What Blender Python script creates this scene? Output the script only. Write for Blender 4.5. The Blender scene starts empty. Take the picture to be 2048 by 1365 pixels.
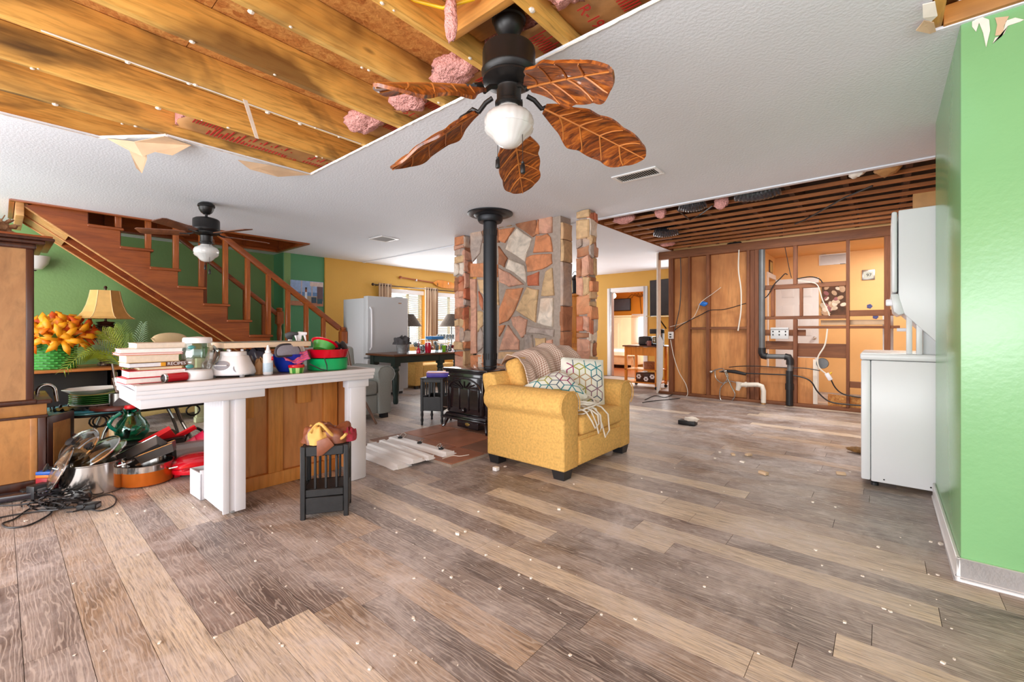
import bpy, bmesh, math, random
from mathutils import Vector, Matrix, Euler, noise
random.seed(7)
V = Vector
C = bpy.context.scene.collection
SC = bpy.context.scene
PI = math.pi
# ---------------------------------------------------------------- camera
FPX, CX, HY, CAMZ = 873.0, 1024.0, 660.0, 1.1
TH = math.radians(40.44)
RX, RY, FX, FY = math.cos(TH), math.sin(TH), -math.sin(TH), math.cos(TH)
cam = bpy.data.cameras.new('camera')
cam.sensor_width = 36.0
cam.lens = FPX / 2048 * 36
cam.shift_y = -(682.5 - HY) / 2048
cam.clip_start = 0.05
co = bpy.data.objects.new('camera', cam)
C.objects.link(co)
co.location = (0, 0, CAMZ)
co.rotation_euler = (PI / 2, 0, TH)
SC.camera = co
# ---------------------------------------------------------------- world, lights, exposure
SC.view_settings.view_transform = 'Standard'
SC.view_settings.look = 'None'
SC.view_settings.exposure = 0.3
SC.view_settings.gamma = 1.0
SC.view_settings.use_curve_mapping = False
SC.cycles.use_denoising = True
SC.cycles.max_bounces = 8
SC.cycles.diffuse_bounces = 5
SC.cycles.transparent_max_bounces = 16
SC.cycles.sample_clamp_indirect = 6
W = bpy.data.worlds.new('daylight')
SC.world = W
W.use_nodes = True
W.node_tree.nodes['Background'].inputs[0].default_value = (0.93, 0.97, 1.0, 1)
W.node_tree.nodes['Background'].inputs[1].default_value = 1.7


def area(name, loc, target, sx, sy, power, col=(1, 1, 1)):
    l = bpy.data.lights.new(name, 'AREA')
    l.shape = 'RECTANGLE'
    l.size, l.size_y, l.energy, l.color = sx, sy, power, col
    o = bpy.data.objects.new(name, l)
    C.objects.link(o)
    o.location = loc
    o.rotation_euler = (V(target) - V(loc)).to_track_quat('-Z', 'Y').to_euler()
    return o


area('window_light', (.6, -2.8, 1.4), (-1.6, 4, 1.6), 4.0, 2.0, 95, (.98, .99, 1))
area('window_light', (-2.6, -2.9, .8), (-1.4, 2.6, 2.3), 4.0, 1.3, 135, (.97, .985, 1))  # added upward fill to brighten the ceiling, no such window
area('window_light', (-6.0, -2.8, 1.4), (-5.6, 3, 1.3), 3.6, 2.0, 110, (.98, .99, 1))
area('window_light', (-7.75, 6.4, 1.4), (-1, 5.4, 1.3), 2.2, 1.3, 90, (.97, .99, 1))
area('window_light', (-6.3, 9.3, 1.4), (-4.5, 3, 1.5), 1.6, 1.4, 45, (.97, .99, 1))
area('window_light', (-3.4, 9.3, 1.4), (-3.0, 3, 1.5), 1.0, 1.4, 40, (.97, .99, 1))
area('kitchen_fill', (-.7, 6.0, 2.30), (-.6, 6.4, .6), 1.4, 0.8, 44, (1, .96, .9))  # added fill to brighten the stripped kitchen
area('stairwell_fill', (-7.35, 1.7, 3.15), (-7.35, 1.8, 0), .5, 1.2, 22, (1, .93, .85))  # added fill to brighten the dark stair shaft
area('washroom_fill', (0.2, 8.4, 2.36), (0.0, 8.6, 0), 0.8, 0.6, 28, (1, .93, .82))  # added fill, lights the washroom behind the studs
area('bedroom_lamp', (-5.0, 11.4, 2.35), (-5.0, 11.6, 0), 0.8, 0.8, 110, (1, .92, .8))


# ---------------------------------------------------------------- pixel <-> place helpers (2048x1365 frame)
def ray(u, v):
    t = (u - CX) / FPX
    return V((RX * t + FX, RY * t + FY, -(v - HY) / FPX))


def az(u, v, z):
    r = ray(u, v)
    s = (z - CAMZ) / r.z
    return V((r.x * s, r.y * s, z))


def ax(u, v, X):
    r = ray(u, v)
    s = X / r.x
    return V((X, r.y * s, CAMZ + r.z * s))


def ay(u, v, Y):
    r = ray(u, v)
    s = Y / r.y
    return V((r.x * s, Y, CAMZ + r.z * s))


# ---------------------------------------------------------------- things
MW = {}


def meta(o, label=None, cat=None, group=None, kind=None):
    if label: o['label'] = label
    if cat: o['category'] = cat
    if group: o['group'] = group
    if kind: o['kind'] = kind
    return o


def thing(name, label, cat, loc=(0, 0, 0), rz=0.0, group=None, rot=None):
    o = bpy.data.objects.new(name, None)
    o.empty_display_size = 0.1
    C.objects.link(o)
    o.location = loc
    e = Euler(rot) if rot else Euler((0, 0, rz))
    o.rotation_euler = e
    MW[o.name] = Matrix.Translation(V(loc)) @ e.to_matrix().to_4x4()
    return meta(o, label, cat, group)


class MB:
    """collects shapes, then builds ONE mesh object"""

    def __init__(s):
        s.v = []
        s.f = []
        s.uv = {}

    def add(s, vs, fs):
        n = len(s.v)
        s.v += [V(p) for p in vs]
        s.f += [tuple(i + n for i in f) for f in fs]
        return s

    def box(s, x0, x1, y0, y1, z0, z1, M=None):
        vs = [V((x, y, z)) for z in (z0, z1) for y in (y0, y1) for x in (x0, x1)]
        if M: vs = [M @ p for p in vs]
        return s.add(vs, [(0, 2, 3, 1), (4, 5, 7, 6), (0, 1, 5, 4), (2, 6, 7, 3), (0, 4, 6, 2), (1, 3, 7, 5)])

    def frustum(s, x0, x1, y0, y1, z0, z1, dx, dy):
        vs = [(x, y, z0) for y in (y0, y1) for x in (x0, x1)] + [(x, y, z1) for y in (y0 + dy, y1 - dy) for x in (x0 + dx, x1 - dx)]
        return s.add(vs, [(0, 2, 3, 1), (4, 5, 7, 6), (0, 1, 5, 4), (2, 6, 7, 3), (0, 4, 6, 2), (1, 3, 7, 5)])

    def prism(s, poly, d):
        """closed polygon (list of 3-D points) pushed along d"""
        n = len(poly)
        d = V(d)
        vs = [V(p) for p in poly] + [V(p) + d for p in poly]
        return s.add(vs, [tuple(range(n))[::-1], tuple(range(n, 2 * n))] + [(i, (i + 1) % n, n + (i + 1) % n, n + i) for i in range(n)])

    def bar(s, a, b, w, h=None, up=(0, 0, 1)):
        a, b = V(a), V(b)
        h = h or w
        d = (b - a).normalized()
        up = V(up)
        if abs(d.dot(up)) > .99: up = V((1, 0, 0))
        sx = d.cross(up).normalized() * (w / 2)
        sy = sx.cross(d).normalized() * (h / 2)
        return s.prism([a - sx - sy, a + sx - sy, a + sx + sy, a - sx + sy], b - a)

    def tube(s, pts, r, n=8, closed=False, cap=True):
        pts = [V(p) for p in pts]
        m = len(pts)
        rr = r if isinstance(r, (list, tuple)) else [r] * m
        base = len(s.v)
        prev = None
        for i, p in enumerate(pts):
            a = pts[(i - 1) % m] if (closed or i > 0) else p
            b = pts[(i + 1) % m] if (closed or i < m - 1) else p
            d = (b - a)
            d = d.normalized() if d.length > 1e-9 else V((0, 0, 1))
            if prev is None:
                u = d.cross(V((0, 0, 1)))
                if u.length < .05: u = d.cross(V((1, 0, 0)))
            else:
                u = prev - d * prev.dot(d)
                if u.length < 1e-6: u = d.cross(V((1, 0, 0)))
            u.normalize()
            prev = u
            w = d.cross(u)
            for k in range(n):
                t = 2 * PI * k / n
                s.v.append(p + (u * math.cos(t) + w * math.sin(t)) * rr[i])
        for i in range(m if closed else m - 1):
            for k in range(n):
                a0, a1 = base + i * n + k, base + i * n + (k + 1) % n
                j = (i + 1) % m
                b0, b1 = base + j * n + k, base + j * n + (k + 1) % n
                s.f.append((a0, a1, b1, b0))
        if cap and not closed:
            s.f.append(tuple(base + k for k in range(n))[::-1])
            s.f.append(tuple(base + (m - 1) * n + k for k in range(n)))
        return s

    def lathe(s, prof, c=(0, 0, 0), n=24, M=None, sx=1.0, sy=1.0, flute=0, famp=0.0):
        """profile of (radius, height)"""
        base = len(s.v)
        c = V(c)
        for (r, z) in prof:
            for k in range(n):
                t = 2 * PI * k / n
                q = r * (1 + famp * math.cos(flute * t)) if flute else r
                p = V((q * math.cos(t) * sx, q * math.sin(t) * sy, z))
                s.v.append(M @ p if M else p + c)
        for i in range(len(prof) - 1):
            for k in range(n):
                s.f.append((base + i * n + k, base + i * n + (k + 1) % n, base + (i + 1) * n + (k + 1) % n, base + (i + 1) * n + k))
        if prof[0][0] > 1e-6: s.f.append(tuple(base + k for k in range(n))[::-1])
        if prof[-1][0] > 1e-6: s.f.append(tuple(base + (len(prof) - 1) * n + k for k in range(n)))
        return s

    def grid(s, fn, nu, nv, uvs=(1, 1)):
        base = len(s.v)
        for j in range(nv + 1):
            for i in range(nu + 1):
                s.v.append(V(fn(i / nu, j / nv)))
                s.uv[base + j * (nu + 1) + i] = (i / nu * uvs[0], j / nv * uvs[1])
        for j in range(nv):
            for i in range(nu):
                a = base + j * (nu + 1) + i
                s.f.append((a, a + 1, a + nu + 2, a + nu + 1))
        return s

    def ball(s, c, rx, ry=None, rz=None, n=12, m=8, M=None):
        ry, rz = ry or rx, rz or rx
        pr = [(max(1e-7, math.sin(PI * i / m)), -math.cos(PI * i / m)) for i in range(m + 1)]
        b = MB().lathe(pr, n=n)
        c = V(c)
        vs = [V((p.x * rx, p.y * ry, p.z * rz)) for p in b.v]
        return s.add([(M @ p if M else p) + c for p in vs], b.f)

    def xf(s, M):
        s.v = [M @ p for p in s.v]
        return s

    def build(s, name, mt, parent=None, bevel=0.0, seg=2, smooth=False, label=None, cat=None, group=None, kind=None,
              local=False, solid=0.0, sub=0, angle=38):
        me = bpy.data.meshes.new(name)
        vs = s.v
        loc = V((0, 0, 0))
        if parent is not None:
            if not local:
                Mi = MW[parent.name].inverted()
                vs = [Mi @ p for p in vs]
        else:
            xs = [p.x for p in vs]; ys = [p.y for p in vs]; zs = [p.z for p in vs]
            loc = V(((min(xs) + max(xs)) / 2, (min(ys) + max(ys)) / 2, min(zs)))
            vs = [p - loc for p in vs]
        me.from_pydata([tuple(p) for p in vs], [], s.f)
        if s.uv:
            ul = me.uv_layers.new(name='UVMap')
            for lp in me.loops:
                ul.data[lp.index].uv = s.uv.get(lp.vertex_index, (0, 0))
        bm = bmesh.new()
        bm.from_mesh(me)
        bmesh.ops.remove_doubles(bm, verts=bm.verts, dist=1e-6)
        bmesh.ops.recalc_face_normals(bm, faces=bm.faces)
        if bevel > 0:
            es = [e for e in bm.edges if len(e.link_faces) == 2 and e.calc_face_angle(0) > .5]
            bmesh.ops.bevel(bm, geom=es, offset=bevel, segments=seg, affect='EDGES', profile=.5, clamp_overlap=True)
        if smooth or bevel > 0:
            for f in bm.faces: f.smooth = True
            lim = math.radians(angle)
            for e in bm.edges:
                if len(e.link_faces) == 2 and e.calc_face_angle(0) > lim: e.smooth = False
        bm.to_mesh(me)
        bm.free()
        me.materials.append(mt)
        o = bpy.data.objects.new(name, me)
        C.objects.link(o)
        if parent is not None:
            o.parent = parent
            MW[o.name] = MW[parent.name].copy()
        else:
            o.location = loc
            MW[o.name] = Matrix.Translation(loc)
        if solid:
            m = o.modifiers.new('thickness', 'SOLIDIFY'); m.thickness = solid; m.offset = 0
        if sub:
            m = o.modifiers.new('smooth', 'SUBSURF'); m.levels = m.render_levels = sub
        return meta(o, label, cat, group, kind)


def dup(root, loc=None, rz=None, label=None, group=None, rot=None):
    r = root.copy(); C.objects.link(r)
    if loc is not None: r.location = loc
    if rz is not None: r.rotation_euler = (0, 0, rz)
    if rot is not None: r.rotation_euler = rot
    if label: r['label'] = label
    if group: r['group'] = group
    for ch in list(root.children):
        c = ch.copy(); C.objects.link(c); c.parent = r
        for g in ch.children:
            d = g.copy(); C.objects.link(d); d.parent = c
    MW[r.name] = Matrix.Translation(r.location) @ r.rotation_euler.to_matrix().to_4x4()
    return r


def text_mesh(txt, size, M, name, mt, parent):
    cu = bpy.data.curves.new('lettering', 'FONT')
    cu.body = txt; cu.size = size; cu.align_x = 'CENTER'; cu.align_y = 'CENTER'; cu.extrude = .0006
    t = bpy.data.objects.new('lettering', cu)
    C.objects.link(t)
    bpy.context.view_layer.update()
    me = bpy.data.meshes.new_from_object(t)
    C.objects.unlink(t); bpy.data.objects.remove(t)
    b = MB().add([M @ v.co for v in me.vertices], [tuple(p.vertices) for p in me.polygons])
    return b.build(name, mt, parent)


def frame_m(o, x, y):
    """matrix from origin, local x and y directions"""
    x = V(x).normalized(); z = x.cross(V(y)).normalized(); y = z.cross(x)
    return Matrix.Translation(V(o)) @ Matrix((x, y, z)).transposed().to_4x4()


# ---------------------------------------------------------------- materials
def lin(c):
    c = c / 255
    return c / 12.92 if c <= .04045 else ((c + .055) / 1.055) ** 2.4


def rgb(*c):
    return (lin(c[0]), lin(c[1]), lin(c[2]), 1)


class NT:
    def __init__(s, name):
        s.m = bpy.data.materials.new(name)
        s.m.use_nodes = True
        s.t = s.m.node_tree
        s.b = s.t.nodes['Principled BSDF']

    def n(s, typ, **kw):
        n = s.t.nodes.new(typ)
        for k, v in kw.items():
            if k.startswith('i_'):
                key = k[2:]
                n.inputs[int(key) if key.isdigit() else key].default_value = v
            else:
                setattr(n, k, v)
        return n

    def l(s, a, b):
        s.t.links.new(a, b)

    def coords(s, scale=(1, 1, 1), kind='Object', rnd=False):
        tc = s.n('ShaderNodeTexCoord')
        mp = s.n('ShaderNodeMapping')
        mp.inputs['Scale'].default_value = scale
        s.l(tc.outputs[kind], mp.inputs[0])
        if rnd:
            oi = s.n('ShaderNodeObjectInfo')
            ml = s.n('ShaderNodeMath', operation='MULTIPLY', i_1=37.0)
            s.l(oi.outputs['Random'], ml.inputs[0])
            cb = s.n('ShaderNodeCombineXYZ')
            for i in range(3): s.l(ml.outputs[0], cb.inputs[i])
            s.l(cb.outputs[0], mp.inputs['Location'])
        return mp.outputs[0]

    def noise(s, vec, scale, detail=4, rough=.55, dist=0.0):
        n = s.n('ShaderNodeTexNoise')
        n.inputs['Scale'].default_value = scale
        n.inputs['Detail'].default_value = detail
        n.inputs['Roughness'].default_value = rough
        n.inputs['Distortion'].default_value = dist
        if vec: s.l(vec, n.inputs['Vector'])
        return n.outputs[0]

    def ramp(s, fac, stops):
        r = s.n('ShaderNodeValToRGB')
        e = r.color_ramp.elements
        while len(e) < len(stops): e.new(.5)
        for i, (p, c) in enumerate(stops):
            e[i].position = p
            e[i].color = c
        s.l(fac, r.inputs[0])
        return r.outputs[0]

    def mix(s, fac, a, b, mode='MIX'):
        m = s.n('ShaderNodeMix', data_type='RGBA', blend_type=mode)
        for sock, val in ((m.inputs[0], fac), (m.inputs[6], a), (m.inputs[7], b)):
            if hasattr(val, 'is_linked'): s.l(val, sock)
            else: sock.default_value = val
        return m.outputs[2]

    def bump(s, h, strength=.2, dist=.01):
        b = s.n('ShaderNodeBump')
        b.inputs['Strength'].default_value = strength
        b.inputs['Distance'].default_value = dist
        s.l(h, b.inputs['Height'])
        s.l(b.outputs[0], s.b.inputs['Normal'])

    def col(s, sock):
        if hasattr(sock, 'is_linked'): s.l(sock, s.b.inputs['Base Color'])
        else: s.b.inputs['Base Color'].default_value = sock

    def set(s, **kw):
        for k, v in kw.items():
            s.b.inputs[k.replace('_', ' ')].default_value = v


def plain(name, c, rough=.5, metal=0.0, var=.12, vs=6.0, bump=0.0, bs=60.0, coat=0.0, bd=.004):
    k = NT(name)
    c1 = rgb(*c)
    c0 = tuple(x * (1 - var) for x in c1[:3]) + (1,)
    c2 = tuple(min(1, x * (1 + var)) for x in c1[:3]) + (1,)
    vec = k.coords()
    k.col(k.ramp(k.noise(vec, vs), [(.3, c0), (.7, c2)]))
    k.set(Roughness=rough, Metallic=metal)
    if coat: k.b.inputs['Coat Weight'].default_value = coat
    if bump: k.bump(k.noise(vec, bs, 3), bump, bd)
    return k.m


def wood(name, dark, light, axis='X', scale=9.0, rough=.5, bump=.15, stain=None, coat=0.0, stretch=.09, ssc=2.0, knots=False, lo=.3, hi=.72, sa=.85, s0=.5, fine=.45):
    k = NT(name)
    sc = {'X': (stretch, 1, 1), 'Y': (1, stretch, 1), 'Z': (1, 1, stretch)}[axis]
    vec = k.coords(sc, rnd=True)
    n = k.noise(vec, scale, 8, .62, 1.1)
    c = k.ramp(n, [(lo, rgb(*dark)), (hi, rgb(*light))])
    f = k.noise(vec, scale * 7, 3, .6, .4)
    c = k.mix(k.ramp(f, [(.45, (0, 0, 0, 1)), (.75, (fine, fine, fine, 1))]), c, rgb(*[x * .7 for x in dark]))
    if stain:
        s2 = k.coords((.6, .6, .6) if axis != 'Y' else (.9, .45, .9), rnd=True)
        m = k.ramp(k.noise(s2, ssc, 4, .6, .5), [(s0, (0, 0, 0, 1)), (s0 + .13, (sa, sa, sa, 1))])
        c = k.mix(m, c, rgb(*stain))
    if knots:
        kv = k.coords({'X': (.35, 1, 1), 'Y': (1, .35, 1), 'Z': (1, 1, .35)}[axis], rnd=True)
        vo = k.n('ShaderNodeTexVoronoi', i_Scale=5.0)
        k.l(kv, vo.inputs['Vector'])
        c = k.mix(k.ramp(vo.outputs['Distance'], [(.045, (1, 1, 1, 1)), (.1, (0, 0, 0, 1))]), c, rgb(70, 38, 16))
    k.col(c)
    k.set(Roughness=rough)
    if coat: k.b.inputs['Coat Weight'].default_value = coat
    if bump: k.bump(n, bump, .006)
    return k.m


def glass(name, c, rough=.02, lo=.06, hi=.75):
    k = NT(name)
    tr = k.n('ShaderNodeBsdfTransparent'); tr.inputs[0].default_value = c
    gl = k.n('ShaderNodeBsdfGlossy'); gl.inputs['Roughness'].default_value = rough
    fr = k.n('ShaderNodeLayerWeight', i_Blend=.35)
    rp = k.ramp(fr.outputs['Facing'], [(0.0, (lo, lo, lo, 1)), (1.0, (hi, hi, hi, 1))])
    mx = k.n('ShaderNodeMixShader')
    k.l(rp, mx.inputs[0]); k.l(tr.outputs[0], mx.inputs[1]); k.l(gl.outputs[0], mx.inputs[2])
    out = k.t.nodes['Material Output']
    k.l(mx.outputs[0], out.inputs['Surface'])
    return k.m


def emis(name, c, s):
    k = NT(name)
    k.b.inputs['Emission Color'].default_value = rgb(*c)
    k.b.inputs['Emission Strength'].default_value = s
    k.col(rgb(*c))
    return k.m


def paint(name, c, rough=.45, bump=.35, bs=45, var=.05, coat=0.0):
    """wall paint over orange-peel plaster"""
    k = NT(name)
    vec = k.coords()
    c1 = rgb(*c)
    k.col(k.ramp(k.noise(vec, 1.3, 5), [(.3, tuple(x * (1 - var) for x in c1[:3]) + (1,)), (.7, tuple(min(1, x * (1 + var)) for x in c1[:3]) + (1,))]))
    k.set(Roughness=rough)
    k.bump(k.noise(vec, bs, 3, .5), bump, .004)
    if coat:
        k.b.inputs['Coat Weight'].default_value = coat; k.b.inputs['Coat Roughness'].default_value = .22
    return k.m


M = {}
M['green'] = paint('green_wall_paint', (126, 180, 124), .27, .3, 38, coat=.35)
M['green_left'] = paint('olive_green_wall_paint', (124, 160, 98), .4, .4, 38)
M['green_stair'] = paint('deep_green_wall_paint', (80, 142, 98), .4, .3, 38)
M['yellow'] = paint('ochre_wall_paint', (206, 158, 66), .5, .3, 40)
M['orange_wall'] = paint('orange_wall_paint', (226, 150, 40), .5, .3, 40)
M['wash_wall'] = paint('peach_plywood_wall_paint', (232, 180, 116), .5, .8, 7, .09)
M['ceiling'] = paint('white_ceiling_texture', (231, 235, 243), .75, .6, 60, .02)
M['white'] = plain('white_trim_paint', (232, 230, 230), .38, var=.03, bump=.05)
M['white_wood'] = plain('white_painted_wood', (216, 214, 219), .4, var=.03, bump=.1, bs=20)
M['enamel'] = plain('white_appliance_enamel', (218, 219, 222), .3, var=.015, vs=2)
M['fridge'] = plain('pale_grey_fridge_enamel', (196, 198, 200), .4, var=.02, vs=2)
M['gap'] = plain('dark_gap', (46, 44, 44), .8)
M['pine'] = wood('yellow_pine_framing', (228, 162, 64), (252, 208, 118), 'Y', 7, .6, .2, stain=(112, 74, 36), knots=True, ssc=1.6, lo=.2, hi=.7, s0=.52, fine=.7)
M['pine_old'] = wood('weathered_pine_framing', (214, 148, 60), (246, 196, 108), 'Y', 8, .6, .2, stain=(66, 48, 34), knots=True, ssc=2.2, lo=.2, hi=.7, sa=.88, s0=.49, fine=.7)
M['pine_x'] = wood('pine_blocking', (182, 118, 50), (220, 160, 82), 'X', 8, .6, .2, stain=(120, 84, 50))
M['pine_z'] = wood('pine_stud', (196, 122, 50), (224, 156, 82), 'Z', 7, .55, .15, knots=True)
M['osb'] = NT('oriented_strand_board')
k = M['osb']
vec = k.coords((1, 1, 1))
vo = k.n('ShaderNodeTexVoronoi', i_Scale=26.0); k.l(vec, vo.inputs['Vector'])
gy = k.n('ShaderNodeRGBToBW'); k.l(vo.outputs['Color'], gy.inputs[0])
k.col(k.mix(.5, k.ramp(k.noise(vec, 30, 6, .7, 2.0), [(.3, rgb(176, 108, 48)), (.7, rgb(232, 172, 98))]), gy.outputs[0], 'SOFT_LIGHT'))
k.set(Roughness=.7); k.bump(k.noise(vec, 50, 4, .7, 1.0), .4, .004)
M['osb'] = k.m
M['furring'] = wood('old_brown_furring', (146, 86, 44), (196, 126, 70), 'X', 9, .7, .2)
M['old_shaded_joist'] = wood('old_shade_dark_joist', (58, 34, 20), (92, 56, 34), 'Y', 9, .75, .2)  # joist colour darkened to stand for shade between the strips
M['shaded_board'] = wood('shade_dark_subfloor', (34, 22, 14), (58, 38, 24), 'X', 6, .9, .2)  # dark sheet colour stands for the deep shade in the gaps
M['stud'] = wood('dark_old_stud', (104, 58, 34), (150, 92, 56), 'Z', 9, .65, .2)
M['stud_x'] = wood('dark_old_block', (104, 60, 36), (146, 92, 56), 'X', 9, .65, .2)
M['ply'] = wood('plywood_back', (196, 128, 70), (222, 158, 96), 'Z', 4, .6, .12, stretch=.14, stain=(166, 102, 56), ssc=1.3)
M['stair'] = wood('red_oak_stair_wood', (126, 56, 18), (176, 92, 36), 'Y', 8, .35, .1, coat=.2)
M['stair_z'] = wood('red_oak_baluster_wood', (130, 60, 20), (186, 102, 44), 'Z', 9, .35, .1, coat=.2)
M['stair_edge'] = wood('lit_and_pale_oak', (186, 124, 66), (220, 170, 112), 'Y', 8, .4, .1)  # pale tone paints light on the stringer bottoms; end boards really pale
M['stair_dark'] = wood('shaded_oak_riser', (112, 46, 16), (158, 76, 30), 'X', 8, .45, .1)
M['black_metal'] = plain('matte_black_metal', (34, 32, 32), .38, .4, var=.1)
M['pipe_black'] = plain('black_stove_pipe', (42, 43, 47), .42, .5, var=.08)
M['iron'] = plain('glossy_black_enamel_iron', (34, 26, 30), .16, .2, var=.1, coat=.6)
M['chrome'] = plain('polished_steel', (205, 203, 200), .14, 1.0, var=.04)
M['steel'] = plain('brushed_steel', (176, 174, 170), .3, 1.0, var=.05)
M['galv'] = plain('galvanised_pipe', (108, 110, 112), .5, .5, var=.15)
M['black_plastic'] = plain('black_plastic', (30, 30, 33), .45, var=.1)
M['black_wood'] = plain('black_painted_wood', (26, 26, 28), .5, var=.25, vs=20, bump=.2)
M['dark_wood'] = wood('dark_mahogany', (52, 28, 22), (86, 48, 34), 'Z', 8, .3, .1)
M['hutch'] = wood('mottled_tan_veneer', (150, 104, 62), (182, 136, 88), 'Z', 3, .4, .05, stretch=.4)
M['hutch_low'] = wood('mottled_honey_veneer', (156, 102, 52), (190, 136, 76), 'Z', 3, .4, .05, stretch=.4)
M['yellow_fab'] = plain('mustard_chenille', (216, 170, 94), .9, var=.17, vs=55, bump=.5, bs=220)
M['grey_fab'] = plain('grey_tweed', (142, 146, 142), .95, var=.12, vs=160, bump=.4, bs=240)
M['fluff'] = plain('pink_fibreglass', (240, 172, 164), .95, var=.16, vs=40, bump=1.0, bs=70, bd=.03)
M['kraft'] = plain('kraft_paper', (178, 128, 76), .6, var=.16, vs=8, bump=.3, bs=12)
M['red_ink'] = plain('red_ink', (184, 42, 30), .7)
M['tornpaper'] = plain('torn_white_paper', (232, 222, 210), .8, var=.08, vs=12)
M['drypaper'] = plain('brown_drywall_paper', (204, 174, 142), .8, var=.12, vs=5, bump=.3, bs=14)
M['glass'] = glass('clear_glass', (.93, .97, .96, 1))
M['glass_teal'] = glass('teal_glass', (.3, .75, .66, 1))
M['glass_green'] = glass('green_tinted_glass', (.25, .52, .48, 1))
M['opal'] = plain('opal_glass', (222, 222, 220), .2, var=.01, coat=.4)
M['red'] = plain('red_enamel', (196, 10, 34), .18, var=.05, coat=.5)
M['redpl'] = plain('red_plastic', (232, 34, 44), .35, var=.08)
M['pinkpl'] = plain('pink_plastic', (232, 32, 88), .35, var=.1)
M['copper'] = plain('copper_coating', (206, 108, 34), .25, .6, var=.05)
M['whitepl'] = plain('white_plastic', (232, 231, 236), .3, var=.02)
M['paper'] = plain('page_block_paper', (232, 226, 214), .8, var=.06, vs=40)
M['cream'] = plain('cream_distressed_paint', (196, 172, 112), .6, var=.16, vs=10)
M['dtable'] = plain('dark_green_table_paint', (32, 50, 46), .35, var=.12)
M['tabletop'] = wood('brown_table_top', (78, 46, 30), (116, 74, 48), 'Y', 8, .3, .05)
M['orange_wood'] = wood('orange_pine', (206, 118, 28), (236, 158, 60), 'Z', 7, .45, .1, knots=True)
M['blue_plastic'] = plain('blue_plastic', (18, 48, 160), .35, var=.08)
M['mortar'] = plain('grey_mortar', (158, 142, 130), .9, var=.12, vs=30, bump=.5)
M['wire'] = plain('black_cable_rubber', (34, 33, 36), .5, var=.1)
M['wire_w'] = plain('white_cable_vinyl', (226, 220, 208), .45, var=.05)
M['pvc'] = plain('white_pvc', (232, 226, 214), .35, var=.04)
# ================================================================ FLOOR
def floor_mat(name, use_attr):
    k = NT(name)
    if use_attr:
        a = k.n('ShaderNodeVertexColor', layer_name='Col'); base = a.outputs[0]
    else:
        a = k.n('ShaderNodeObjectInfo'); base = a.outputs['Color']
    g = k.n('ShaderNodeNewGeometry')
    # every plank gets its own piece of grain
    if use_attr: seed = k.n('ShaderNodeSeparateColor'); k.l(base, seed.inputs[0]); rnd = seed.outputs[0]; mul = 400.0
    else: rnd = a.outputs['Random']; mul = 60.0
    ml = k.n('ShaderNodeMath', operation='MULTIPLY', i_1=mul); k.l(rnd, ml.inputs[0])
    cb = k.n('ShaderNodeCombineXYZ'); k.l(ml.outputs[0], cb.inputs[0]); k.l(ml.outputs[0], cb.inputs[1]); k.l(ml.outputs[0], cb.inputs[2])
    ad = k.n('ShaderNodeVectorMath', operation='ADD'); k.l(g.outputs['Position'], ad.inputs[0]); k.l(cb.outputs[0], ad.inputs[1])

    def vec(sx, sy):
        mp = k.n('ShaderNodeMapping'); mp.inputs['Scale'].default_value = (sx, sy, 1); k.l(ad.outputs[0], mp.inputs[0]); return mp.outputs[0]
    big = k.noise(vec(.9, 5), 2.2, 5, .6, 1.4)
    fine = k.noise(vec(3.0, 60), 2.6, 6, .7, .5)
    wv = k.n('ShaderNodeTexWave', wave_type='BANDS', bands_direction='Y')
    wv.inputs['Scale'].default_value = 7.0; wv.inputs['Distortion'].default_value = 22.0; wv.inputs['Detail'].default_value = 3.0
    wv.inputs['Detail Scale'].default_value = .8
    k.l(vec(.55, 3.2), wv.inputs['Vector'])
    c = k.mix(k.ramp(big, [(.3, (.6, .6, .6, 1)), (.7, (0, 0, 0, 1))]), base, (.40, .33, .30, 1), 'MULTIPLY')
    c = k.mix(k.ramp(big, [(.3, (.0, .0, .0, 1)), (.75, (.3, .3, .3, 1))]), c, rgb(206, 186, 168))
    c = k.mix(k.ramp(fine, [(.32, (.9, .9, .9, 1)), (.56, (0, 0, 0, 1))]), c, rgb(88, 74, 70))
    fine2 = k.noise(vec(2.2, 75), 3.1, 5, .7, .4)
    c = k.mix(k.ramp(fine2, [(.56, (0, 0, 0, 1)), (.74, (.6, .6, .6, 1))]), c, rgb(226, 216, 212))
    c = k.mix(k.ramp(wv.outputs[1], [(.74, (0, 0, 0, 1)), (.97, (.36, .36, .36, 1))]), c, rgb(226, 214, 204))
    # plaster dust lying on the floor
    mp = k.n('ShaderNodeMapping'); k.l(g.outputs['Position'], mp.inputs[0])
    d1 = k.noise(mp.outputs[0], 1.5, 7, .68, .6)
    d2 = k.noise(mp.outputs[0], 9, 6, .7, .8)
    dm = k.n('ShaderNodeMath', operation='MULTIPLY'); k.l(k.ramp(d1, [(.42, (0, 0, 0, 1)), (.66, (.8, .8, .8, 1))]), dm.inputs[0]); k.l(k.ramp(d2, [(.32, (.25, .25, .25, 1)), (.62, (1, 1, 1, 1))]), dm.inputs[1])
    c = k.mix(dm.outputs[0], c, rgb(212, 204, 204))
    vo = k.n('ShaderNodeTexVoronoi', i_Scale=16.0); k.l(mp.outputs[0], vo.inputs['Vector'])
    c = k.mix(k.ramp(vo.outputs['Distance'], [(.035, (.7, .7, .7, 1)), (.06, (0, 0, 0, 1))]), c, rgb(236, 232, 228))
    k.col(c)
    k.l(k.ramp(d1, [(.35, (.36, .36, .36, 1)), (.7, (.62, .62, .62, 1))]), k.b.inputs['Roughness'])
    k.bump(fine, .12, .003)
    return k.m


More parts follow.
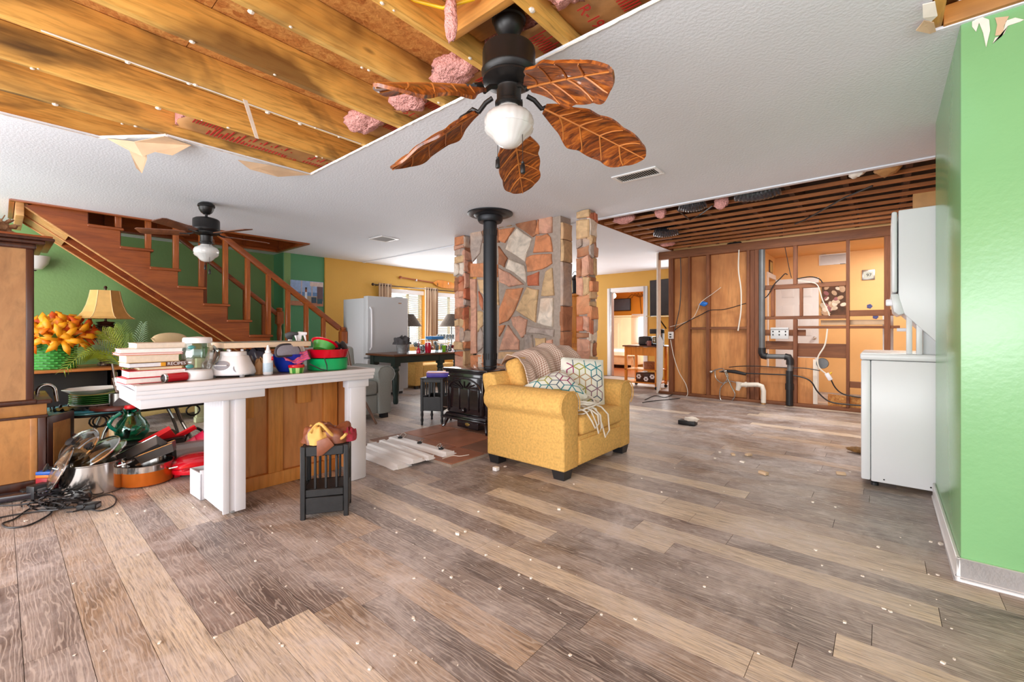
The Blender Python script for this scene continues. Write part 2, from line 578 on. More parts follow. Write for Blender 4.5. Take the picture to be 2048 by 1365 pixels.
M['plank'] = floor_mat('vinyl_plank', False)
M['plank_far'] = floor_mat('vinyl_plank_far', True)
floor = MB().box(-8.6, 5, -3.2, 9.42, -.12, -.007).build('floor', plain('dusty_joint', (112, 102, 97), .9), kind='structure')
PW, PL, Y0 = .1475, 1.22, 2.263
CLS = {'D': (108, 95, 93), 'G': (142, 129, 125), 'M': (158, 138, 124), 'T': (180, 153, 126), 'L': (234, 216, 190), 'B': (130, 108, 99)}
ends = {}
for u, v in ((1850, 1126), (1880, 1232), (1744, 1265), (1671, 1276), (1592, 1304), (1495, 1337), (1276, 1108), (1339, 1097), (1142, 1133), (1384, 1036),
             (1231, 1189), (1010, 1020), (676, 1204), (590, 1232), (530, 1245), (745, 1200), (262, 1112), (175, 1140), (265, 1275), (130, 1297), (345, 1265),
             (880, 1032), (990, 1075), (860, 1052), (360, 1215), (470, 1255), (1230, 1025)):
    p = az(u, v, 0)
    ends.setdefault(math.floor((p.y - Y0) / PW), p.x)
special = {}
for u, v, c in ((1640, 1072, 'L'), (1450, 1033, 'L'), (1720, 1175, 'L'), (1500, 1110, 'L'), (1180, 1058, 'L'), (1050, 1120, 'L'), (1130, 1150, 'L'), (1800, 1320, 'L'),
                (1560, 1355, 'L'), (1450, 1290, 'L'), (930, 1062, 'L'), (640, 1290, 'L'), (560, 1330, 'L'), (760, 1300, 'T'), (230, 1080, 'L'), (120, 1090, 'T'), (300, 1200, 'T'),
                (330, 1330, 'L'), (1250, 975, 'L'), (1340, 1015, 'L'), (700, 1060, 'T'), (820, 1020, 'L'), (1600, 1200, 'D'), (1300, 1140, 'D'), (1060, 1200, 'D'), (1400, 1240, 'M'),
                (480, 1210, 'B'), (600, 1180, 'B'), (150, 1240, 'B'), (60, 1200, 'G'), (1950, 1250, 'D'), (1250, 1050, 'D'), (1850, 1080, 'D'), (430, 1130, 'D'), (560, 1120, 'D'), (1700, 1180, 'L')):
    p = az(u, v, 0)
    special[(math.floor((p.y - Y0) / PW), u, v)] = (p.x, c)
cells = []
rr = random.Random(3)
for row in range(-37, 49):
    e = ends.get(row, rr.random() * PL + row * .43)
    y = Y0 + row * PW
    a = e - math.ceil((e + 8.6) / PL) * PL
    while a < 5:
        b = a + PL
        x0, x1 = max(a, -8.5), min(b, 4.95)
        if x1 - x0 > .03:
            cls = rr.choices('DGMTLB', (26, 26, 20, 12, 8, 10))[0]
            for (r2, u, v), (sx, sc) in special.items():
                if r2 == row and a <= sx < b: cls = sc
            j = rr.uniform(.92, 1.07)
            colr = [lin(q * j) for q in CLS[cls]]
            # is it seen, and how far away
            best = None
            for xx in (x0, (x0 + x1) / 2, x1):
                d = xx * FX + (y + PW / 2) * FY; r = xx * RX + (y + PW / 2) * RY
                if d > .6 and abs(FPX * r / d) < 1075 and FPX * CAMZ / d < 730: best = d if best is None else min(best, d)
            cells.append((best if best is not None else 99, x0, x1, y, colr))
        a = b
cells.sort(key=lambda q: q[0])
PLK = {}
near, far = [c for c in cells if c[0] < 50][:285], None
far = [c for c in cells if c not in near]
for d, x0, x1, y, colr in near:
    key = round(x1 - x0, 3)
    if key not in PLK:
        o = MB().frustum(-key / 2 + .0005, key / 2 - .0005, -PW / 2 + .0005, PW / 2 - .0005, -.006, 0, .0005, .0005).build('plank', M['plank'], floor, local=True)
        PLK[key] = o
        p = o
    else:
        p = PLK[key].copy(); C.objects.link(p)
    p.parent = floor
    p.location = V(((x0 + x1) / 2, y + PW / 2, 0)) - floor.location
    p.color = (colr[0], colr[1], colr[2], 1)
b = MB(); cc = []
for d, x0, x1, y, colr in far:
    b.box(x0 + .0008, x1 - .0008, y + .0008, y + PW - .0008, -.006, 0); cc += [colr] * 6
fp = b.build('plank_field', M['plank_far'], floor, kind='stuff')
ca = fp.data.color_attributes.new('Col', 'FLOAT_COLOR', 'CORNER')
for i, p in enumerate(fp.data.polygons):
    for li in p.loop_indices: ca.data[li].color = (*cc[i // 6], 1) if len(fp.data.polygons) == len(cc) else (.25, .2, .17, 1)

# ================================================================ CEILING with its torn-open holes
b = MB()
ZC, ZT = 2.44, 2.453
for x0, x1, y0, y1 in ((-8.45, -7.9, -3, 4.72), (-7.9, -6.8, -3, .1), (-7.9, -6.8, 3.09, 4.72), (-6.8, -4.16, -3, 4.72), (-4.16, -3.77, .75, 4.72),
                       (-3.77, .15, 1.735, 4.72), (.15, 3.2, 2.72, 4.72), (-8.45, -2.75, 4.72, 9.5)):
    b.box(x0, x1, y0, y1, ZC, ZT)
b.prism([(-4.16, .45, ZC), (-3.77, .75, ZC), (-4.16, .75, ZC)], (0, 0, .013))
ceiling = b.build('ceiling', M['ceiling'], kind='structure')
# torn edges of the plasterboard along the left and front of the hole
def torn_strip(name, pts, w, mt, parent, zoff=-.004, seed=1, label=None):
    r2 = random.Random(seed)
    bb = MB()
    n = len(pts)
    for i in range(n - 1):
        a, c = V(pts[i]), V(pts[i + 1])
        m = max(1, int((c - a).length / .03))
        prevp = None
        for j in range(m + 1):
            p = a.lerp(c, j / m)
            q = r2.uniform(.3, 1) * w
            cur = (p, p + V((q * .6 * (1 if i % 2 == 0 else .4), r2.uniform(-.4, .4) * q, -q * .25)))
            if prevp: bb.prism([prevp[0] + V((0, 0, zoff)), cur[0] + V((0, 0, zoff)), cur[1] + V((0, 0, zoff)), prevp[1] + V((0, 0, zoff))], (0, 0, .003))
            prevp = cur
    return bb.build(name, mt, parent, label=label)
torn_strip('torn_edge', [(-4.165, -.6, ZC), (-4.165, .45, ZC), (-3.775, .75, ZC), (-3.775, 1.735, ZC)], .03, M['tornpaper'], ceiling, seed=3)
torn_strip('torn_edge', [(-3.77, 1.735, ZC), (-2.4, 1.73, ZC), (-1.2, 1.735, ZC), (.15, 1.735, ZC)], .012, M['tornpaper'], ceiling, seed=5)
torn_strip('torn_edge', [(-2.7, 4.715, ZC), (-1.2, 4.715, ZC), (.6, 4.715, ZC)], .012, M['tornpaper'], ceiling, seed=6)
# joists over the front hole
jm = None
for i in range(-3, 8):
    x = -1.124 - .44 * i
    jb = MB().box(x - .04, x, -3, 2.9, 2.453, 2.637)
    jb.build('joist', M['pine'] if i in (0, 1, 2, 3, -1) else M['pine_old'], ceiling, bevel=.003, seg=1)
for y in range(6):
    MB().box(-4.6, .6, -3 + y * 1.22, -3 + (y + 1) * 1.22 - .004, 2.639, 2.655).build('subfloor_panel', M['osb'], ceiling)
MB().box(-8.6, 5, -3.2, 10, 2.708, 2.72).build('subfloor', M['osb'], ceiling)  # extended unseen over every room to block sky light
MB().box(-1.55, -1.166, 1.36, 1.40, 2.47, 2.637).build('blocking', M['pine_x'], ceiling, bevel=.003)
MB().box(-1.55, -1.166, 1.43, 1.58, 2.555, 2.595).build('fan_brace', M['pine_x'], ceiling, bevel=.003)
MB().box(-1.10, -.73, .92, .96, 2.45, 2.637).build('blocking', M['pine_x'], ceiling, bevel=.003)
# kitchen hole: furring strips under old joists and boards darkened to read as shade
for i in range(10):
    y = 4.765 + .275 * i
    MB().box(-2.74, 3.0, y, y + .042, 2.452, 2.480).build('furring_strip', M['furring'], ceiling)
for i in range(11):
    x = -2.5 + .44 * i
    MB().box(x, x + .045, 4.7, 7.5, 2.482, 2.69).build('old_shaded_joist', M['old_shaded_joist'], ceiling)
MB().box(-2.8, 3.2, 4.6, 7.5, 2.692, 2.706).build('shaded_subfloor', M['shaded_board'], ceiling)
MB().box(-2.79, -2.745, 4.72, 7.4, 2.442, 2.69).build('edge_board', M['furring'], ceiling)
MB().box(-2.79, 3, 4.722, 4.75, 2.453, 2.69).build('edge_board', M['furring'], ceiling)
# ceiling seam trim
MB().box(-7.86, .3, 4.66, 4.712, 2.428, 2.4395).build('trim_1', M['ceiling'], kind='structure')

# ================================================================ WALLS
def struct(name, bb, m, **kw): return bb.build(name, m, kind='structure', **kw)
wl = struct('wall_left', MB().box(-8.42, -8.3, -3, 3.19, 0, 3.6).box(-8.42, -7.9, 3.19, 3.3, 0, 2.439), M['green_left'])
struct('wall_stair', MB().box(-8.02, -7.9, 3.30, 3.9, 0, 2.439).box(-8.299, -7.9, 3.175, 3.19, 0, 2.439), M['green_stair'])
WX = -7.87
wy = MB()
w1, w2, wz = (5.28, 6.14), (6.52, 7.42), (.72, 1.94)
for y0, y1, z0, z1 in ((3.9, w1[0], 0, 2.439), (w1[0], w1[1], 0, wz[0]), (w1[0], w1[1], wz[1], 2.439), (w1[1], w2[0], 0, 2.439), (w2[0], w2[1], 0, wz[0]),
                       (w2[0], w2[1], wz[1], 2.439), (w2[1], 9.5, 0, 2.439)):
    wy.box(WX - .12, WX, y0, y1, z0, z1)
struct('wall_window', wy, M['yellow'])
dx0, dx1, dz = -4.98, -4.155, 2.0
struct('wall_back', MB().box(-7.99, dx0, 9.5, 9.62, 0, 2.439).box(dx0, dx1, 9.5, 9.62, dz, 2.439).box(dx1, -1.56, 9.5, 9.62, 0, 2.439), M['yellow'])
struct('wall_right', MB().box(.255, 3.2, 2.736, 3.943, 0, 2.445), M['green'], bevel=.008)
struct('baseboard_right', MB().box(.241, .255, 2.722, 3.95, 0, .10).box(.241, 3.2, 2.722, 2.736, 0, .10).box(.236, .255, 2.717, 3.95, 0, .02).box(.236, 3.2, 2.717, 2.736, 0, .02), M['white'], bevel=.003)
struct('wall_laundry', MB().box(1.15, 1.27, 3.95, 7.3, 0, 2.45), M['ply'])
# top of the right wall laid bare: plates, broken plasterboard
struct('trim_2', MB().box(.2, 3.2, 2.70, 2.80, 2.446, 2.53), M['pine_x'], bevel=.004)
struct('trim_3', MB().box(.25, 3.2, 2.735, 2.80, 2.533, 2.61), M['white'])
# door frame to the bedroom
d1 = MB()
for x0, x1, z0, z1 in ((dx0 - .09, dx0, 0, dz + .09), (dx1, dx1 + .09, 0, dz + .09), (dx0, dx1, dz, dz + .09)):
    d1.box(x0, x1, 9.482, 9.5, z0, z1)
d1.box(dx0, dx0 + .018, 9.5, 9.62, 0, dz).box(dx1 - .018, dx1, 9.5, 9.62, 0, dz).box(dx0, dx1, 9.5, 9.62, dz - .018, dz)
struct('door_1', d1, M['white'], bevel=.004)
# bedroom beyond
struct('wall_bedroom', MB().box(-9, -1.5, 14.0, 14.1, 0, 2.5).box(-1.6, -1.5, 9.62, 14, 0, 2.5).box(-9.1, -9, 9.62, 14, 0, 2.5).box(-9, -1.5, 9.62, 14.1, 2.5, 2.6), M['orange_wall'])
M['redwood'] = wood('reddish_wood_floor', (124, 62, 34), (170, 98, 58), 'X', 6, .25, .05)
struct('trim_4', MB().box(-9, -1.5, 9.425, 14, -.1, 0), M['redwood'])


def window(n, y0, y1, z0, z1, mull):
    w = struct('window_%d' % n, MB().box(WX - .09, WX - .03, y0, y0 + .05, z0, z1).box(WX - .09, WX - .03, y1 - .05, y1, z0, z1).box(WX - .09, WX - .03, y0, y1, z0, z0 + .05)
               .box(WX - .09, WX - .03, y0, y1, z1 - .05, z1), M['cream_w'])
    MB().box(WX - .085, WX - .04, mull - .025, mull + .025, z0 + .05, z1 - .05).build('mullion', M['cream_w'], w)
    MB().box(WX - .085, WX - .04, y0 + .05, y1 - .05, (z0 + z1) / 2 - .03, (z0 + z1) / 2 + .03).build('meeting_rail', M['cream_w'], w)
    MB().box(WX - .066, WX - .062, y0 + .05, y1 - .05, z0 + .05, z1 - .05).build('pane', M['glass'], w)
    sl = MB()
    k = z0 + .06
    while k < z1 - .09:
        sl.prism([(WX - .022, y0 + .02, k), (WX + .008, y0 + .02, k + .014), (WX + .008, y1 - .02, k + .014), (WX - .022, y1 - .02, k)], (0, 0, .0022)); k += .043
    sl.build('blind_slat', M['blind'], w, kind='stuff')
    MB().box(WX - .01, WX + .03, y0 - .02, y1 + .02, z1 - .07, z1 + .02).build('blind_valance', M['white'], w, bevel=.004)
    return w


M['blind'] = plain('off_white_blind', (240, 238, 230), .5, var=.02)
M['cream_w'] = plain('cream_window_vinyl', (234, 222, 188), .45, var=.03)
window(1, *w1, *wz, 5.78)
window(2, *w2, *wz, 6.97)
ground = struct('ground', MB().box(-40, -8.6, -20, 40, -.6, -.5), plain('pale_sand', (206, 200, 184), .9))

# ---- stud wall of the stripped kitchen
YS = 7.4
sw = struct('wall_stud', MB().box(-2.97, 1.5, YS - .01, YS + .09, 0, .045).box(-2.97, 1.5, YS, YS + .09, 2.31, 2.44), M['stud_x'], bevel=.003)
def SX(u): return ay(u, 600, YS).x
def SZ(u, v): return ay(u, v, YS).z
def stud(u0, u1, v0=None, v1=None, dy=0.0, m='stud', name='stud'):
    um = (u0 + u1) / 2
    MB().box(SX(u0), SX(u1), YS + dy, YS + .085, SZ(um, v1) if v1 else .045, SZ(um, v0) if v0 else 2.31).build(name, M[m], sw, bevel=.003, seg=1)
for u0, u1 in ((1337, 1346), (1376, 1380), (1412, 1419), (1493, 1499), (1509.5, 1518), (1692, 1699)): stud(u0, u1)
stud(1499, 1509.5, dy=.03)
stud(1586, 1594, None, 569); stud(1586, 1594, 639, None)
stud(1541, 1548, 577, 633); stud(1599, 1605, 575, 633); stud(1768, 1781)
def block(u0, u1, v0, v1, dy=0.01, m='stud_x', y1=.08):
    um = (u0 + u1) / 2
    MB().box(SX(u0), SX(u1), YS + dy, YS + y1, SZ(um, v1), SZ(um, v0)).build('blocking', M[m], sw, bevel=.003, seg=1)
for a in ((1518, 1692, 567, 576), (1518, 1692, 632, 638.5), (1594, 1800, 652, 657.5), (1380, 1412, 655, 659.5), (1419, 1493, 654, 659), (1699, 1800, 620, 632), (1699, 1732, 765, 777)): block(*a)
block(1518, 1610, 660, 672, .075, 'stud_x', .1); block(1529, 1586, 683, 700, .075, 'stud_x', .1); block(1586, 1692, 688, 716, .088, 'stud_x', .11)
block(1640, 1770, 640, 650, .09, 'drypaper', .105)
MB().box(SX(1338), SX(1519), YS + .087, YS + .098, .03, 2.42).build('plywood_panel', M['ply'], sw)
MB().box(SX(1519), SX(1587), YS + .087, YS + .098, .03, SZ(1560, 737)).build('plywood_panel', M['ply'], sw)
MB().box(SX(1587), SX(1628), YS + .087, YS + .098, .03, SZ(1600, 716)).build('plywood_panel', M['ply'], sw)
MB().box(SX(1625), SX(1634), YS + .06, YS + .1, .05, SZ(1630, 720)).build('broken_board', M['tornpaper'], sw)
# plasterboard edge left at the end of the stud wall
struct('wall_end', MB().box(-3.0, -2.975, YS - .02, YS + .11, 0, 2.43), M['tornpaper'])
bb = MB().prism([(-2.972, YS - .03, .02), (-2.972, YS - .03, .95), (-2.972 + .03, YS - .03, 1.02), (-2.972 + .09, YS - .03, .9), (-2.972 + .085, YS - .03, .3), (-2.972 + .02, YS - .03, .05)], (0, .012, 0))
bb.build('plasterboard_scrap', M['white'], sw)
# ---- washroom seen between the studs
struct('wall_washroom', MB().box(-1.65, 3.0, 9.43, 9.5, 0, 2.44).box(-1.65, -1.555, YS + .1, 8.75, 0, 2.44).box(-1.65, -1.555, 8.75, 9.43, 2.03, 2.44).box(3.0, 3.1, YS, 9.5, 0, 2.44).box(-2.75, 3.1, YS + .1, 9.5, 2.44, 2.5), M['wash_wall'])
struct('trim_5', MB().box(-1.555, -1.535, 8.66, 8.75, 0, 2.11).box(-1.555, -1.535, 8.75, 9.41, 2.03, 2.11), M['white'])
# 6-panel door
dx, dw = -1.54, .66
dr = struct('door_2', MB().box(dx, dx + dw, 9.395, 9.428, .01, 2.03), M['white'])
for i in range(2):
    for z0, z1 in ((.2, .82), (.98, 1.56), (1.68, 1.9)):
        x0 = dx + .09 + i * .27
        MB().frustum(x0, x0 + .21, -z1, -z0, 0, .012, .03, .03).xf(Matrix.Translation((0, 9.395, 0)) @ Matrix(((1, 0, 0, 0), (0, 0, -1, 0), (0, -1, 0, 0), (0, 0, 0, 1)))).build('door_panel', M['white'], dr, bevel=.004)
MB().ball((dx + dw - .06, 9.36, .95), .03).build('door_knob', M['chrome'], dr, smooth=True)
# ================================================================ STONEWORK
ST = []
for nm, c in (('orange', (204, 132, 90)), ('pink', (206, 152, 128)), ('pale', (222, 206, 190)), ('brown', (164, 106, 74)), ('tan', (204, 168, 126)), ('grey', (174, 156, 146)), ('red', (188, 104, 72))):
    k = NT(nm + '_sandstone')
    vec = k.coords((1, 1, 1), rnd=True)
    n1 = k.noise(vec, 7, 6, .6, 1.2)
    cc_ = k.ramp(n1, [(.3, rgb(*[q * .82 for q in c])), (.55, rgb(*c)), (.8, rgb(*[min(250, q * 1.12) for q in c]))])
    cc_ = k.mix(k.ramp(k.noise(vec, 3, 3), [(.5, (0, 0, 0, 1)), (.75, (.5, .5, .5, 1))]), cc_, rgb(216, 168, 130))
    k.col(cc_); k.set(Roughness=.8); k.bump(k.noise(vec, 40, 5, .6), .5, .006)
    ST.append(k.m)
OR, PK, PA, BR, TA, GR, RE = range(7)


def stone(poly, nrm, parent, ci, depth=.028, gap=.004, inset=.012, rs=None):
    """one rough stone standing proud of its bed of mortar"""
    rs = rs or random
    c = sum((V(p) for p in poly), V((0, 0, 0))) / len(poly)
    nrm = V(nrm)
    pts = []
    for i, p in enumerate(poly):           # add a jittered mid-point on each side
        p = V(p); q = V(poly[(i + 1) % len(poly)])
        pts.append(p)
        if (q - p).length > .09:
            m = (p + q) / 2
            e = (q - p); e.normalize()
            side = e.cross(nrm)
            pts.append(m + side * rs.uniform(-.008, .008))

    def sh(p, a):
        d = c - p
        return p + d.normalized() * min(a, d.length * .4)
    n = len(pts)
    base = [sh(p, gap) - nrm * .01 for p in pts]
    mid = [sh(p, gap) + nrm * (depth * rs.uniform(.55, .8)) for p in pts]
    top = [sh(p, gap + inset) + nrm * depth * rs.uniform(.85, 1.15) for p in pts]
    vs = base + mid + top
    fs = [tuple(range(2 * n, 3 * n))]
    for L in (0, n):
        fs += [(L + i, L + (i + 1) % n, L + n + (i + 1) % n, L + n + i) for i in range(n)]
    o = MB().add(vs, fs).build('stone', ST[ci], parent)
    return o


YW = 4.24
chim = MB().box(-4.27, -2.885, YW + .02, YW + .24, 0, 2.438).build('stone_wall', M['mortar'], label='broad wall of irregular flagstones behind the black stove pipe', cat='stone wall')
def c8(x, y): return ay(880 + x * .24913, 400 + y * .24913, YW + .02)
TR = [
 ([(250,235),(330,222),(350,300),(325,430),(265,500),(250,400)],GR), ([(338,222),(470,192),(470,260),(482,345),(350,352),(354,300)],BR), ([(480,188),(575,168),(580,210),(478,228)],TA),
 ([(605,162),(778,145),(776,285),(750,302),(620,215)],BR), ([(802,120),(905,96),(905,265),(800,275)],PK), ([(625,225),(745,310),(705,420),(690,500),(530,400),(560,300)],PA),
 ([(475,240),(605,222),(525,350),(475,330)],OR), ([(775,290),(868,272),(892,300),(908,420),(752,428)],OR), ([(475,370),(548,470),(520,545),(475,520)],BR),
 ([(700,465),(760,440),(900,434),(905,512),(830,558),(705,582),(692,505)],OR), ([(558,475),(685,527),(700,670),(600,590),(532,552)],PA), ([(250,512),(350,506),(470,520),(470,622),(250,622)],OR),
 ([(475,545),(560,585),(678,680),(560,702),(480,662)],PK), ([(706,612),(800,576),(797,692),(708,692)],RE), ([(855,575),(905,545),(922,770),(818,776),(828,680)],TA),
 ([(250,634),(298,630),(302,1235),(255,1240)],PK), ([(306,640),(470,650),(480,850),(330,742)],TA), ([(315,732),(352,800),(352,892),(322,842)],RE),
 ([(540,715),(672,705),(604,890),(550,975),(480,1003),(480,880)],OR), ([(705,700),(797,720),(772,988),(615,890)],TA), ([(815,792),(915,786),(910,1028),(785,992)],PA),
 ([(575,938),(640,930),(706,962),(690,1090),(662,1112),(590,1010)],PK), ([(700,1010),(922,1042),(918,1100),(696,1066)],GR), ([(550,1002),(642,1130),(640,1208),(478,1212)],PK),
 ([(685,1076),(745,1082),(758,1238),(678,1238)],GR), ([(765,1108),(852,1108),(852,1182),(770,1176)],TA), ([(858,1126),(908,1120),(905,1242),(858,1242)],PK),
 ([(330,1018),(352,1072),(352,1182),(310,1222),(306,1100)],GR), ([(308,890),(352,902),(352,1008),(308,1064)],TA), ([(475,1012),(530,1005),(480,1102)],OR),
 ([(250,1250),(302,1246),(306,1350),(255,1352)],OR), ([(312,1236),(352,1232),(352,1350),(314,1350)],PA), ([(475,1222),(642,1222),(640,1310),(475,1312)],TA), ([(650,1246),(760,1248),(905,1250),(900,1330),(652,1326)],GR),
 ([(765,1190),(850,1190),(850,1236),(766,1236)],PK), ([(800,280),(770,282),(796,150),(800,200)],OR)]
rs = random.Random(11)
for poly, ci in TR: stone([c8(*p) for p in poly], (0, -1, 0), chim, ci, rs=rs)
z = .02                                            # courses hidden low behind the chair and stove
while z < .74:
    h = rs.uniform(.16, .24); x = -4.26
    while x < -2.95:
        w = min(rs.uniform(.22, .45), -2.89 - x); h2 = min(h, .76 - z)
        if h2 > .05 and w > .08: stone([(x, YW + .02, z), (x + w, YW + .02, z), (x + w, YW + .02, z + h2), (x, YW + .02, z + h2)], (0, -1, 0), chim, rs.choice((OR, PK, BR, GR, TA)), rs=rs)
        x += w
    z += h
z = .02
for h in (.28, .2, .33, .25, .3, .52, .26, .2):
    if z + h > 2.43: h = 2.43 - z
    stone([(-2.885, YW + .02, z), (-2.885, YW + .23, z), (-2.885, YW + .23, z + h), (-2.885, YW + .02, z + h)], (1, 0, 0), chim, rs.choice((OR, BR, TA, BR, GR)), depth=.035, rs=rs)
    z += h


def pillar(x0, x1, y0, y1, seed, label):
    r2 = random.Random(seed)
    p = MB().box(x0 + .02, x1 - .02, y0 + .02, y1, 0, 2.438).build('stone_pillar', M['mortar'], label=label, cat='stone pillar')
    for face in range(2):
        z = .01
        while z < 2.40:
            h = min(r2.choice((.07, .1, .13, .17, .22)), 2.435 - z)
            if h < .03: break
            lo, hi = (x0, x1) if face == 0 else (y0, y1)
            cut = [lo, hi] if (h < .1 or r2.random() < .6) else [lo, lo + (hi - lo) * r2.uniform(.4, .6), hi]
            for a, b_ in zip(cut, cut[1:]):
                t1, t2, t3, t4 = [r2.uniform(-.024, .024) for _ in range(4)]
                if face == 0: poly = [(a, y0 + .02, z + t1), (b_, y0 + .02, z + t2), (b_, y0 + .02, z + h + t3), (a, y0 + .02, z + h + t4)]
                else: poly = [(x1 - .02, a, z + t1), (x1 - .02, b_, z + t2), (x1 - .02, b_, z + h + t3), (x1 - .02, a, z + h + t4)]
                poly = [V((q[0], q[1], max(.005, min(2.436, q[2])))) for q in poly]
                stone(poly, (0, -1, 0) if face == 0 else (1, 0, 0), p, r2.choice((OR, PK, PK, BR, BR, TA, TA, PA, GR, RE)), depth=r2.uniform(.014, .05), inset=.014, gap=.003, rs=r2)
            z += h
    return p


pillar(-4.715, -4.52, 4.25, 4.44, 21, 'narrow stone pillar left of the stove pipe wall, beside the glassware table')
pillar(-2.64, -2.475, 4.22, 4.39, 33, 'narrow stone pillar right of the stone wall, beside the open kitchen ceiling')
# ---- hearth pad of flagstones
hz = .03
hearth = MB().box(-3.82, -2.62, 2.33, 4.25, .0005, hz - .006).build('hearth_pad', M['mortar'], label='low reddish flagstone pad on the floor under the stove', cat='hearth')
r2 = random.Random(5)
M['hstone'] = plain('reddish_hearth_stone', (158, 104, 78), .55, var=.22, vs=5, bump=.3, bs=20)
M['hstone2'] = plain('brown_hearth_stone', (128, 92, 74), .5, var=.22, vs=5, bump=.3, bs=20)
ys = [2.33, 2.72, 3.2, 3.7, 4.24]
for j in range(4):
    xs = [-3.82, -3.82 + r2.uniform(.3, .45), -3.82 + r2.uniform(.65, .9), -2.62]
    for i in range(3):
        a, b_, c, d = xs[i], xs[i + 1], ys[j], ys[j + 1]
        q = [r2.uniform(-.03, .03) for _ in range(8)]
        def cl(p): return V((min(-2.62, max(-3.82, p[0])), min(4.24, max(2.33, p[1])), hz - .008))
        o = MB()
        poly = [cl((a + .006, c + .006)), cl((b_ - .006, c + .006)), cl((b_ - .006 + q[0] * .3, d - .006)), cl((a + .006 + q[1] * .3, d - .006))]
        o.prism(poly, (0, 0, .008)).build('flagstone', M['hstone'] if (i + j) % 3 else M['hstone2'], hearth, bevel=.002, seg=1)

# ================================================================ STAIRCASE
sc = thing('staircase', 'brown oak open staircase climbing along the green wall into the ceiling', 'staircase', (-7.4, 3.9, 0))
XN, XF = -6.87, -7.88
def tz(k): return 2.301 - .2125 * k
def ty(k): return .941 + .2755 * k
def nose_z(y): return 2.301 - (y - .941) * .2125 / .2755
NT_ = range(-1, 11)
for k_ in NT_:
    MB().box(XF, XN + .035, ty(k_) - .30, ty(k_) + .012, tz(k_) - .032, tz(k_)).build('tread', M['stair'], sc, bevel=.006, seg=1)
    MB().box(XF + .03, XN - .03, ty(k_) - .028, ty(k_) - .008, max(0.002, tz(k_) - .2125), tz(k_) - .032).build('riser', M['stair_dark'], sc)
def stringer(x, m, name='stringer', saw=True):
    pts = []
    ys_, ye = .16, 3.96
    bot = lambda y: max(0.002, nose_z(y) - .50 + .02 * (y - .2))
    ks = [k_ for k_ in NT_]
    top = []
    for k_ in ks:
        top += [(ty(k_) - .2755 - .02, tz(k_) - .033), (ty(k_) - .02, tz(k_) - .033)]
    top = [(max(y, ys_), min(zz, 2.68)) for y, zz in top if y > ys_ - .3]
    cl = [top[0]]
    for p in top[1:]:
        if (abs(p[0] - cl[-1][0]) + abs(p[1] - cl[-1][1])) > 1e-4: cl.append(p)
    yb = .941 + (2.301 - .50 + .06) / (.2125 / .2755)
    poly = cl + [(cl[-1][0], .002), (min(yb, cl[-1][0] - .01), .002), (ys_, bot(ys_))]
    return MB().prism([(x, y, zz) for y, zz in poly], (.04, 0, 0)).build(name, m, sc)
stringer(XN - .03, M['stair'])
stringer(XF, M['stair'])
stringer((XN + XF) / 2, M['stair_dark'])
# edge strips paled as lit stringer bottoms, recessed soffit, end board
for x0, x1 in ((XN - .018, XN + .012), ((XN + XF) / 2 + .01, (XN + XF) / 2 + .036), (XF + .01, XF + .04)):
    p0, p1 = (.16, nose_z(.16) - .50), (3.3, nose_z(3.3) - .44)
    MB().prism([(x0, p0[0], p0[1] - .014), (x0, p1[0], p1[1] - .014), (x0, p1[0], p1[1] + .008), (x0, p0[0], p0[1] + .008)], (x1 - x0, 0, 0)).build('lit_edge_strip', M['stair_edge'], sc, bevel=.004, seg=1)
p0, p1 = (.16, nose_z(.16) - .34), (3.6, nose_z(3.6) - .28)
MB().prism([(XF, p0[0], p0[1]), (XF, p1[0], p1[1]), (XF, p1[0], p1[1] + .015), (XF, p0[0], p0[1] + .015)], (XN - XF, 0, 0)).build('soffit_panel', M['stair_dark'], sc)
MB().box(XF - .01, XN + .03, .105, .165, 2.29, 2.47).build('end_board', M['stair_edge'], sc, bevel=.004)
q0, q1 = .16, .5
MB().prism([(XF, q0, nose_z(q0) - .495), (XF, q1, nose_z(q1) - .49), (XF, q1, nose_z(q1) - .45), (XF, q0, nose_z(q0) - .455)], (XN - XF, 0, 0)).build('end_board', M['stair_edge'], sc, bevel=.004)
# side moulding line on the near stringer
# handrails, balusters, newels
def rail_z(y): return 1.09 + (3.695 - y) * .748
y_top = 3.695 - (2.62 - 1.09) / .748
MB().bar((XN - .01, 3.66, rail_z(3.66)), (XN - .01, y_top, rail_z(y_top)), .06, .085).build('handrail', M['stair'], sc, bevel=.014)
def rail2(y): return 2.16 - .80 * (y - 2.05)
MB().bar((XF + .06, 3.06, rail2(3.06)), (XF + .06, 1.6, rail2(1.6)), .05, .07).build('handrail', M['stair'], sc, bevel=.012)
for k_ in range(0, 10):
    y = ty(k_) - .035
    zt = min(rail_z(y) - .03, 2.62)
    if y < 3.62: MB().box(XN - .045, XN + .012, y - .03, y + .03, tz(k_), zt).build('baluster', M['stair_z'], sc, bevel=.005, seg=1)
for k_ in range(4, 8):
    y = ty(k_) - .035
    if y < 3.0: MB().box(XF + .03, XF + .085, y - .028, y + .028, tz(k_), rail2(y) - .02).build('baluster', M['stair_z'], sc, bevel=.005, seg=1)
def newel(x, y, z0, zt):
    nb = MB().lathe([(.045, z0), (.045, z0 + .25), (.03, z0 + .28), (.038, z0 + .4), (.042, zt - .42), (.03, zt - .30), (.045, zt - .27), (.045, zt - .25)], (x, y, 0), 16)
    nb.box(x - .052, x + .052, y - .052, y + .052, zt - .26, zt - .06)
    nb.lathe([(.05, zt - .06), (.062, zt - .045), (.04, zt - .03), (.052, zt - .01), (.04, zt + .012), (.0001, zt + .018)], (x, y, 0), 16)
    return nb.build('newel_post', M['stair_z'], sc, smooth=True)
newel(XN - .01, 3.72, 0.002, 1.13)
newel(XF + .06, 3.08, tz(8), 1.46)
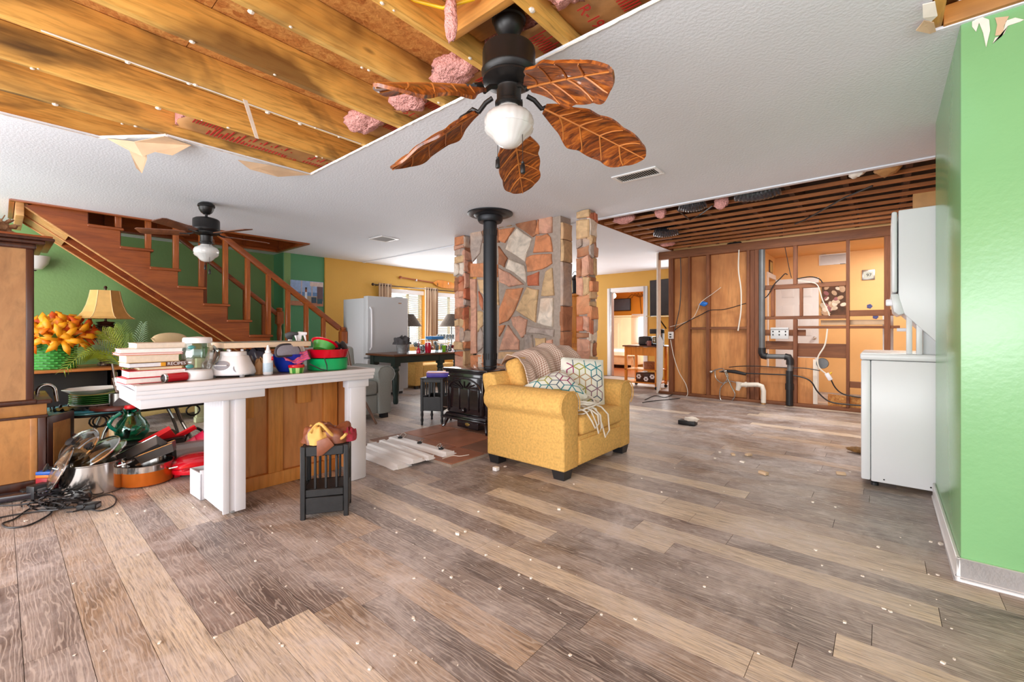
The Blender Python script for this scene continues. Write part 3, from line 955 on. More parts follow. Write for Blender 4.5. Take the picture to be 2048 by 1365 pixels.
# lining of the stairwell opening
struct('trim_6', MB().box(-6.82, -6.775, .07, 3.12, 2.422, 2.47).box(-7.9, -6.82, 3.06, 3.12, 2.422, 2.47).box(-7.93, -7.88, .07, 3.12, 2.422, 2.47).box(-7.9, -6.8, .06, .10, 2.422, 2.47), M['stair'], bevel=.004)
struct('trim_7', MB().box(-6.80, -6.775, .1, 3.1, 2.47, 3.2).box(-7.9, -6.8, 3.09, 3.11, 2.47, 3.2).box(-7.92, -7.895, .1, 3.1, 2.47, 3.2).box(-7.9, -6.8, .09, .1, 2.47, 3.2).box(-7.92, -6.775, .09, 3.11, 3.2, 3.22), M['stair'])
for y in (.9, 1.45, 2.0, 2.55):
    MB().box(-7.89, -7.87, y, y + .03, 2.47, 3.2).build('panel_moulding', M['stair'], bpy.data.objects['trim_7'])
# ================================================================ CEILING FANS
k = NT('leaf_blade_wood')
vec = k.coords((1.2, 14, 6))
n_ = k.noise(vec, 4.5, 6, .6, .8)
k.col(k.ramp(n_, [(.32, rgb(52, 22, 6)), (.5, rgb(128, 62, 18)), (.72, rgb(206, 118, 40))]))
k.set(Roughness=.38); k.b.inputs['Coat Weight'].default_value = .25; k.bump(n_, .4, .004)
M['leaf'] = k.m
M['vein'] = plain('carved_leaf_vein', (196, 122, 58), .4)


def leaf_w(s):
    w = .112 * min(1, .22 + 2.4 * s) * (1 - max(0, (s - .62) / .38) ** 2.2) ** .6 if s < 1 else 0
    return max(.012, w) * (1 + .10 * abs(math.sin(PI * (s * 4.4 + .1))) - .03)


def leaf_blade(root, ang, R0, R1, drop, droop, pitch, mat):
    h = V((-math.sin(ang), math.cos(ang), 0))
    al = V((math.cos(ang) * math.cos(droop), math.sin(ang) * math.cos(droop), -math.sin(droop)))
    cr = h * math.cos(pitch) + V((0, 0, math.sin(pitch)))
    cr = (cr - al * cr.dot(al)).normalized()
    nn = al.cross(cr)
    o0 = V((math.cos(ang) * R0, math.sin(ang) * R0, drop))
    L = R1 - R0

    def P(s, q, t):
        w = leaf_w(s)
        z = -.03 * (abs(q) ** 2) * (w / .12) + .006 * math.sin(PI * 4.6 * s) * abs(q) - .02 * s * s
        return o0 + al * (s * L) + cr * (q * w) + nn * (z + t)
    b = MB()
    nu, nv = 12, 36
    for t in (.006, -.006): b.grid(lambda u, v, t=t: P(v, u * 2 - 1, t), nu, nv)
    m = (nu + 1) * (nv + 1)
    ring = [j * (nu + 1) for j in range(nv + 1)] + [nv * (nu + 1) + i for i in range(1, nu + 1)] + [j * (nu + 1) + nu for j in range(nv - 1, -1, -1)] + [i for i in range(nu - 1, 0, -1)]
    for i in range(len(ring)):
        a, c = ring[i], ring[(i + 1) % len(ring)]
        b.f.append((a, c, c + m, a + m))
    b.uv = {}
    Lm = frame_m(root.location + o0, al, cr)
    bl = b.build('blade', mat, root, local=True, smooth=True)
    vb = MB()
    for t in (-.0075, .0075):
        vb.tube([P(s, 0, t) for s in [i / 14 for i in range(15)]], [.0055 - .003 * i / 14 for i in range(15)], 6)
        for i in range(1, 5):
            s0 = .02 + .2 * i - .08
            for sd in (-1, 1):
                vb.tube([P(min(.96, s0 + .13 * q), sd * .93 * q, t) for q in (0, .25, .5, .75, 1)], [.004, .004, .0035, .003, .002], 5)
    vb.build('vein', M['vein'], bl, local=True, smooth=True)
    ab = MB()
    ab.tube([V((math.cos(ang) * .085, math.sin(ang) * .085, drop + .045)), V((math.cos(ang) * .12, math.sin(ang) * .12, drop + .03)), V((math.cos(ang) * .155, math.sin(ang) * .155, drop - .005)), P(.02, 0, .015), P(.1, 0, .012)], [.011, .011, .011, .012, .008], 8)
    ab.add([P(s, q, t) for t in (.0065, .014) for s, q in ((.01, 0), (.05, .6), (.13, .55), (.19, 0), (.13, -.55), (.05, -.6))],
           [tuple(range(6)), tuple(range(6, 12))] + [(i, (i + 1) % 6, 6 + (i + 1) % 6, 6 + i) for i in range(6)])
    ab.build('blade_arm', M['black_metal'], root, local=True, smooth=True)


def fan_body(root, top, rod, sc=1.0, chain=.2):
    """built downwards from the canopy top at local z = top"""
    q = lambda pr: [(r * sc, top + z * sc) for r, z in pr]
    MB().lathe(q([(.0, 0), (.05, -.002), (.074, -.02), (.078, -.032), (.078, -.045), (.07, -.05), (.066, -.075), (.05, -.105), (.034, -.118), (.03, -.122), (.0, -.122)]), n=32).build('canopy', M['black_metal'], root, local=True, smooth=True)
    z = -.115
    MB().lathe(q([(.013, z), (.013, z - rod)]), n=14).build('downrod', M['black_metal'], root, local=True, smooth=True)
    z -= rod
    MB().lathe(q([(.0, z + .01), (.06, z + .006), (.1, z - .004), (.118, z - .016), (.121, z - .03), (.121, z - .105), (.126, z - .112), (.126, z - .122), (.112, z - .14), (.12, z - .15), (.12, z - .158), (.095, z - .172), (.06, z - .178), (0, z - .178)]), n=40).build('motor_housing', M['black_metal'], root, local=True, smooth=True)
    z -= .178
    MB().lathe(q([(.05, z + .004), (.058, z - .01), (.056, z - .018), (.056, z - .07), (.064, z - .076), (.064, z - .088), (.05, z - .094), (.045, z - .11), (0, z - .11)]), n=32).build('switch_housing', M['black_metal'], root, local=True, smooth=True)
    z -= .10
    gp = [(.05, z), (.056, z - .012), (.1, z - .035), (.112, z - .055), (.113, z - .078), (.106, z - .095), (.112, z - .10), (.1, z - .118), (.076, z - .135), (.062, z - .155), (.044, z - .172), (.02, z - .18), (0.0001, z - .182)]
    MB().lathe(q(gp), n=60, flute=20, famp=.012).build('light_globe', M['opal'], root, local=True, smooth=True)
    for sx_, dz in ((-.075, .2), (.07, .26)):
        c = MB().tube([(sx_ * sc, .01, top + (z + .02) * sc), (sx_ * sc * 1.05, .01, top + (z - dz) * sc)], .0016, 5)
        c.lathe([(.0001, 0), (.008, -.003), (.006, -.01), (.010, -.018), (.011, -.05), (.008, -.055), (.0001, -.056)], (sx_ * sc * 1.05, .01, top + (z - dz) * sc), 10)
        c.build('pull_chain', M['black_metal'], root, local=True, smooth=True)
    return z


f1 = thing('ceiling_fan', 'large black ceiling fan with carved wooden leaf blades hanging in the torn ceiling hole', 'ceiling fan', (-1.308, 1.513, 1.85))
ft = 2.56 - 1.85
fan_body(f1, ft, .05, 1.0)
for i in range(5):
    leaf_blade(f1, math.radians(12 + 72 * i + 40.44), .17, .71, 2.135 - 1.85, math.radians(19), math.radians(-21), M['leaf'])
M['fan_blade'] = wood('brown_fan_blade', (96, 52, 34), (140, 84, 56), 'X', 8, .45, .05)
f2 = thing('ceiling_fan', 'smaller black ceiling fan with plain brown blades below the white ceiling by the stairs', 'ceiling fan', (-5.43, 1.41, 1.75))
fan_body(f2, 2.4385 - 1.75, .05, 1.0)
for i in range(5):
    a = math.radians(20 + 72 * i)
    R_ = Matrix.Rotation(a, 4, 'Z') @ Matrix.Rotation(math.radians(12), 4, 'X')
    b = MB().prism([(.17, -.05, 0), (.26, -.065, 0), (.58, -.07, 0), (.61, -.05, 0), (.61, .05, 0), (.58, .07, 0), (.26, .065, 0), (.17, .05, 0)], (0, 0, .008))
    b.xf(Matrix.Translation((0, 0, .355)) @ R_).build('blade', M['fan_blade'], f2, local=True, bevel=.002)
    MB().tube([(.1, 0, .01), (.15, 0, -.005), (.24, 0, -.003)], .010, 6).xf(Matrix.Translation((0, 0, .36)) @ R_).build('blade_arm', M['black_metal'], f2, local=True, smooth=True)

# ================================================================ YELLOW ARMCHAIR
ch = thing('armchair', 'wide mustard yellow upholstered armchair with rolled arms, in the middle of the floor', 'armchair', (-2.08, 3.15, 0))
cx0, cx1, cy0, cy1 = -2.52, -1.735, 2.625, 3.69
MB().box(cx0 + .02, cx1 - .01, cy0 + .19, cy1 - .19, .075, .30).build('base', M['yellow_fab'], ch, bevel=.015)
ap = [(0, .07), (0, .45), (-.02, .47), (-.045, .50), (-.05, .545), (-.035, .595), (.0, .63), (.05, .648), (.11, .645), (.165, .625), (.195, .585), (.2, .54), (.195, .5), (.195, .07)]
def arm(y0, sgn):
    b = MB().prism([(cx0 + .01, y0 + sgn * p, z) for p, z in ap], (cx1 - cx0 - .02, 0, 0))
    b.build('arm', M['yellow_fab'], ch, bevel=.014, angle=50)
    w = MB().tube([(cx1 - .004, y0 + sgn * p, z) for p, z in ap[1:-1]], .005, 6)
    w.build('welt', M['yellow_fab'], ch, smooth=True)
arm(cy0, 1); arm(cy1, -1)
MB().box(cx1 - .03, cx1 + .004, cy0 + .197, cy1 - .197, .09, .27).build('front_panel', M['yellow_fab'], ch, bevel=.01)
sb = MB().box(cx0 + .22, cx1 + .02, cy0 + .203, cy1 - .203, .302, .445)
sb.build('seat_cushion', M['yellow_fab'], ch, bevel=.035, seg=4)
bk = MB().prism([(cx0 + .02, 0, .28), (cx0 + .2, 0, .28), (cx0 + .06, 0, .72), (cx0 + .01, 0, .745), (cx0 - .08, 0, .73), (cx0 - .08, 0, .68)], (0, cy1 - cy0 - .06, 0))
bk.xf(Matrix.Translation((0, cy0 + .03, 0))).build('back', M['yellow_fab'], ch, bevel=.02)
for i in range(2):
    ya = cy0 + .205 + i * .33
    b = MB().box(-.085, .085, ya, ya + .325, 0, .42)
    b.xf(Matrix.Translation((cx0 + .20, 0, .447)) @ Matrix.Rotation(math.radians(-17), 4, 'Y')).build('back_cushion', M['yellow_fab'], ch, bevel=.05, seg=4)
for x, y in ((cx0 + .07, cy0 + .07), (cx1 - .075, cy0 + .07), (cx0 + .07, cy1 - .07), (cx1 - .075, cy1 - .07)):
    MB().frustum(x - .045, x + .045, y - .045, y + .045, 0.001, .075, -.012, -.012).build('leg', M['black_plastic'], ch)
# gingham throw
k = NT('pink_gingham')
uvn = k.n('ShaderNodeUVMap'); uvn.uv_map = 'UVMap'
ck = []
sp_ = k.n('ShaderNodeSeparateXYZ'); k.l(uvn.outputs[0], sp_.inputs[0])
for i in range(2):
    m1 = k.n('ShaderNodeMath', operation='FRACT'); m0 = k.n('ShaderNodeMath', operation='MULTIPLY', i_1=62.0)
    k.l(sp_.outputs[i], m0.inputs[0]); k.l(m0.outputs[0], m1.inputs[0])
    m2 = k.n('ShaderNodeMath', operation='GREATER_THAN', i_1=.5); k.l(m1.outputs[0], m2.inputs[0]); ck.append(m2.outputs[0])
sm = k.n('ShaderNodeMath', operation='ADD'); k.l(ck[0], sm.inputs[0]); k.l(ck[1], sm.inputs[1])
hf = k.n('ShaderNodeMath', operation='MULTIPLY', i_1=.5); k.l(sm.outputs[0], hf.inputs[0])
k.col(k.ramp(hf.outputs[0], [(0.0, rgb(222, 206, 192)), (1.0, rgb(156, 112, 94))]))
k.set(Roughness=.9)
M['gingham'] = k.m
prof = [(-2.19, .56), (-2.23, .68), (-2.28, .81), (-2.34, .895), (-2.43, .915), (-2.52, .88), (-2.60, .80), (-2.63, .68), (-2.635, .6)]
def throw(u, v):
    v = min(v, .5 + u * 1.6)
    q = v * (len(prof) - 1); i = min(int(q), len(prof) - 2); f = q - i
    x = prof[i][0] * (1 - f) + prof[i + 1][0] * f; z = prof[i][1] * (1 - f) + prof[i + 1][1] * f
    y = 2.79 + u * .93
    wv = math.sin(u * 23 + 3.1 * v) * .016 + math.sin(u * 41 + 1.3 + 6 * v) * .010
    bulge = .05 * math.exp(-((u - .62) / .25) ** 2) - .05 * math.exp(-((u - .05) / .12) ** 2)
    hem = (.06 * max(0, 1 - u / .3) - .16 * max(0, u - .35)) * max(0, 1 - v * 4)
    lift = .03 * noise.noise(V((u * 5, v * 3, 2.2)))
    return V((x + wv * (1.2 if v < .3 else .6) + .02 * noise.noise(V((u * 6, v * 4, 0))), y + .03 * math.sin(v * 7), z + bulge * (.4 + .6 * math.sin(PI * min(1, v * 1.2))) + wv * .7 + lift - hem))
MB().grid(throw, 70, 34, (1.0, .9)).build('throw_blanket', M['gingham'], smooth=True, solid=.006, label='pink and white gingham throw crumpled over the back of the yellow armchair', cat='blanket', angle=180)
# cube-pattern cushions: printed outlines follow the pillow surface
M['cush'] = plain('off_white_cushion_cotton', (228, 228, 216), .9, var=.05, vs=30, bump=.2, bs=150)
PR = [plain('print_' + n, c, .9) for n, c in (('teal', (52, 132, 140)), ('magenta', (150, 38, 96)), ('olive', (158, 156, 60)), ('slate', (92, 108, 124)), ('mauve', (140, 108, 122)), ('tan_ink', (186, 150, 110)))]
def cushion(label, Mx, w, h, t, seed):
    r3 = random.Random(seed)
    root = thing('cushion', label, 'cushion', Mx.translation, rot=Mx.to_euler())
    def S(a, b_, side, off=0.0):          # a, b in -1..1
        e = (max(0, 1 - abs(a) ** 3.2) * max(0, 1 - abs(b_) ** 3.2)) ** .55
        pin = 1 - .07 * (1 - abs(a)) * abs(b_) ** 3 - 0
        pin2 = 1 - .07 * (1 - abs(b_)) * abs(a) ** 3
        return V((a * w / 2 * pin, b_ * h / 2 * pin2, side * (t / 2 * e + off) + .004 * noise.noise(V((a * 2.5, b_ * 2.5, seed)))))
    g = MB()
    for sd in (1, -1): g.grid(lambda u, v, sd=sd: S(u * 2 - 1, v * 2 - 1, sd), 20, 20)
    g.uv = {}
    g.build('cover', M['cush'], root, local=True, smooth=True, angle=60)
    R_ = .062
    lines = {i: MB() for i in range(6)}
    dx_, dy_ = R_ * math.sqrt(3), R_ * 1.5
    seen = set()
    for j in range(-6, 7):
        for i in range(-6, 7):
            cx_, cy_ = (i + (.5 if j % 2 else 0)) * dx_, j * dy_
            ci = r3.randrange(6)
            hexp = [(cx_ + R_ * math.sin(q * PI / 3), cy_ + R_ * math.cos(q * PI / 3)) for q in range(6)]
            segs = [(hexp[q], hexp[(q + 1) % 6]) for q in range(6)] + [((cx_, cy_), hexp[q]) for q in (1, 3, 5)]
            for p, q in segs:
                key = tuple(sorted((tuple(round(c_, 3) for c_ in p), tuple(round(c_, 3) for c_ in q))))
                if key in seen or max(abs(p[0]), abs(q[0])) > w * .49 or max(abs(p[1]), abs(q[1])) > h * .49: continue
                seen.add(key)
                d = V((q[0] - p[0], q[1] - p[1])); nrm_ = V((-d.y, d.x)).normalized() * .0045
                for sd in (1,):
                    vs = []
                    for f in (0, .5, 1):
                        for s_ in (-1, 1):
                            x, y = p[0] + d.x * f + nrm_.x * s_, p[1] + d.y * f + nrm_.y * s_
                            vs.append(S(x / (w / 2), y / (h / 2), sd, .0012))
                    lines[ci].add(vs, [(0, 1, 3, 2), (2, 3, 5, 4)])
    for ci, lb in lines.items():
        if lb.v: lb.build('printed_outline', PR[ci], root, local=True, kind='stuff')
    return root
def facing(pos, n, up=(0, 0, 1), roll=0):
    n = V(n).normalized(); x = V(up).cross(n).normalized(); y = n.cross(x)
    return Matrix.Translation(V(pos)) @ (Matrix((x, y, n)).transposed().to_4x4()) @ Matrix.Rotation(roll, 4, 'Z')
cushion('square cushion printed with coloured cube outlines, standing upright against the far chair arm', facing((-2.02, 3.33, .64), (.80, -.62, .28), roll=-.08), .40, .42, .14, 4)
cushion('cube-print cushion slumped behind the near arm of the yellow chair', facing((-2.03, 2.93, .60), (.45, -.5, .85), roll=.5), .40, .36, .15, 9)
# coil of white cable on the seat
cb_ = MB(); r3 = random.Random(8)
for i in range(6):
    pts = []
    for j in range(24):
        a = 2 * PI * j / 24
        pts.append(V((-1.81 + .10 * (.6 + .06 * ((i * 5) % 9)) * math.cos(a) + r3.uniform(-.006, .006) + .01 * math.sin(i), 3.0 + .15 * (.65 + .07 * ((i * 4) % 9)) * math.sin(a) + .03 * math.sin(i * 2.1) + r3.uniform(-.006, .006), .472 + .017 * i + .03 * math.sin(a + i))))
    cb_.tube(pts, .0065, 6, closed=True)
for y0, L, w in ((3.02, .17, .06), (3.12, .22, .09), (2.96, .12, .08)):
    pts = [V((-1.80, y0 - w, .50)), V((-1.735, y0 - w * .7, .475)), V((-1.70, y0 - w * .3, .46 - L * .5)), V((-1.70, y0 + w * .3, .46 - L)), V((-1.698, y0 + w, .46 - L * .8)), V((-1.70, y0 + w * .8, .46 - L * .2)), V((-1.74, y0 + w * .4, .475)), V((-1.8, y0, .50))]
    cb_.tube([pts[0].lerp(pts[1], 0)] + pts, .0065, 6)
cb_.build('cable_coil', M['wire_w'], smooth=True, label='tangled coil of white cable on the yellow chair seat, loops hanging over the edge', cat='cable')

# ================================================================ BAR COUNTER
bar = thing('bar_counter', 'white-trimmed bar counter on beadboard legs with an unfinished back, left foreground', 'counter', (-3.15, 1.1, 0))
BX, BZ = -2.87, .815
M['laminate'] = plain('grey_wood_laminate', (128, 118, 112), .4, var=.18, vs=9)
by0, by1 = .455, 1.785
MB().box(-3.5, BX + .002, by0 + .002, by1 - .002, BZ - .03, BZ).build('worktop', M['laminate'], bar)
tr = MB()
for o_, z0, z1 in ((0, BZ - .028, BZ + .001), (-.008, BZ - .05, BZ - .028), (-.02, BZ - .075, BZ - .05)):
    tr.box(BX + o_ - .02, BX + o_ + .012, by0 - .012, by1 + .012, z0, z1).box(-3.5, BX + o_ - .02, by0 - .012 - o_ * .5, by0 + .02, z0, z1).box(-3.5, BX + o_ - .02, by1 - .02, by1 + .012 + o_ * .5, z0, z1)
tr.build('edge_moulding', M['white_wood'], bar, bevel=.004)
MB().box(BX - .055, BX - .03, by0 + .01, 1.06, BZ - .125, BZ - .07).build('apron', M['white_wood'], bar, bevel=.004)
MB().box(-3.5, BX - .055, by0 + .01, by0 + .035, BZ - .125, BZ - .07).build('apron', M['white_wood'], bar, bevel=.004)
MB().box(-3.0, -2.94, .85, .955, .025, BZ - .075).build('leg', M['white_wood'], bar, bevel=.003)
MB().box(-2.941, -2.928, .842, .875, .02, BZ - .075).box(-2.941, -2.928, .905, .962, .02, BZ - .075).build('leg_trim', M['white_wood'], bar, bevel=.002)
MB().box(-3.32, -3.0, .862, .95, .025, BZ - .08).build('end_panel', M['white_wood'], bar)
for i in range(9):
    x = -3.325 + i * .0365
    MB().box(x, x + .031, .85, .8625, .02, BZ - .085).build('beadboard_strip', M['white_wood'], bar, bevel=.003, seg=1)
MB().box(-3.335, -3.31, .957, 1.74, .03, BZ - .03).build('back_panel', M['ply'], bar)
MB().box(-3.31, -2.98, 1.735, 1.75, .03, BZ - .05).build('side_panel', M['ply'], bar)
MB().box(-3.31, -3.27, .96, 1.735, 0.001, .092).build('sill', M['pine_z'], bar, bevel=.003)
def bst(u0, u1, v0, v1, x=-3.31, d=.035):
    p0, p1 = ax(u0, v1, x + d), ax(u1, v0, x + d)
    MB().box(x, x + d, p0.y, p1.y, max(.092, p0.z), min(BZ - .03, p1.z)).build('stud', M['pine_z'], bar, bevel=.003)
bst(537, 566, 740, 1000); bst(482, 508, 740, 840); bst(595, 622, 740, 808); bst(648, 675, 740, 1000)
MB().box(-2.995, -2.945, 1.63, 1.775, .003, BZ - .075).build('leg', M['white_wood'], bar, bevel=.003)
MB().box(-2.945, -2.932, 1.645, 1.76, .003, BZ - .12).build('leg_trim', M['white_wood'], bar, bevel=.003)
MB().box(-3.0, -2.925, 1.62, 1.785, BZ - .135, BZ - .076).build('leg_cap', M['white_wood'], bar, bevel=.004)
M['castor'] = plain('grey_castor_plastic', (186, 186, 188), .4)
for y, x in ((.91, -2.97), (.91, -3.28)):
    MB().lathe([(.0001, -.01), (.016, -.01), (.022, -.006), (.022, .006), (.016, .01), (.0001, .01)], M=Matrix.Translation((x, y, .0225)) @ Matrix.Rotation(PI / 2, 4, 'Y') @ Matrix.Rotation(.5, 4, 'Y'), n=18).build('castor', M['castor'], bar, smooth=True)

# ================================================================ LAUNDRY TOWER
wd = thing('laundry_tower', 'white stacked washer and dryer seen from its side by the green wall', 'washer dryer', (.3, 4.3, 0))
y0, y1 = 3.975, 4.66
MB().box(-.07, .75, y0, y1, .035, .885).build('washer_cabinet', M['enamel'], wd, bevel=.008)
MB().box(-.125, -.072, y0 - .001, y1, .04, .885).build('washer_front', M['enamel'], wd, bevel=.010)
MB().box(-.13, .75, y0 - .004, y1 + .004, .887, .935).build('washer_deck', M['enamel'], wd, bevel=.012)
for x in (-.05, .7):
    for y in (y0 + .05, y1 - .05): MB().lathe([(.022, .001), (.022, .02), (.012, .022), (.012, .04)], (x, y, 0), 12).build('foot', M['black_plastic'], wd)
MB().box(.02, .16, y0 - .0015, y0 + .01, .90, .905).build('gap_line', M['gap'], wd)
for x, z in ((.0, .06), (.235, .06)):
    MB().lathe([(.0001, 0), (.005, 0), (.005, .002), (.0001, .002)], M=Matrix.Translation((x, y0, z)) @ Matrix.Rotation(PI / 2, 4, 'X'), n=10).build('screw', M['gap'], wd)
def dy(u, v): return ay(u, v, y0)
dp = [dy(1797, 421), dy(1797, 610), dy(1806, 626), dy(1888, 698)]
pts = [(dp[0].x, dp[0].z), (dp[1].x, dp[1].z), (dp[2].x, dp[2].z), (dp[3].x, dp[3].z), (.75, .66), (.75, dp[0].z + .005)]
MB().prism([(x, y0, z) for x, z in pts], (0, y1 - y0, 0)).build('dryer_cabinet', M['enamel'], wd, bevel=.006)
a, b_ = dy(1783, 427), dy(1795.5, 586)
MB().box(a.x, b_.x - .002, y0 - .002, y1, b_.z + .002, a.z + .01).build('dryer_front', M['enamel'], wd, bevel=.012)
a, b_ = dy(1783, 588), dy(1797, 626)
MB().prism([(a.x - .005, y0 - .003, a.z - .002), (b_.x - .002, y0 - .003, a.z - .002), (b_.x + .03, y0 - .003, b_.z - .005), (b_.x - .0, y0 - .003, b_.z - .015), (a.x + .012, y0 - .003, b_.z + .01)], (0, y1 - y0 + .003, 0)).build('control_panel', M['enamel'], wd, bevel=.004)
a = dy(1776, 606)
MB().box(a.x - .012, a.x + .04, y0 + .03, y0 + .08, a.z - .02, a.z + .025).build('dial', M['whitepl'], wd, bevel=.008)
for x in (.115, .165): MB().box(x, x + .03, y0 + .015, y0 + .06, .935, 1.2).build('support_post', M['enamel'], wd, bevel=.004)
MB().box(.2, .75, y0 + .05, y1 - .05, .935, 1.15).build('back_panel', M['fridge'], wd)
MB().tube([(.07, y0 + .2, 1.10), (.13, y0 + .2, 1.10)], .012, 8).build('hose', M['whitepl'], wd, smooth=True)

# ================================================================ WOOD STOVE
sv = thing('wood_stove', 'glossy black cast iron wood stove on the hearth behind the yellow chair', 'stove', (-3.4, 3.45, hz))
sx0, sx1, sy0, sy1 = -3.70, -3.06, 3.2, 3.72
MB().box(sx0 + .02, sx1 - .02, sy0 + .02, sy1, .14, .64).build('firebox', M['iron'], sv, bevel=.02)
MB().box(sx0 - .02, sx1 + .02, sy0 - .02, sy1 + .02, .655, .685).box(sx0, sx1, sy0, sy1 + .005, .635, .655).build('top_plate', M['iron'], sv, bevel=.010)
MB().box(sx0 - .015, sx1 + .015, sy0 - .04, sy1, .135, .165).frustum(sx0, sx1, sy0 - .02, sy1, .165, .2, .02, .02).build('bottom_plate', M['iron'], sv, bevel=.010)
dr = MB().box(sx0 + .05, sx1 - .05, sy0 - .012, sy0 + .03, .21, .60).build('door', M['iron'], sv, bevel=.010)
def arch(cx_, z0, w, h, y, r):
    return MB().tube([(cx_ - w / 2, y, z0)] + [(cx_ - w / 2 * math.cos(PI * i / 14), y, z0 + h - w * .28 + w * .28 * math.sin(PI * i / 14)) for i in range(15)] + [(cx_ + w / 2, y, z0)], r, 6)
mx = (sx0 + sx1) / 2
arch(mx, .22, .5, .365, sy0 - .014, .010).build('door_arch', M['iron'], dr, smooth=True)
M['dark_pane'] = plain('dark_stove_glass', (34, 20, 22), .06, coat=.5)
for i in range(3):
    x0 = mx - .21 + i * .143
    MB().box(x0, x0 + .133, sy0 - .016, sy0 - .01, .27, .47).build('pane', M['dark_pane'], dr)
for i in range(4):
    x0 = mx - .215 + i * .1433
    MB().box(x0 - .006, x0 + .006, sy0 - .026, sy0 - .01, .25, .48).build('glazing_bar', M['iron'], dr, bevel=.003)
for i in range(7):
    a = PI * (i + .5) / 7
    p = V((mx - .2 * math.cos(a), sy0 - .02, .485 + .07 * math.sin(a)))
    MB().tube([V((mx - .05 * math.cos(a), sy0 - .02, .485)), p], .006, 5).build('fan_bar', M['iron'], dr, smooth=True)
MB().ball((mx, sy0 - .03, .245), .022, .016, .03).build('latch', M['iron'], dr, smooth=True)
MB().tube([(sx0 + .03, sy0 - .05, .26), (sx0 + .1, sy0 - .05, .262)], .006, 6).build('handle', M['chrome'], dr, smooth=True)
for i in range(8): MB().box(sx1 - .02, sx1 - .012, sy0 + .06 + i * .05, sy0 + .085 + i * .05, .2, .6).build('side_rib', M['iron'], sv)
for x, s_ in ((sx0 + .03, -1), (sx1 - .03, 1)):
    for y, t_ in ((sy0 + .02, -1), (sy1 - .04, 1)):
        MB().tube([(x, y, .15), (x + s_ * .02, y + t_ * .02, .09), (x + s_ * .03, y + t_ * .03, .05), (x + s_ * .05, y + t_ * .045, hz + .008)], [.028, .02, .013, .013], 8).build('leg', M['iron'], sv, smooth=True)
MB().box(mx - .16, mx + .16, sy0 + .03, sy0 + .3, .045, .135).build('ash_drawer', M['iron'], sv, bevel=.01)
MB().lathe([(.0001, 0), (.03, 0), (.026, .004), (.0001, .006)], M=Matrix.Translation((mx, sy0 + .03, .09)) @ Matrix.Rotation(PI / 2, 4, 'X'), n=16, sx=1.2, sy=.6).build('badge', plain('brass_badge', (170, 140, 80), .35, .8), sv)
sp = thing('stove_pipe', 'tall black stove pipe with a round flange at the ceiling', 'stove pipe', (-3.45, 3.66, .69))
pxy = (-3.45, 3.66, 0)
MB().lathe([(.078, .686), (.078, 1.0), (.08, 1.0), (.08, 1.02), (.0785, 1.02), (.0785, 2.37)], pxy, 32).build('pipe', M['pipe_black'], sp, smooth=True)
MB().lathe([(.083, 2.33), (.13, 2.335), (.145, 2.36), (.145, 2.395), (.175, 2.40), (.19, 2.415), (.245, 2.42), (.262, 2.428), (.262, 2.4385), (.08, 2.4385)], pxy, 40).build('ceiling_flange', M['pipe_black'], sp, smooth=True)
for z in (2.18, .76):
    sl = MB()
    for i in range(18):
        a = 2 * PI * i / 18
        sl.box(-.002, .002, -.005, .005, z, z + .07, Matrix.Translation((pxy[0] + .079 * math.cos(a), pxy[1] + .079 * math.sin(a), 0)) @ Matrix.Rotation(a, 4, 'Z'))
    sl.build('vent_slots', M['gap'], sp, kind='stuff')

# ================================================================ BLACK CRATE STAND in front of the counter
cr = thing('crate_stand', 'black slatted wooden crate stand in front of the counter', 'stand', (-2.53, 1.30, 0))
Lx, Ly = V((.55, .835, 0)), V((-.835, .55, 0))
P0 = V((-2.553, 1.118, 0))
cM = Matrix.Translation(P0) @ Matrix((Lx, Ly, V((0, 0, 1)))).transposed().to_4x4()
w_, d_, h_ = .262, .22, .425
def cb(nm, *a, **kw): MB().box(*a, M=cM).build(nm, M['black_wood'], cr, bevel=.004, seg=1, **kw)
for x in (0, w_ - .028):
    for y in (0, d_ - .028): cb('post', x, x + .028, y, y + .028, .0, h_)
for y in (.003, d_ - .018):
    cb('rail', .028, w_ - .028, y, y + .015, h_ - .06, h_ - .004); cb('rail', .028, w_ - .028, y, y + .015, .03, .125); cb('rail', .028, w_ - .028, y, y + .015, .128, .172)
    for i in range(3): cb('slat', .072 + i * .058, .087 + i * .058, y + .002, y + .013, .172, h_ - .06)
for x in (.003, w_ - .018):
    cb('rail', x, x + .015, .028, d_ - .028, h_ - .06, h_ - .004); cb('rail', x, x + .015, .028, d_ - .028, .03, .172)
    for i in range(3): cb('slat', x + .002, x + .013, .055 + i * .055, .07 + i * .055, .172, h_ - .06)
cb('shelf', .02, w_ - .02, .02, d_ - .02, .16, .172); cb('top_board', .006, w_ - .006, .006, d_ - .006, h_ - .016, h_ - .002)
def blob(fn, n=26, m=14): return MB().grid(fn, n, m)
M['leather'] = plain('crumpled_brown_leather', (128, 72, 46), .4, var=.3, vs=9, bump=.6, bs=20)
M['leather2'] = plain('tan_bag_lining', (206, 160, 84), .7, var=.15)
bg = thing('leather_bag', 'crumpled brown leather bag with tan lining on top of the black crate stand', 'bag', (-2.53, 1.3, h_))
def bagf(u, v, c=V((.13, .12)), rx=.15, ry=.11, hh=.09, sd=1.0):
    a = 2 * PI * u
    r = math.sin(PI * v * .5) if v < 1 else 1
    n3 = noise.noise(V((math.cos(a) * 2, math.sin(a) * 2, v * 3 + sd)))
    z = hh * math.cos(PI * v * .5) ** .6 * (1 + .5 * n3) + .012
    return cM @ V((c.x + rx * r * math.cos(a) * (1 + .25 * n3), c.y + ry * r * math.sin(a) * (1 + .25 * n3), h_ + max(.001, z - .013)))
MB().grid(bagf, 40, 16).build('body', M['leather'], bg, smooth=True, angle=180)
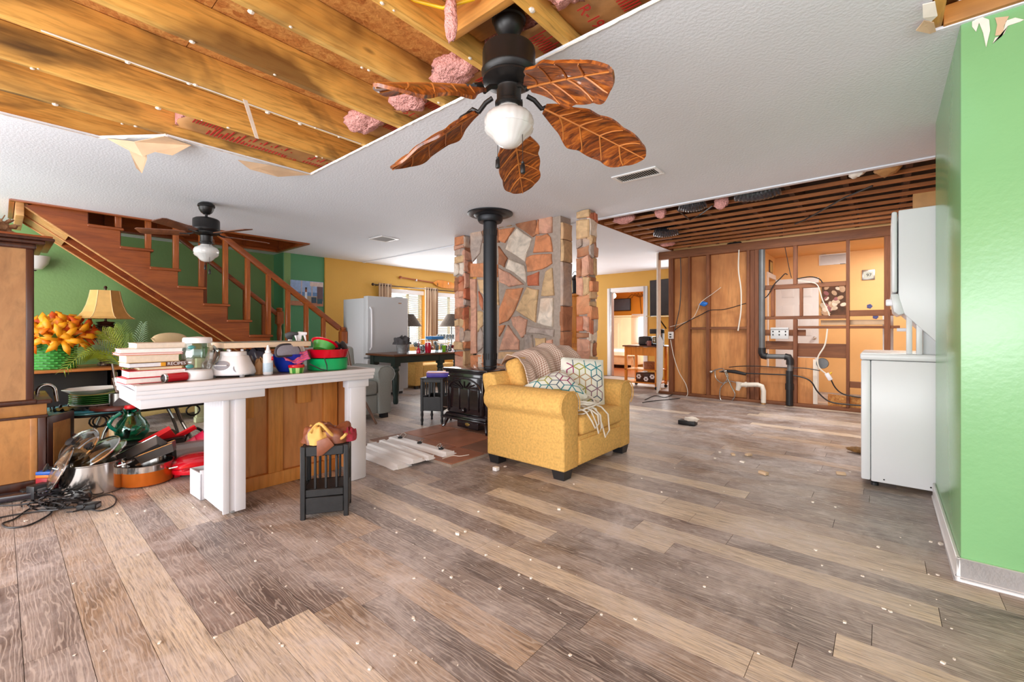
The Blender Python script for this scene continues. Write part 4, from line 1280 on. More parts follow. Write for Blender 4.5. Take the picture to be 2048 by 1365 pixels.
MB().grid(lambda u, v: bagf(u, v, V((.09, .05)), .06, .04, .105, 5.0), 26, 10).build('lining', M['leather2'], bg, smooth=True, angle=180)
MB().tube([cM @ V((.05 + .2 * i / 12, .02 + .02 * math.sin(i * .9), h_ + .075 + .05 * math.sin(i * .5) )) for i in range(13)], .009, 8).build('strap', M['leather2'], bg, smooth=True)
MB().prism([cM @ V(p) for p in ((.09, -.004, h_ + .03), (.15, -.004, h_ + .05), (.185, -.004, h_ - .0), (.12, -.004, h_ - .055), (.09, -.004, h_ - .06))], cM.to_3x3() @ V((0, -.006, 0))).build('flap', M['leather'], bg, bevel=.002)
M['redmesh'] = plain('rose_red_netting', (160, 44, 62), .8, var=.3, vs=60)
MB().grid(lambda u, v: bagf(u, v, V((.255, .12)), .045, .07, .07, 9.0), 26, 10).build('netting_pouch', M['redmesh'], smooth=True, label='rose red netting pouch at the right end of the crate stand top', cat='pouch', angle=180)
# ================================================================ HUTCH at the left edge
hu = thing('hutch', 'tall dark wood hutch with a mottled tan side and one lower door ajar, left edge', 'cabinet', (-4.6, -.35, 0))
hx = -4.36
MB().box(-4.95, hx, -1.0, .135, .63, 1.64).build('upper_cabinet', M['hutch'], hu)
MB().box(hx - .012, hx + .008, .112, .146, .63, 1.64).box(-4.95, hx, .135, .15, .63, 1.64).build('corner_post', M['dark_wood'], hu, bevel=.004)
MB().box(-4.97, hx + .02, -1.0, .16, 1.64, 1.675).box(-4.99, hx + .045, -1.0, .20, 1.675, 1.70).box(-5.0, hx + .06, -1.0, .245, 1.70, 1.72).build('cornice', M['dark_wood'], hu, bevel=.008, seg=3)
MB().box(-5.0, hx + .05, -1.0, .235, 1.72, 1.735).build('cornice_cap', M['stair'], hu, bevel=.004)
MB().box(-5.0, hx + .012, -1.0, .165, .60, .632).build('ledge', M['dark_wood'], hu, bevel=.010, seg=3)
MB().box(-5.0, hx - .006, -1.0, .21, .52, .60).build('drawer_band', M['hutch_low'], hu, bevel=.006)
MB().box(-5.0, hx + .008, -1.0, .235, .595, .625).build('drawer_top', M['dark_wood'], hu, bevel=.010, seg=3)
MB().box(-5.0, hx + .006, -1.0, .215, .505, .522).build('ledge', M['dark_wood'], hu, bevel=.004)
MB().box(-5.0, hx, -1.0, .19, .09, .505).build('lower_cabinet', M['hutch_low'], hu)
MB().box(hx - .01, hx + .01, .13, .165, .09, .505).build('side_batten', M['hutch_low'], hu, bevel=.004)
MB().box(hx - .01, hx + .008, .167, .205, .09, .505).build('corner_post', M['dark_wood'], hu, bevel=.004)
MB().box(-5.0, hx + .012, -1.0, .2, .0, .09).build('plinth', M['dark_wood'], hu, bevel=.008)
hm = frame_m((hx - .01, .205, .1), (-.84, .54, 0), (0, 0, 1))
hd = MB().box(0, .27, .0, .40, -.011, .011, hm).build('door', M['dark_wood'], hu, bevel=.003)
MB().box(.05, .22, .05, .35, .011, .015, hm).build('door_panel', M['hutch_low'], hd)
MB().ball(hm @ V((.245, .22, .024)), .012).build('door_knob', M['dark_wood'], hd, smooth=True)
pc = thing('pine_cone', 'pine cone ornament lying on top of the hutch at the left edge', 'pine cone', (-4.6, -.02, 1.735))
r2 = random.Random(2)
pcm = plain('pine_cone_brown', (150, 112, 78), .8, var=.3, vs=20)
MB().ball((-4.6, -.02, 1.80), .05, .075, .055).build('core', pcm, pc, smooth=True)
for i in range(46):
    a, t = i * 2.4, (i / 46) * 2 - 1
    rr_ = math.sqrt(max(.05, 1 - t * t))
    c = V((-4.6 + .05 * rr_ * math.cos(a), -.02 + .078 * t, 1.80 + .052 * rr_ * math.sin(a)))
    d = V((rr_ * math.cos(a), t * .9, rr_ * math.sin(a))).normalized()
    u_ = d.cross(V((0, 1, 0))).normalized(); w_2 = d.cross(u_)
    if c.z + d.z * .035 < 1.742: continue
    MB().prism([c - u_ * .012, c + d * .034 - u_ * .014, c + d * .042, c + d * .034 + u_ * .014, c + u_ * .012], w_2 * .006).build('scale', pcm, pc)
# wall sconce bowl glimpsed under the cornice
sn = thing('wall_sconce', 'white glass bowl sconce on the green wall just right of the hutch cornice', 'sconce', (-8.2, .38, 1.95))
pp = ax(70, 522, -8.16)
MB().lathe([(.0001, -.12), (.07, -.1), (.12, -.03), (.14, .06), (.13, .06), (.11, .0), (.0001, -.08)], (pp.x, pp.y, pp.z), 24).build('bowl', M['opal'], sn, smooth=True)
MB().box(-8.3, -8.16, pp.y - .03, pp.y + .03, pp.z - .08, pp.z - .03).build('bracket', M['black_metal'], sn, bevel=.01)
MB().ball((pp.x, pp.y, pp.z - .115), .016).build('finial', M['black_metal'], sn, smooth=True)

# ================================================================ CONSOLE under the stairs
cn = thing('console', 'long dark media console with a honey wood top under the stairs', 'console', (-7.7, .9, 0))
MB().box(-8.22, -7.28, -.35, 1.62, .60, .63).build('top', wood('honey_top', (170, 96, 44), (214, 140, 76), 'Y', 7, .35, .05), cn, bevel=.006)
for y in (-.33, .92, 1.58): MB().box(-8.2, -7.32, y, y + .03, .0, .60).build('panel', M['dark_wood'], cn)
MB().box(-8.22, -8.2, -.33, 1.6, 0, .6).build('back', M['black_plastic'], cn)
MB().box(-8.2, -7.3, -.30, 1.58, .0, .05).box(-8.2, -7.34, .95, 1.58, .40, .415).box(-8.2, -7.34, .95, 1.58, .22, .235).build('shelf', M['dark_wood'], cn)
MB().box(-7.5, -7.46, -.25, .88, .06, .585).build('screen_panel', M['black_plastic'], cn, bevel=.004)
for i, (z, h, c) in enumerate(((.416, .03, (232, 226, 222)), (.447, .035, (196, 190, 186)), (.236, .04, (150, 132, 118)), (.277, .03, (226, 220, 214)), (.308, .025, (80, 76, 78)))):
    b = MB().box(-7.75, -7.4, 1.0 + .02 * (i % 2), 1.5 - .03 * (i % 3), z + .001, z + h)
    b.build('magazine', plain('magazine_%d' % i, c, .6, var=.08, vs=30), bevel=.002, label=['white magazine under the grey one on the console upper shelf', 'grey magazine topmost on the console upper shelf', 'brown magazine lowest on the console lower shelf', 'white magazine in the middle of the console lower shelf', 'dark magazine topmost on the console lower shelf'][i], cat='magazine')
# basket of lilies
bx = ax(105, 733, -7.62); by_ = bx.y
fb = thing('flower_basket', 'round woven green basket full of orange lilies on the console', 'flower basket', (-7.62, by_, .63))
M['weave'] = plain('glossy_green_woven_straw', (70, 158, 66), .4, var=.2, vs=30)
bk_ = MB()
for i in range(10): bk_.tube([V((-7.62 + (.19 + .014 * ((j + i) % 2)) * math.cos(2 * PI * j / 44), by_ + (.19 + .014 * ((j + i) % 2)) * math.sin(2 * PI * j / 44), .645 + .031 * i)) for j in range(44)], .012, 6, closed=True)
bk_.lathe([(.18, .631), (.183, .94)], (-7.62, by_, 0), 30)
bk_.build('basket', M['weave'], fb, smooth=True)
FL = [plain('petal_' + n, c, .5, var=.14, vs=12) for n, c in (('orange', (240, 122, 6)), ('amber', (248, 158, 10)), ('deep', (224, 88, 8)))]
M['leafg'] = plain('dark_green_leaf', (44, 92, 34), .5, var=.2)
def lily(root, c, d, s, mt):
    d = V(d).normalized(); u = d.cross(V((.3, .2, 1))).normalized(); w = d.cross(u)
    b = MB()
    for i in range(6):
        a = PI * i / 3
        r = u * math.cos(a) + w * math.sin(a); t = -u * math.sin(a) + w * math.cos(a)
        spine = [V(c), V(c) + (d * .42 + r * .22) * s, V(c) + (d * .6 + r * .72) * s, V(c) + (d * .38 + r * 1.12) * s]
        wd_ = [.05, .13, .19, .015]
        vs = []
        for p, q in zip(spine, wd_): vs += [p - t * q * s, p + t * q * s - d * .0, ]
        b.add(vs, [(0, 1, 3, 2), (2, 3, 5, 4), (4, 5, 7, 6)])
    return b.build('lily', mt, root, smooth=True, solid=.003)
r2 = random.Random(14)
for i in range(22):
    a = i * 2.4; q = math.sqrt((i + .5) / 22)
    c = V((-7.62 + .19 * q * math.cos(a), by_ + .03 + .26 * q * math.sin(a), .97 + .16 * (1 - q * q) + r2.uniform(-.02, .03)))
    lily(fb, c, (q * math.cos(a) + 1.1, q * math.sin(a) * 1.1 - .15, .95 - q * .8), r2.uniform(.16, .20), FL[r2.choice((0, 0, 1, 1, 2))])
for i in range(10):
    a = i * .66
    c = V((-7.62 + .13 * math.cos(a), by_ + .13 * math.sin(a), .94)); d = V((math.cos(a) * .5, math.sin(a) * .5, .25)); t = V((-math.sin(a), math.cos(a), 0)) * .03
    MB().add([c, c + d * .25 - t, c + d * .5, c + d * .25 + t], [(0, 1, 2, 3)]).build('leaf', M['leafg'], fb, solid=.002)
# table lamp
lp = ax(211, 735, -7.75)
tl = thing('table_lamp', 'table lamp with a flared six-panel parchment shade and pineapple-textured base', 'lamp', (-7.75, lp.y, .63))
lc = (-7.75, lp.y, 0)
k = NT('textured_bronze_ceramic'); vec = k.coords()
vo = k.n('ShaderNodeTexVoronoi', i_Scale=38.0); k.l(vec, vo.inputs['Vector'])
k.col(k.ramp(vo.outputs['Distance'], [(.1, rgb(190, 172, 146)), (.6, rgb(70, 52, 40))])); k.set(Roughness=.4); k.bump(vo.outputs['Distance'], .8, .02)
M['pineapple'] = k.m
MB().lathe([(.06, .632), (.085, .64), (.08, .665), (.05, .69), (.10, .74), (.15, .82), (.185, .93), (.19, 1.02), (.165, 1.09), (.11, 1.13), (.07, 1.15)], lc, 32).build('body', M['pineapple'], tl, smooth=True)
MB().lathe([(.11, 1.148), (.115, 1.158), (.075, 1.17), (.085, 1.185), (.1, 1.20), (.02, 1.21), (.012, 1.22), (.012, 1.64), (.02, 1.645), (.014, 1.67), (.0001, 1.675)], lc, 20).build('neck', M['dark_wood'], tl, smooth=True)
M['shade'] = plain('parchment_shade', (222, 176, 104), .7, var=.08, vs=14)
M['shade_edge'] = plain('shade_piping', (236, 206, 150), .7)
sh_prof = [(.315, 1.245), (.27, 1.27), (.225, 1.33), (.19, 1.42), (.165, 1.52), (.15, 1.61)]
for i in range(8):
    a0, a1 = 2 * PI * i / 8 + .2, 2 * PI * (i + 1) / 8 + .2
    b = MB(); vs = []
    for r, z in sh_prof: vs += [(lc[0] + r * math.cos(a0), lc[1] + r * math.sin(a0), z), (lc[0] + r * math.cos(a1), lc[1] + r * math.sin(a1), z)]
    b.add(vs, [(2 * j, 2 * j + 1, 2 * j + 3, 2 * j + 2) for j in range(len(sh_prof) - 1)]).build('shade_panel', M['shade'], tl, solid=.003)
    MB().tube([(lc[0] + r * math.cos(a0), lc[1] + r * math.sin(a0), z) for r, z in sh_prof], .005, 5).build('shade_rib', M['shade_edge'], tl, smooth=True)

# ================================================================ GLASS GARDEN TABLE with crockery
gt = thing('patio_table', 'low wrought iron table with a teal glass top heaped with crockery, behind the pots', 'table', (-5.0, .62, 0))
tx0, tx1, ty0, ty1, tzz = -5.45, -4.68, .30, 1.32, .45
def rrect(x0, x1, y0, y1, r, z, n=6):
    pts = []
    for cx_, cy_, a0 in ((x1 - r, y1 - r, 0), (x0 + r, y1 - r, PI / 2), (x0 + r, y0 + r, PI), (x1 - r, y0 + r, 1.5 * PI)):
        for i in range(n + 1): pts.append(V((cx_ + r * math.cos(a0 + PI / 2 * i / n), cy_ + r * math.sin(a0 + PI / 2 * i / n), z)))
    return pts
MB().prism(rrect(tx0, tx1, ty0, ty1, .18, tzz - .012), (0, 0, .012)).build('glass_top', plain('teal_glass_top', (72, 140, 150), .08, var=.1, coat=.5), gt, bevel=.003)
MB().tube(rrect(tx0 + .01, tx1 - .01, ty0 + .01, ty1 - .01, .17, tzz - .022), .010, 8, closed=True).build('frame', M['black_metal'], gt, smooth=True)
for x, y in ((tx0 + .15, ty0 + .2), (tx1 - .12, ty0 + .22), (tx0 + .15, ty1 - .2), (tx1 - .12, ty1 - .2)):
    dx_, dy_ = (x - (tx0 + tx1) / 2) * .35, (y - (ty0 + ty1) / 2) * .35
    for o_ in (0, .05):
        MB().tube([(x - dx_ * .3 + o_, y - dy_, tzz - .02), (x - dx_ + o_ * .8, y - dy_ * .4, .26), (x + dx_ * .2 + o_ * .5, y + dy_ * .2, .08), (x + dx_ * .5, y + dy_ * .5, .001 + .012)], .011, 8).build('leg', M['steel'] if o_ else M['black_metal'], gt, smooth=True)
    MB().tube([(tx1 - .02, y + .05 * math.cos(a), tzz - .07 + .045 * math.sin(a)) for a in [i * .55 for i in range(13)]], .007, 6).build('scroll', M['black_metal'], gt, smooth=True)
# trays and plates on it
def plate(c, r, mt, mt2, label, group, h=.022, sides=0):
    b = MB()
    pr = [(.0001, .0), (r * .6, .0), (r * .66, .003), (r, h), (r * .985, h + .004), (r * .64, .008), (.0001, .006)]
    return b.lathe(pr, c, sides or 36).build('plate', mt, smooth=True, label=label, cat='plate', group=group)
M['leafplate'] = plain('green_leaf_glaze', (52, 120, 54), .2, var=.25, vs=10, coat=.4)
M['whiteware'] = plain('white_glazed_ware', (236, 232, 226), .2, var=.05, coat=.4)
M['blackware'] = plain('black_enamel_tray', (28, 26, 28), .25, var=.1)
pl = ax(188, 800, -4.98)
MB().box(-5.22, -4.72, pl.y - .28, pl.y + .28, tzz + .001, tzz + .012).build('tray', plain('turquoise_tray', (40, 128, 150), .35, var=.15), bevel=.004, label='turquoise tray lowest under the heap of plates on the patio table', cat='tray')
b = MB()
for j in range(22):
    a = 2 * PI * j / 22
    b.box(-.004, .004, -.012, .012, 0, .022, Matrix.Translation((-4.98 + .21 * math.cos(a), pl.y + .25 * math.sin(a), tzz + .014)) @ Matrix.Rotation(a, 4, 'Z') @ Matrix.Rotation(.6, 4, 'X'))
b.lathe([(.0001, 0), (.2, 0), (.2, .006), (.0001, .006)], (-4.98, pl.y, tzz + .013), 30, sy=1.2)
b.build('serving_tray', M['blackware'], smooth=True, label='black serving tray with a twisted wire rim under the green plates', cat='tray')
for i in range(6):
    plate((-4.98 + r2.uniform(-.006, .006), pl.y + .02 + r2.uniform(-.008, .008), tzz + .0205 + i * .0155), .17 if i else .165, M["leafplate"] if i else M["whiteware"], None, ("", "lowest", "second lowest", "middle", "second highest", "highest")[i] + " green glazed dinner plate in the stack under the white platter" if i else "white plate lowest in the stack of green plates", "green dinner plates in the stack" if i else None)
plate((-4.99, pl.y - .01, tzz + .124), .18, M['whiteware'], None, 'wide white platter topmost on the stack of green plates', None, h=.04, sides=8)
MB().ball((-5.2, pl.y + .16, tzz + .07), .09, .14, .055).build('seed_head', plain('dried_straw', (176, 128, 62), .9, var=.4, vs=60, bump=1, bs=90), smooth=True, label='straw-coloured dried flower head behind the white platter', cat='dried flower')
MB().tube([(-5.25, pl.y - .12, tzz + .1), (-5.22, pl.y + .05, tzz + .11)], [.03, .022], 12).build('paper_roll', plain('sage_cloth', (158, 172, 128), .8, var=.2), smooth=True, label='rolled sage green cloth behind the plates', cat='cloth')
MB().lathe([(.15, 0), (.17, .012), (.17, .03), (.155, .035), (.0001, .03)], (-4.78, pl.y + .12, tzz + .0005), 30).build('wooden_bowl', plain('red_brown_bowl', (104, 46, 36), .35, var=.1), smooth=True, label='shallow red-brown wooden dish at the front of the patio table', cat='dish')
# palm in a beige pot
pp = ax(262, 770, -5.18)
pt = thing('potted_palm', 'small potted palm in a beige pot with feathery yellow-green fronds', 'potted plant', (pp.x, pp.y, tzz))
MB().lathe([(.075, tzz + .001), (.11, tzz + .19), (.12, tzz + .2), (.12, tzz + .225), (.105, tzz + .225), (.10, tzz + .2), (.0001, tzz + .195)], (pp.x, pp.y, 0), 24).build('pot', plain('beige_pot', (196, 170, 142), .7), pt, smooth=True)
FR = [plain('frond_' + n, c, .5, var=.2, vs=8) for n, c in (('lime', (150, 166, 26)), ('olive', (96, 122, 30)), ('grey_green', (128, 156, 118)))]
def frond(root, base, tip, arch_h, L, mt, n=17, droop=.0):
    base, tip = V(base), V(tip)
    def sp(t): return base.lerp(tip, t) + V((0, 0, arch_h * 4 * t * (1 - t)))
    b = MB().tube([sp(i / 12) for i in range(13)], [.006 - .004 * i / 12 for i in range(13)], 5)
    for i in range(n):
        t = .22 + .78 * i / (n - 1)
        p = sp(t); d = (sp(min(1, t + .02)) - sp(t - .02)).normalized()
        side = d.cross(V((.6, -.5, .35))).normalized()
        l = L * (.55 + .45 * math.sin(PI * (t * .9 + .05))) * (1 - .45 * t)
        for s in (-1, 1):
            q = (side * s * .8 + d * .75 + V((0, 0, -droop))).normalized()
            w = d * .0042
            b.add([p - w, p + q * l * .5 - w * 1.2 + V((0, 0, .01)), p + q * l, p + q * l * .5 + w * 1.2 + V((0, 0, .01)), p + w], [(0, 1, 2, 3, 4)])
    return b.build('frond', mt, root, smooth=False)
pb = (pp.x, pp.y, tzz + .21)
def at_(u, v, dX=0.0): return ax(u, v, pp.x + dX)
frond(pt, pb, at_(128, 742, .15), .20, .20, FR[0], 20, .15); frond(pt, pb, at_(205, 665, .0), .05, .17, FR[0]); frond(pt, pb, at_(244, 652, .0), .03, .17, FR[1]); frond(pt, pb, at_(228, 658, -.15), .05, .17, FR[0])
frond(pt, pb, at_(286, 650, -.1), .02, .14, FR[2]); frond(pt, pb, at_(192, 690, .1), .06, .14, FR[2]); frond(pt, pb, at_(258, 672, .1), .02, .15, FR[1]); frond(pt, pb, at_(165, 715, -.1), .12, .16, FR[0])
for u, v in ((270, 752), (246, 758), (258, 745), (266, 760)): frond(pt, pb, at_(u, v, .1), .02, .09, FR[1], 9)
# utensils in a crock
uc = thing('utensil_crock', 'steel crock bristling with kitchen utensils, grey turner in front', 'utensil crock', (-4.86, .74, tzz))
uo = ax(236, 815, -4.80); uo = V((-4.80, uo.y, 0))
MB().lathe([(.055, tzz + .001), (.06, tzz + .005), (.06, tzz + .13), (.056, tzz + .13), (.056, tzz + .01), (.0001, tzz + .008)], (uo.x, uo.y, 0), 24).build('crock', M['steel'], uc, smooth=True)
for u, v, r in ((224, 728, .008), (225, 757, .008), (233, 745, .006), (241, 760, .006)):
    MB().tube([(uo.x + .01, uo.y + .005, tzz + .05), ax(u, v, uo.x + .02)], r, 8).build('utensil', M['chrome'], uc, smooth=True)
g0 = ax(243, 812, uo.x + .09)
gm = frame_m(g0, (.62, .76, 0), (-.25, .1, 1)) @ Matrix.Rotation(.9, 4, 'Z')
MB().prism([gm @ V(p) for p in ((-.06, -.05, 0), (-.05, .03, 0), (-.02, .06, 0), (.03, .06, 0), (.055, .02, 0), (.05, -.05, 0))], gm.to_3x3() @ V((0, 0, .006))).build('turner', plain('grey_nylon', (92, 86, 88), .5), uc, bevel=.002)
s0 = ax(262, 815, uo.x + .07)
gm2 = frame_m(s0, (.62, .76, 0), (0, 0, 1))
MB().prism([gm2 @ V(p) for p in ((-.035, -.04, 0), (-.045, .04, 0), (-.018, .055, 0), (-.014, .12, 0), (.014, .12, 0), (.018, .055, 0), (.04, .04, 0), (.045, -.03, 0), (.012, -.035, 0), (.012, -.008, 0), (0, -.04, 0))], gm2.to_3x3() @ V((0, 0, .006))).build('scraper', plain('pale_grey_nylon', (190, 190, 194), .4), uc, bevel=.002)
MB().box(-.014, .014, .12, .16, -.004, .010, gm2).build('scraper_grip', M['blue_plastic'], uc, bevel=.003)
# box with the teal jug
jb = ax(258, 876, -4.55)
bb = thing('roasting_tin', 'black rectangular roasting tin on the floor under the teal jug', 'roasting tin', (-4.55, jb.y, 0))
MB().box(-4.78, -4.36, jb.y - .22, jb.y + .32, .002, .215).build('body', M['black_plastic'], bb, bevel=.01)
MB().box(-4.79, -4.35, jb.y - .23, jb.y + .33, .215, .222).build('rim', M['black_plastic'], bb, bevel=.003)
jg = thing('glass_jug', 'teal glass jug with a loop handle and red cap beside the utensils', 'jug', (-4.56, jb.y, .222))
MB().lathe([(.0001, .226), (.06, .224), (.075, .235), (.105, .28), (.11, .32), (.09, .37), (.058, .41), (.052, .44), (.066, .475), (.062, .476), (.048, .44), (.053, .41), (.085, .37), (.104, .32), (.1, .283), (.07, .24), (.0001, .232)], (-4.56, jb.y + .02, 0), 28).build('body', M['glass_teal'], jg, smooth=True)
MB().tube([(-4.53, jb.y - .05 - .07 * math.sin(PI * i / 10), .30 + .15 * i / 10) for i in range(11)], .013, 8).build('handle', plain('teal_glass_solid', (20, 130, 110), .08, coat=.5), jg, smooth=True)
MB().lathe([(.03, .47), (.04, .48), (.035, .50), (.0001, .505)], (-4.56, jb.y + .01, 0), 16).build('cap', M['redpl'], jg, smooth=True)
MB().tube([(-4.54, jb.y - .02, .25), (-4.54, jb.y - .0, .35)], .02, 8).build('red_label', M['redpl'], jg, smooth=True)
# beige storage tub under the table
sb_ = ax(150, 860, -5.35)
tb = thing('storage_tub', 'beige plastic tub holding oddments under the patio table', 'tub', (-5.35, sb_.y, 0))
MB().frustum(-5.6, -5.05, sb_.y - .24, sb_.y + .26, .002, .02, 0, 0).build('bottom', plain('beige_tub', (222, 192, 150), .5), tb)
for bx0, bx1, by0_, by1_ in ((-5.6, -5.585, -.24, .26), (-5.065, -5.05, -.24, .26), (-5.6, -5.05, -.24, -.225), (-5.6, -5.05, .245, .26)):
    MB().box(bx0, bx1, sb_.y + by0_, sb_.y + by1_, .02, .17 if bx1 == -5.05 else .36).build('side', plain('beige_tub_side', (222, 192, 150), .5), tb, bevel=.004)
for i in range(3):
    MB().ball((-5.25 + .05 * i, sb_.y - .14 + .1 * i, .13), .08, .09, .06).build('ornament', plain('clay_ornament_%d' % i, ((206, 196, 176), (150, 112, 62), (190, 150, 100))[i], .7), smooth=True, label=['pale clay ornament leftmost in the beige tub', 'brown wooden ornament in the middle of the beige tub', 'tan ornament rightmost in the beige tub'][i], cat='ornament')
# pot faucet: chrome tap propped by the hutch
fa = ax(75, 815, -4.75)
MB().tube([(fa.x, fa.y + .0, .475), (fa.x, fa.y, .62)] + [(fa.x, fa.y + .045 - .045 * math.cos(PI * i / 10), .64 + .05 * math.sin(PI * i / 10)) for i in range(11)] + [(fa.x, fa.y + .1, .56)], .012, 10).ball((fa.x, fa.y, .47), .05, .05, .03).build('kitchen_tap', M['chrome'], smooth=True, label='loose chrome gooseneck kitchen tap lying right beside the hutch', cat='tap')

# ================================================================ POTS ON THE FLOOR
def lidf(label, c, r, n, mt='glass_green', handle=True, group=None):
    n = V(n).normalized()
    q = Matrix.Translation(V(c)) @ n.to_track_quat('Z', 'Y').to_matrix().to_4x4()
    root = thing('pot_lid', label, 'lid', V(c), rot=q.to_euler(), group=group)
    MB().lathe([(r * .97, .0), (r * .8, .018), (r * .45, .034), (.0001, .04), ], n=36).build('dome', M['glass'], root, local=True, smooth=True)
    MB().lathe([(r * .96, -.004), (r * 1.0, -.004), (r * 1.01, .002), (r * .96, .006), (r * .95, .0)], n=40).build('rim', M['chrome'], root, local=True, smooth=True)
    if handle: MB().lathe([(.0001, .04), (.012, .04), (.01, .055), (.026, .066), (.026, .075), (.0001, .08)], n=14).build('knob', M['black_plastic'], root, local=True, smooth=True)
    return root
sp_c = V((-4.12, .417, 0))
st = thing('stockpot', 'large polished steel stockpot on the floor beside the cables', 'pot', sp_c)
MB().lathe([(.16, .002), (.17, .008), (.17, .2), (.176, .205), (.176, .21), (.165, .208), (.163, .2), (.163, .012), (.0001, .01)], sp_c, 44).build('body', M['chrome'], st, smooth=True)
for s_ in (-1, 1):
    dv = V((.6, .8, 0)) * s_
    sd = V((-dv.y, dv.x, 0))
    MB().tube([sp_c + dv * .168 + sd * .05 + V((0, 0, .17)), sp_c + dv * .21 + sd * .045 + V((0, 0, .18)), sp_c + dv * .222 + V((0, 0, .182)), sp_c + dv * .21 - sd * .045 + V((0, 0, .18)), sp_c + dv * .168 - sd * .05 + V((0, 0, .17))], .007, 8).build('handle', M['chrome'], st, smooth=True)
def rel(u, v, X): return ax(u, v, X)
lidf('glass pot lid leaning upright at the left of the stockpot', rel(120, 940, -4.1), .15, (-.02, -.9, .4))
lidf('glass lid with black knob standing in the stockpot at the back', rel(158, 893, -4.2), .13, (.35, -.65, .62))
lidf('large glass lid tilted across the front of the stockpot', rel(192, 905, -4.1), .145, (.18, -.55, .8))
lidf('steel-rimmed lid at the right of the stockpot top', rel(220, 905, -4.12), .11, (.1, -.6, .75), handle=False)
M['pan_grey'] = plain('grey_bakeware', (86, 82, 80), .35, .3, var=.1)
cpc = V((-4.05, .69, 0))
def copper_pot(label, c, r, h):
    p = thing('copper_pan', label, 'pan', c)
    MB().lathe([(r * .9, .002), (r, .012), (r * 1.02, h * .72), (r * .99, h * .73), (r * .97, .02), (.0001, .015)], c, 40).build('body', M['copper'], p, smooth=True)
    MB().lathe([(r * 1.02, h * .72), (r * 1.02, h), (r * 1.045, h + .004), (r * .99, h + .004), (r * .99, h * .73)], c, 40).build('steel_band', M['chrome'], p, smooth=True)
    dv = V((.55, .83, 0)); sd = V((-dv.y, dv.x, 0))
    MB().tube([c + dv * r * 1.01 + sd * .04 + V((0, 0, h * .66)), c + dv * (r + .045) + sd * .035 + V((0, 0, h * .7)), c + dv * (r + .05) - sd * .035 + V((0, 0, h * .7)), c + dv * r * 1.01 - sd * .04 + V((0, 0, h * .66))], .006, 8).build('handle', M['chrome'], p, smooth=True)
    return p
copper_pot('copper coloured pan with a steel band, holding grey loaf tins', cpc, .15, .145)
copper_pot('small copper pan half hidden between the stockpot and the larger copper pan', V((-4.32, .62, 0)), .11, .13)
def tin(label, M_, L, w, h):
    t = thing('loaf_tin', label, 'loaf tin', M_.translation, rot=M_.to_euler())
    MB().frustum(-L / 2, L / 2, -w / 2, w / 2, 0, -.003, 0, 0).build('bottom', M['pan_grey'], t, local=True)
    f = .012
    for a in ([(-L / 2, -w / 2), (L / 2, -w / 2)], [(L / 2, -w / 2), (L / 2, w / 2)], [(L / 2, w / 2), (-L / 2, w / 2)], [(-L / 2, w / 2), (-L / 2, -w / 2)]):
        (xa, ya), (xb, yb) = a
        g = lambda x, y: (x * (1 + 2 * f / L), y * (1 + 2 * f / w))
        MB().add([(xa, ya, 0), (xb, yb, 0), (*g(xb, yb), h), (*g(xa, ya), h)], [(0, 1, 2, 3)]).build('side', M['pan_grey'], t, local=True, solid=.003)
    MB().tube([(-L / 2 - f, -w / 2 - f, h), (L / 2 + f, -w / 2 - f, h), (L / 2 + f, w / 2 + f, h), (-L / 2 - f, w / 2 + f, h)], .004, 6, closed=True).build('rim', M['chrome'], t, local=True, smooth=True)
    return t
lm = lambda p, x, y: frame_m(p, x, y)
tin('grey loaf tin tilted in the copper pan, open side to the right', lm(rel(287, 912, -4.12), (.35, .72, .42), (-.45, .5, -.5)), .24, .1, .065)
tin('second grey loaf tin lying behind the first in the copper pan', lm(rel(318, 912, -4.1), (.3, .8, .30), (-.6, .3, .0)), .2, .1, .06)
# griddle
gr = V((-4.0, .985, 0))
gd = thing('electric_griddle', 'round glossy red electric griddle with lid, on the floor under the counter end', 'griddle', gr)
MB().lathe([(.12, .03), (.17, .04), (.178, .06), (.175, .075), (.0001, .075)], gr, 40).build('base', M['red'], gd, smooth=True)
MB().lathe([(.178, .08), (.181, .092), (.17, .112), (.12, .14), (.06, .15), (.0001, .152)], gr, 40).build('lid', M['red'], gd, smooth=True)
for a in (.4, 2.5, 4.6): MB().frustum(gr.x + .13 * math.cos(a) - .02, gr.x + .13 * math.cos(a) + .02, gr.y + .13 * math.sin(a) - .02, gr.y + .13 * math.sin(a) + .02, .002, .05, .004, .004).build('foot', M['red'], gd, bevel=.003)
MB().box(gr.x + .15, gr.x + .2, gr.y - .14, gr.y - .09, .085, .1).build('handle', M['red'], gd, bevel=.006)
# red and pink plastic things behind
dpm = frame_m(rel(322, 893, -4.45), (.15, .8, .42), (-.5, .35, -.6))
dpn = thing('dustpan', 'bright red plastic dustpan lying behind the loaf tins', 'dustpan', dpm.translation)
MB().prism([dpm @ V(p) for p in ((-.16, -.1, 0), (.12, -.13, 0), (.12, .13, 0), (-.16, .1, 0))], dpm.to_3x3() @ V((0, 0, .008))).build('tray', M['redpl'], dpn, bevel=.003)
MB().box(-.16, .12, -.12, -.112, 0, .05, dpm).box(-.16, .12, .112, .12, 0, .05, dpm).box(-.17, -.155, -.12, .12, 0, .06, dpm).build('wall', M['redpl'], dpn, bevel=.003)
MB().box(.12, .26, -.025, .025, .0, .02, dpm).build('handle', M['redpl'], dpn, bevel=.006)
pk = frame_m(rel(372, 902, -4.4), (.2, .8, .4), (-.5, .2, .6))
tu = thing('plastic_tumbler', 'pink patterned plastic tumbler lying under the counter behind the griddle', 'tumbler', pk.translation)
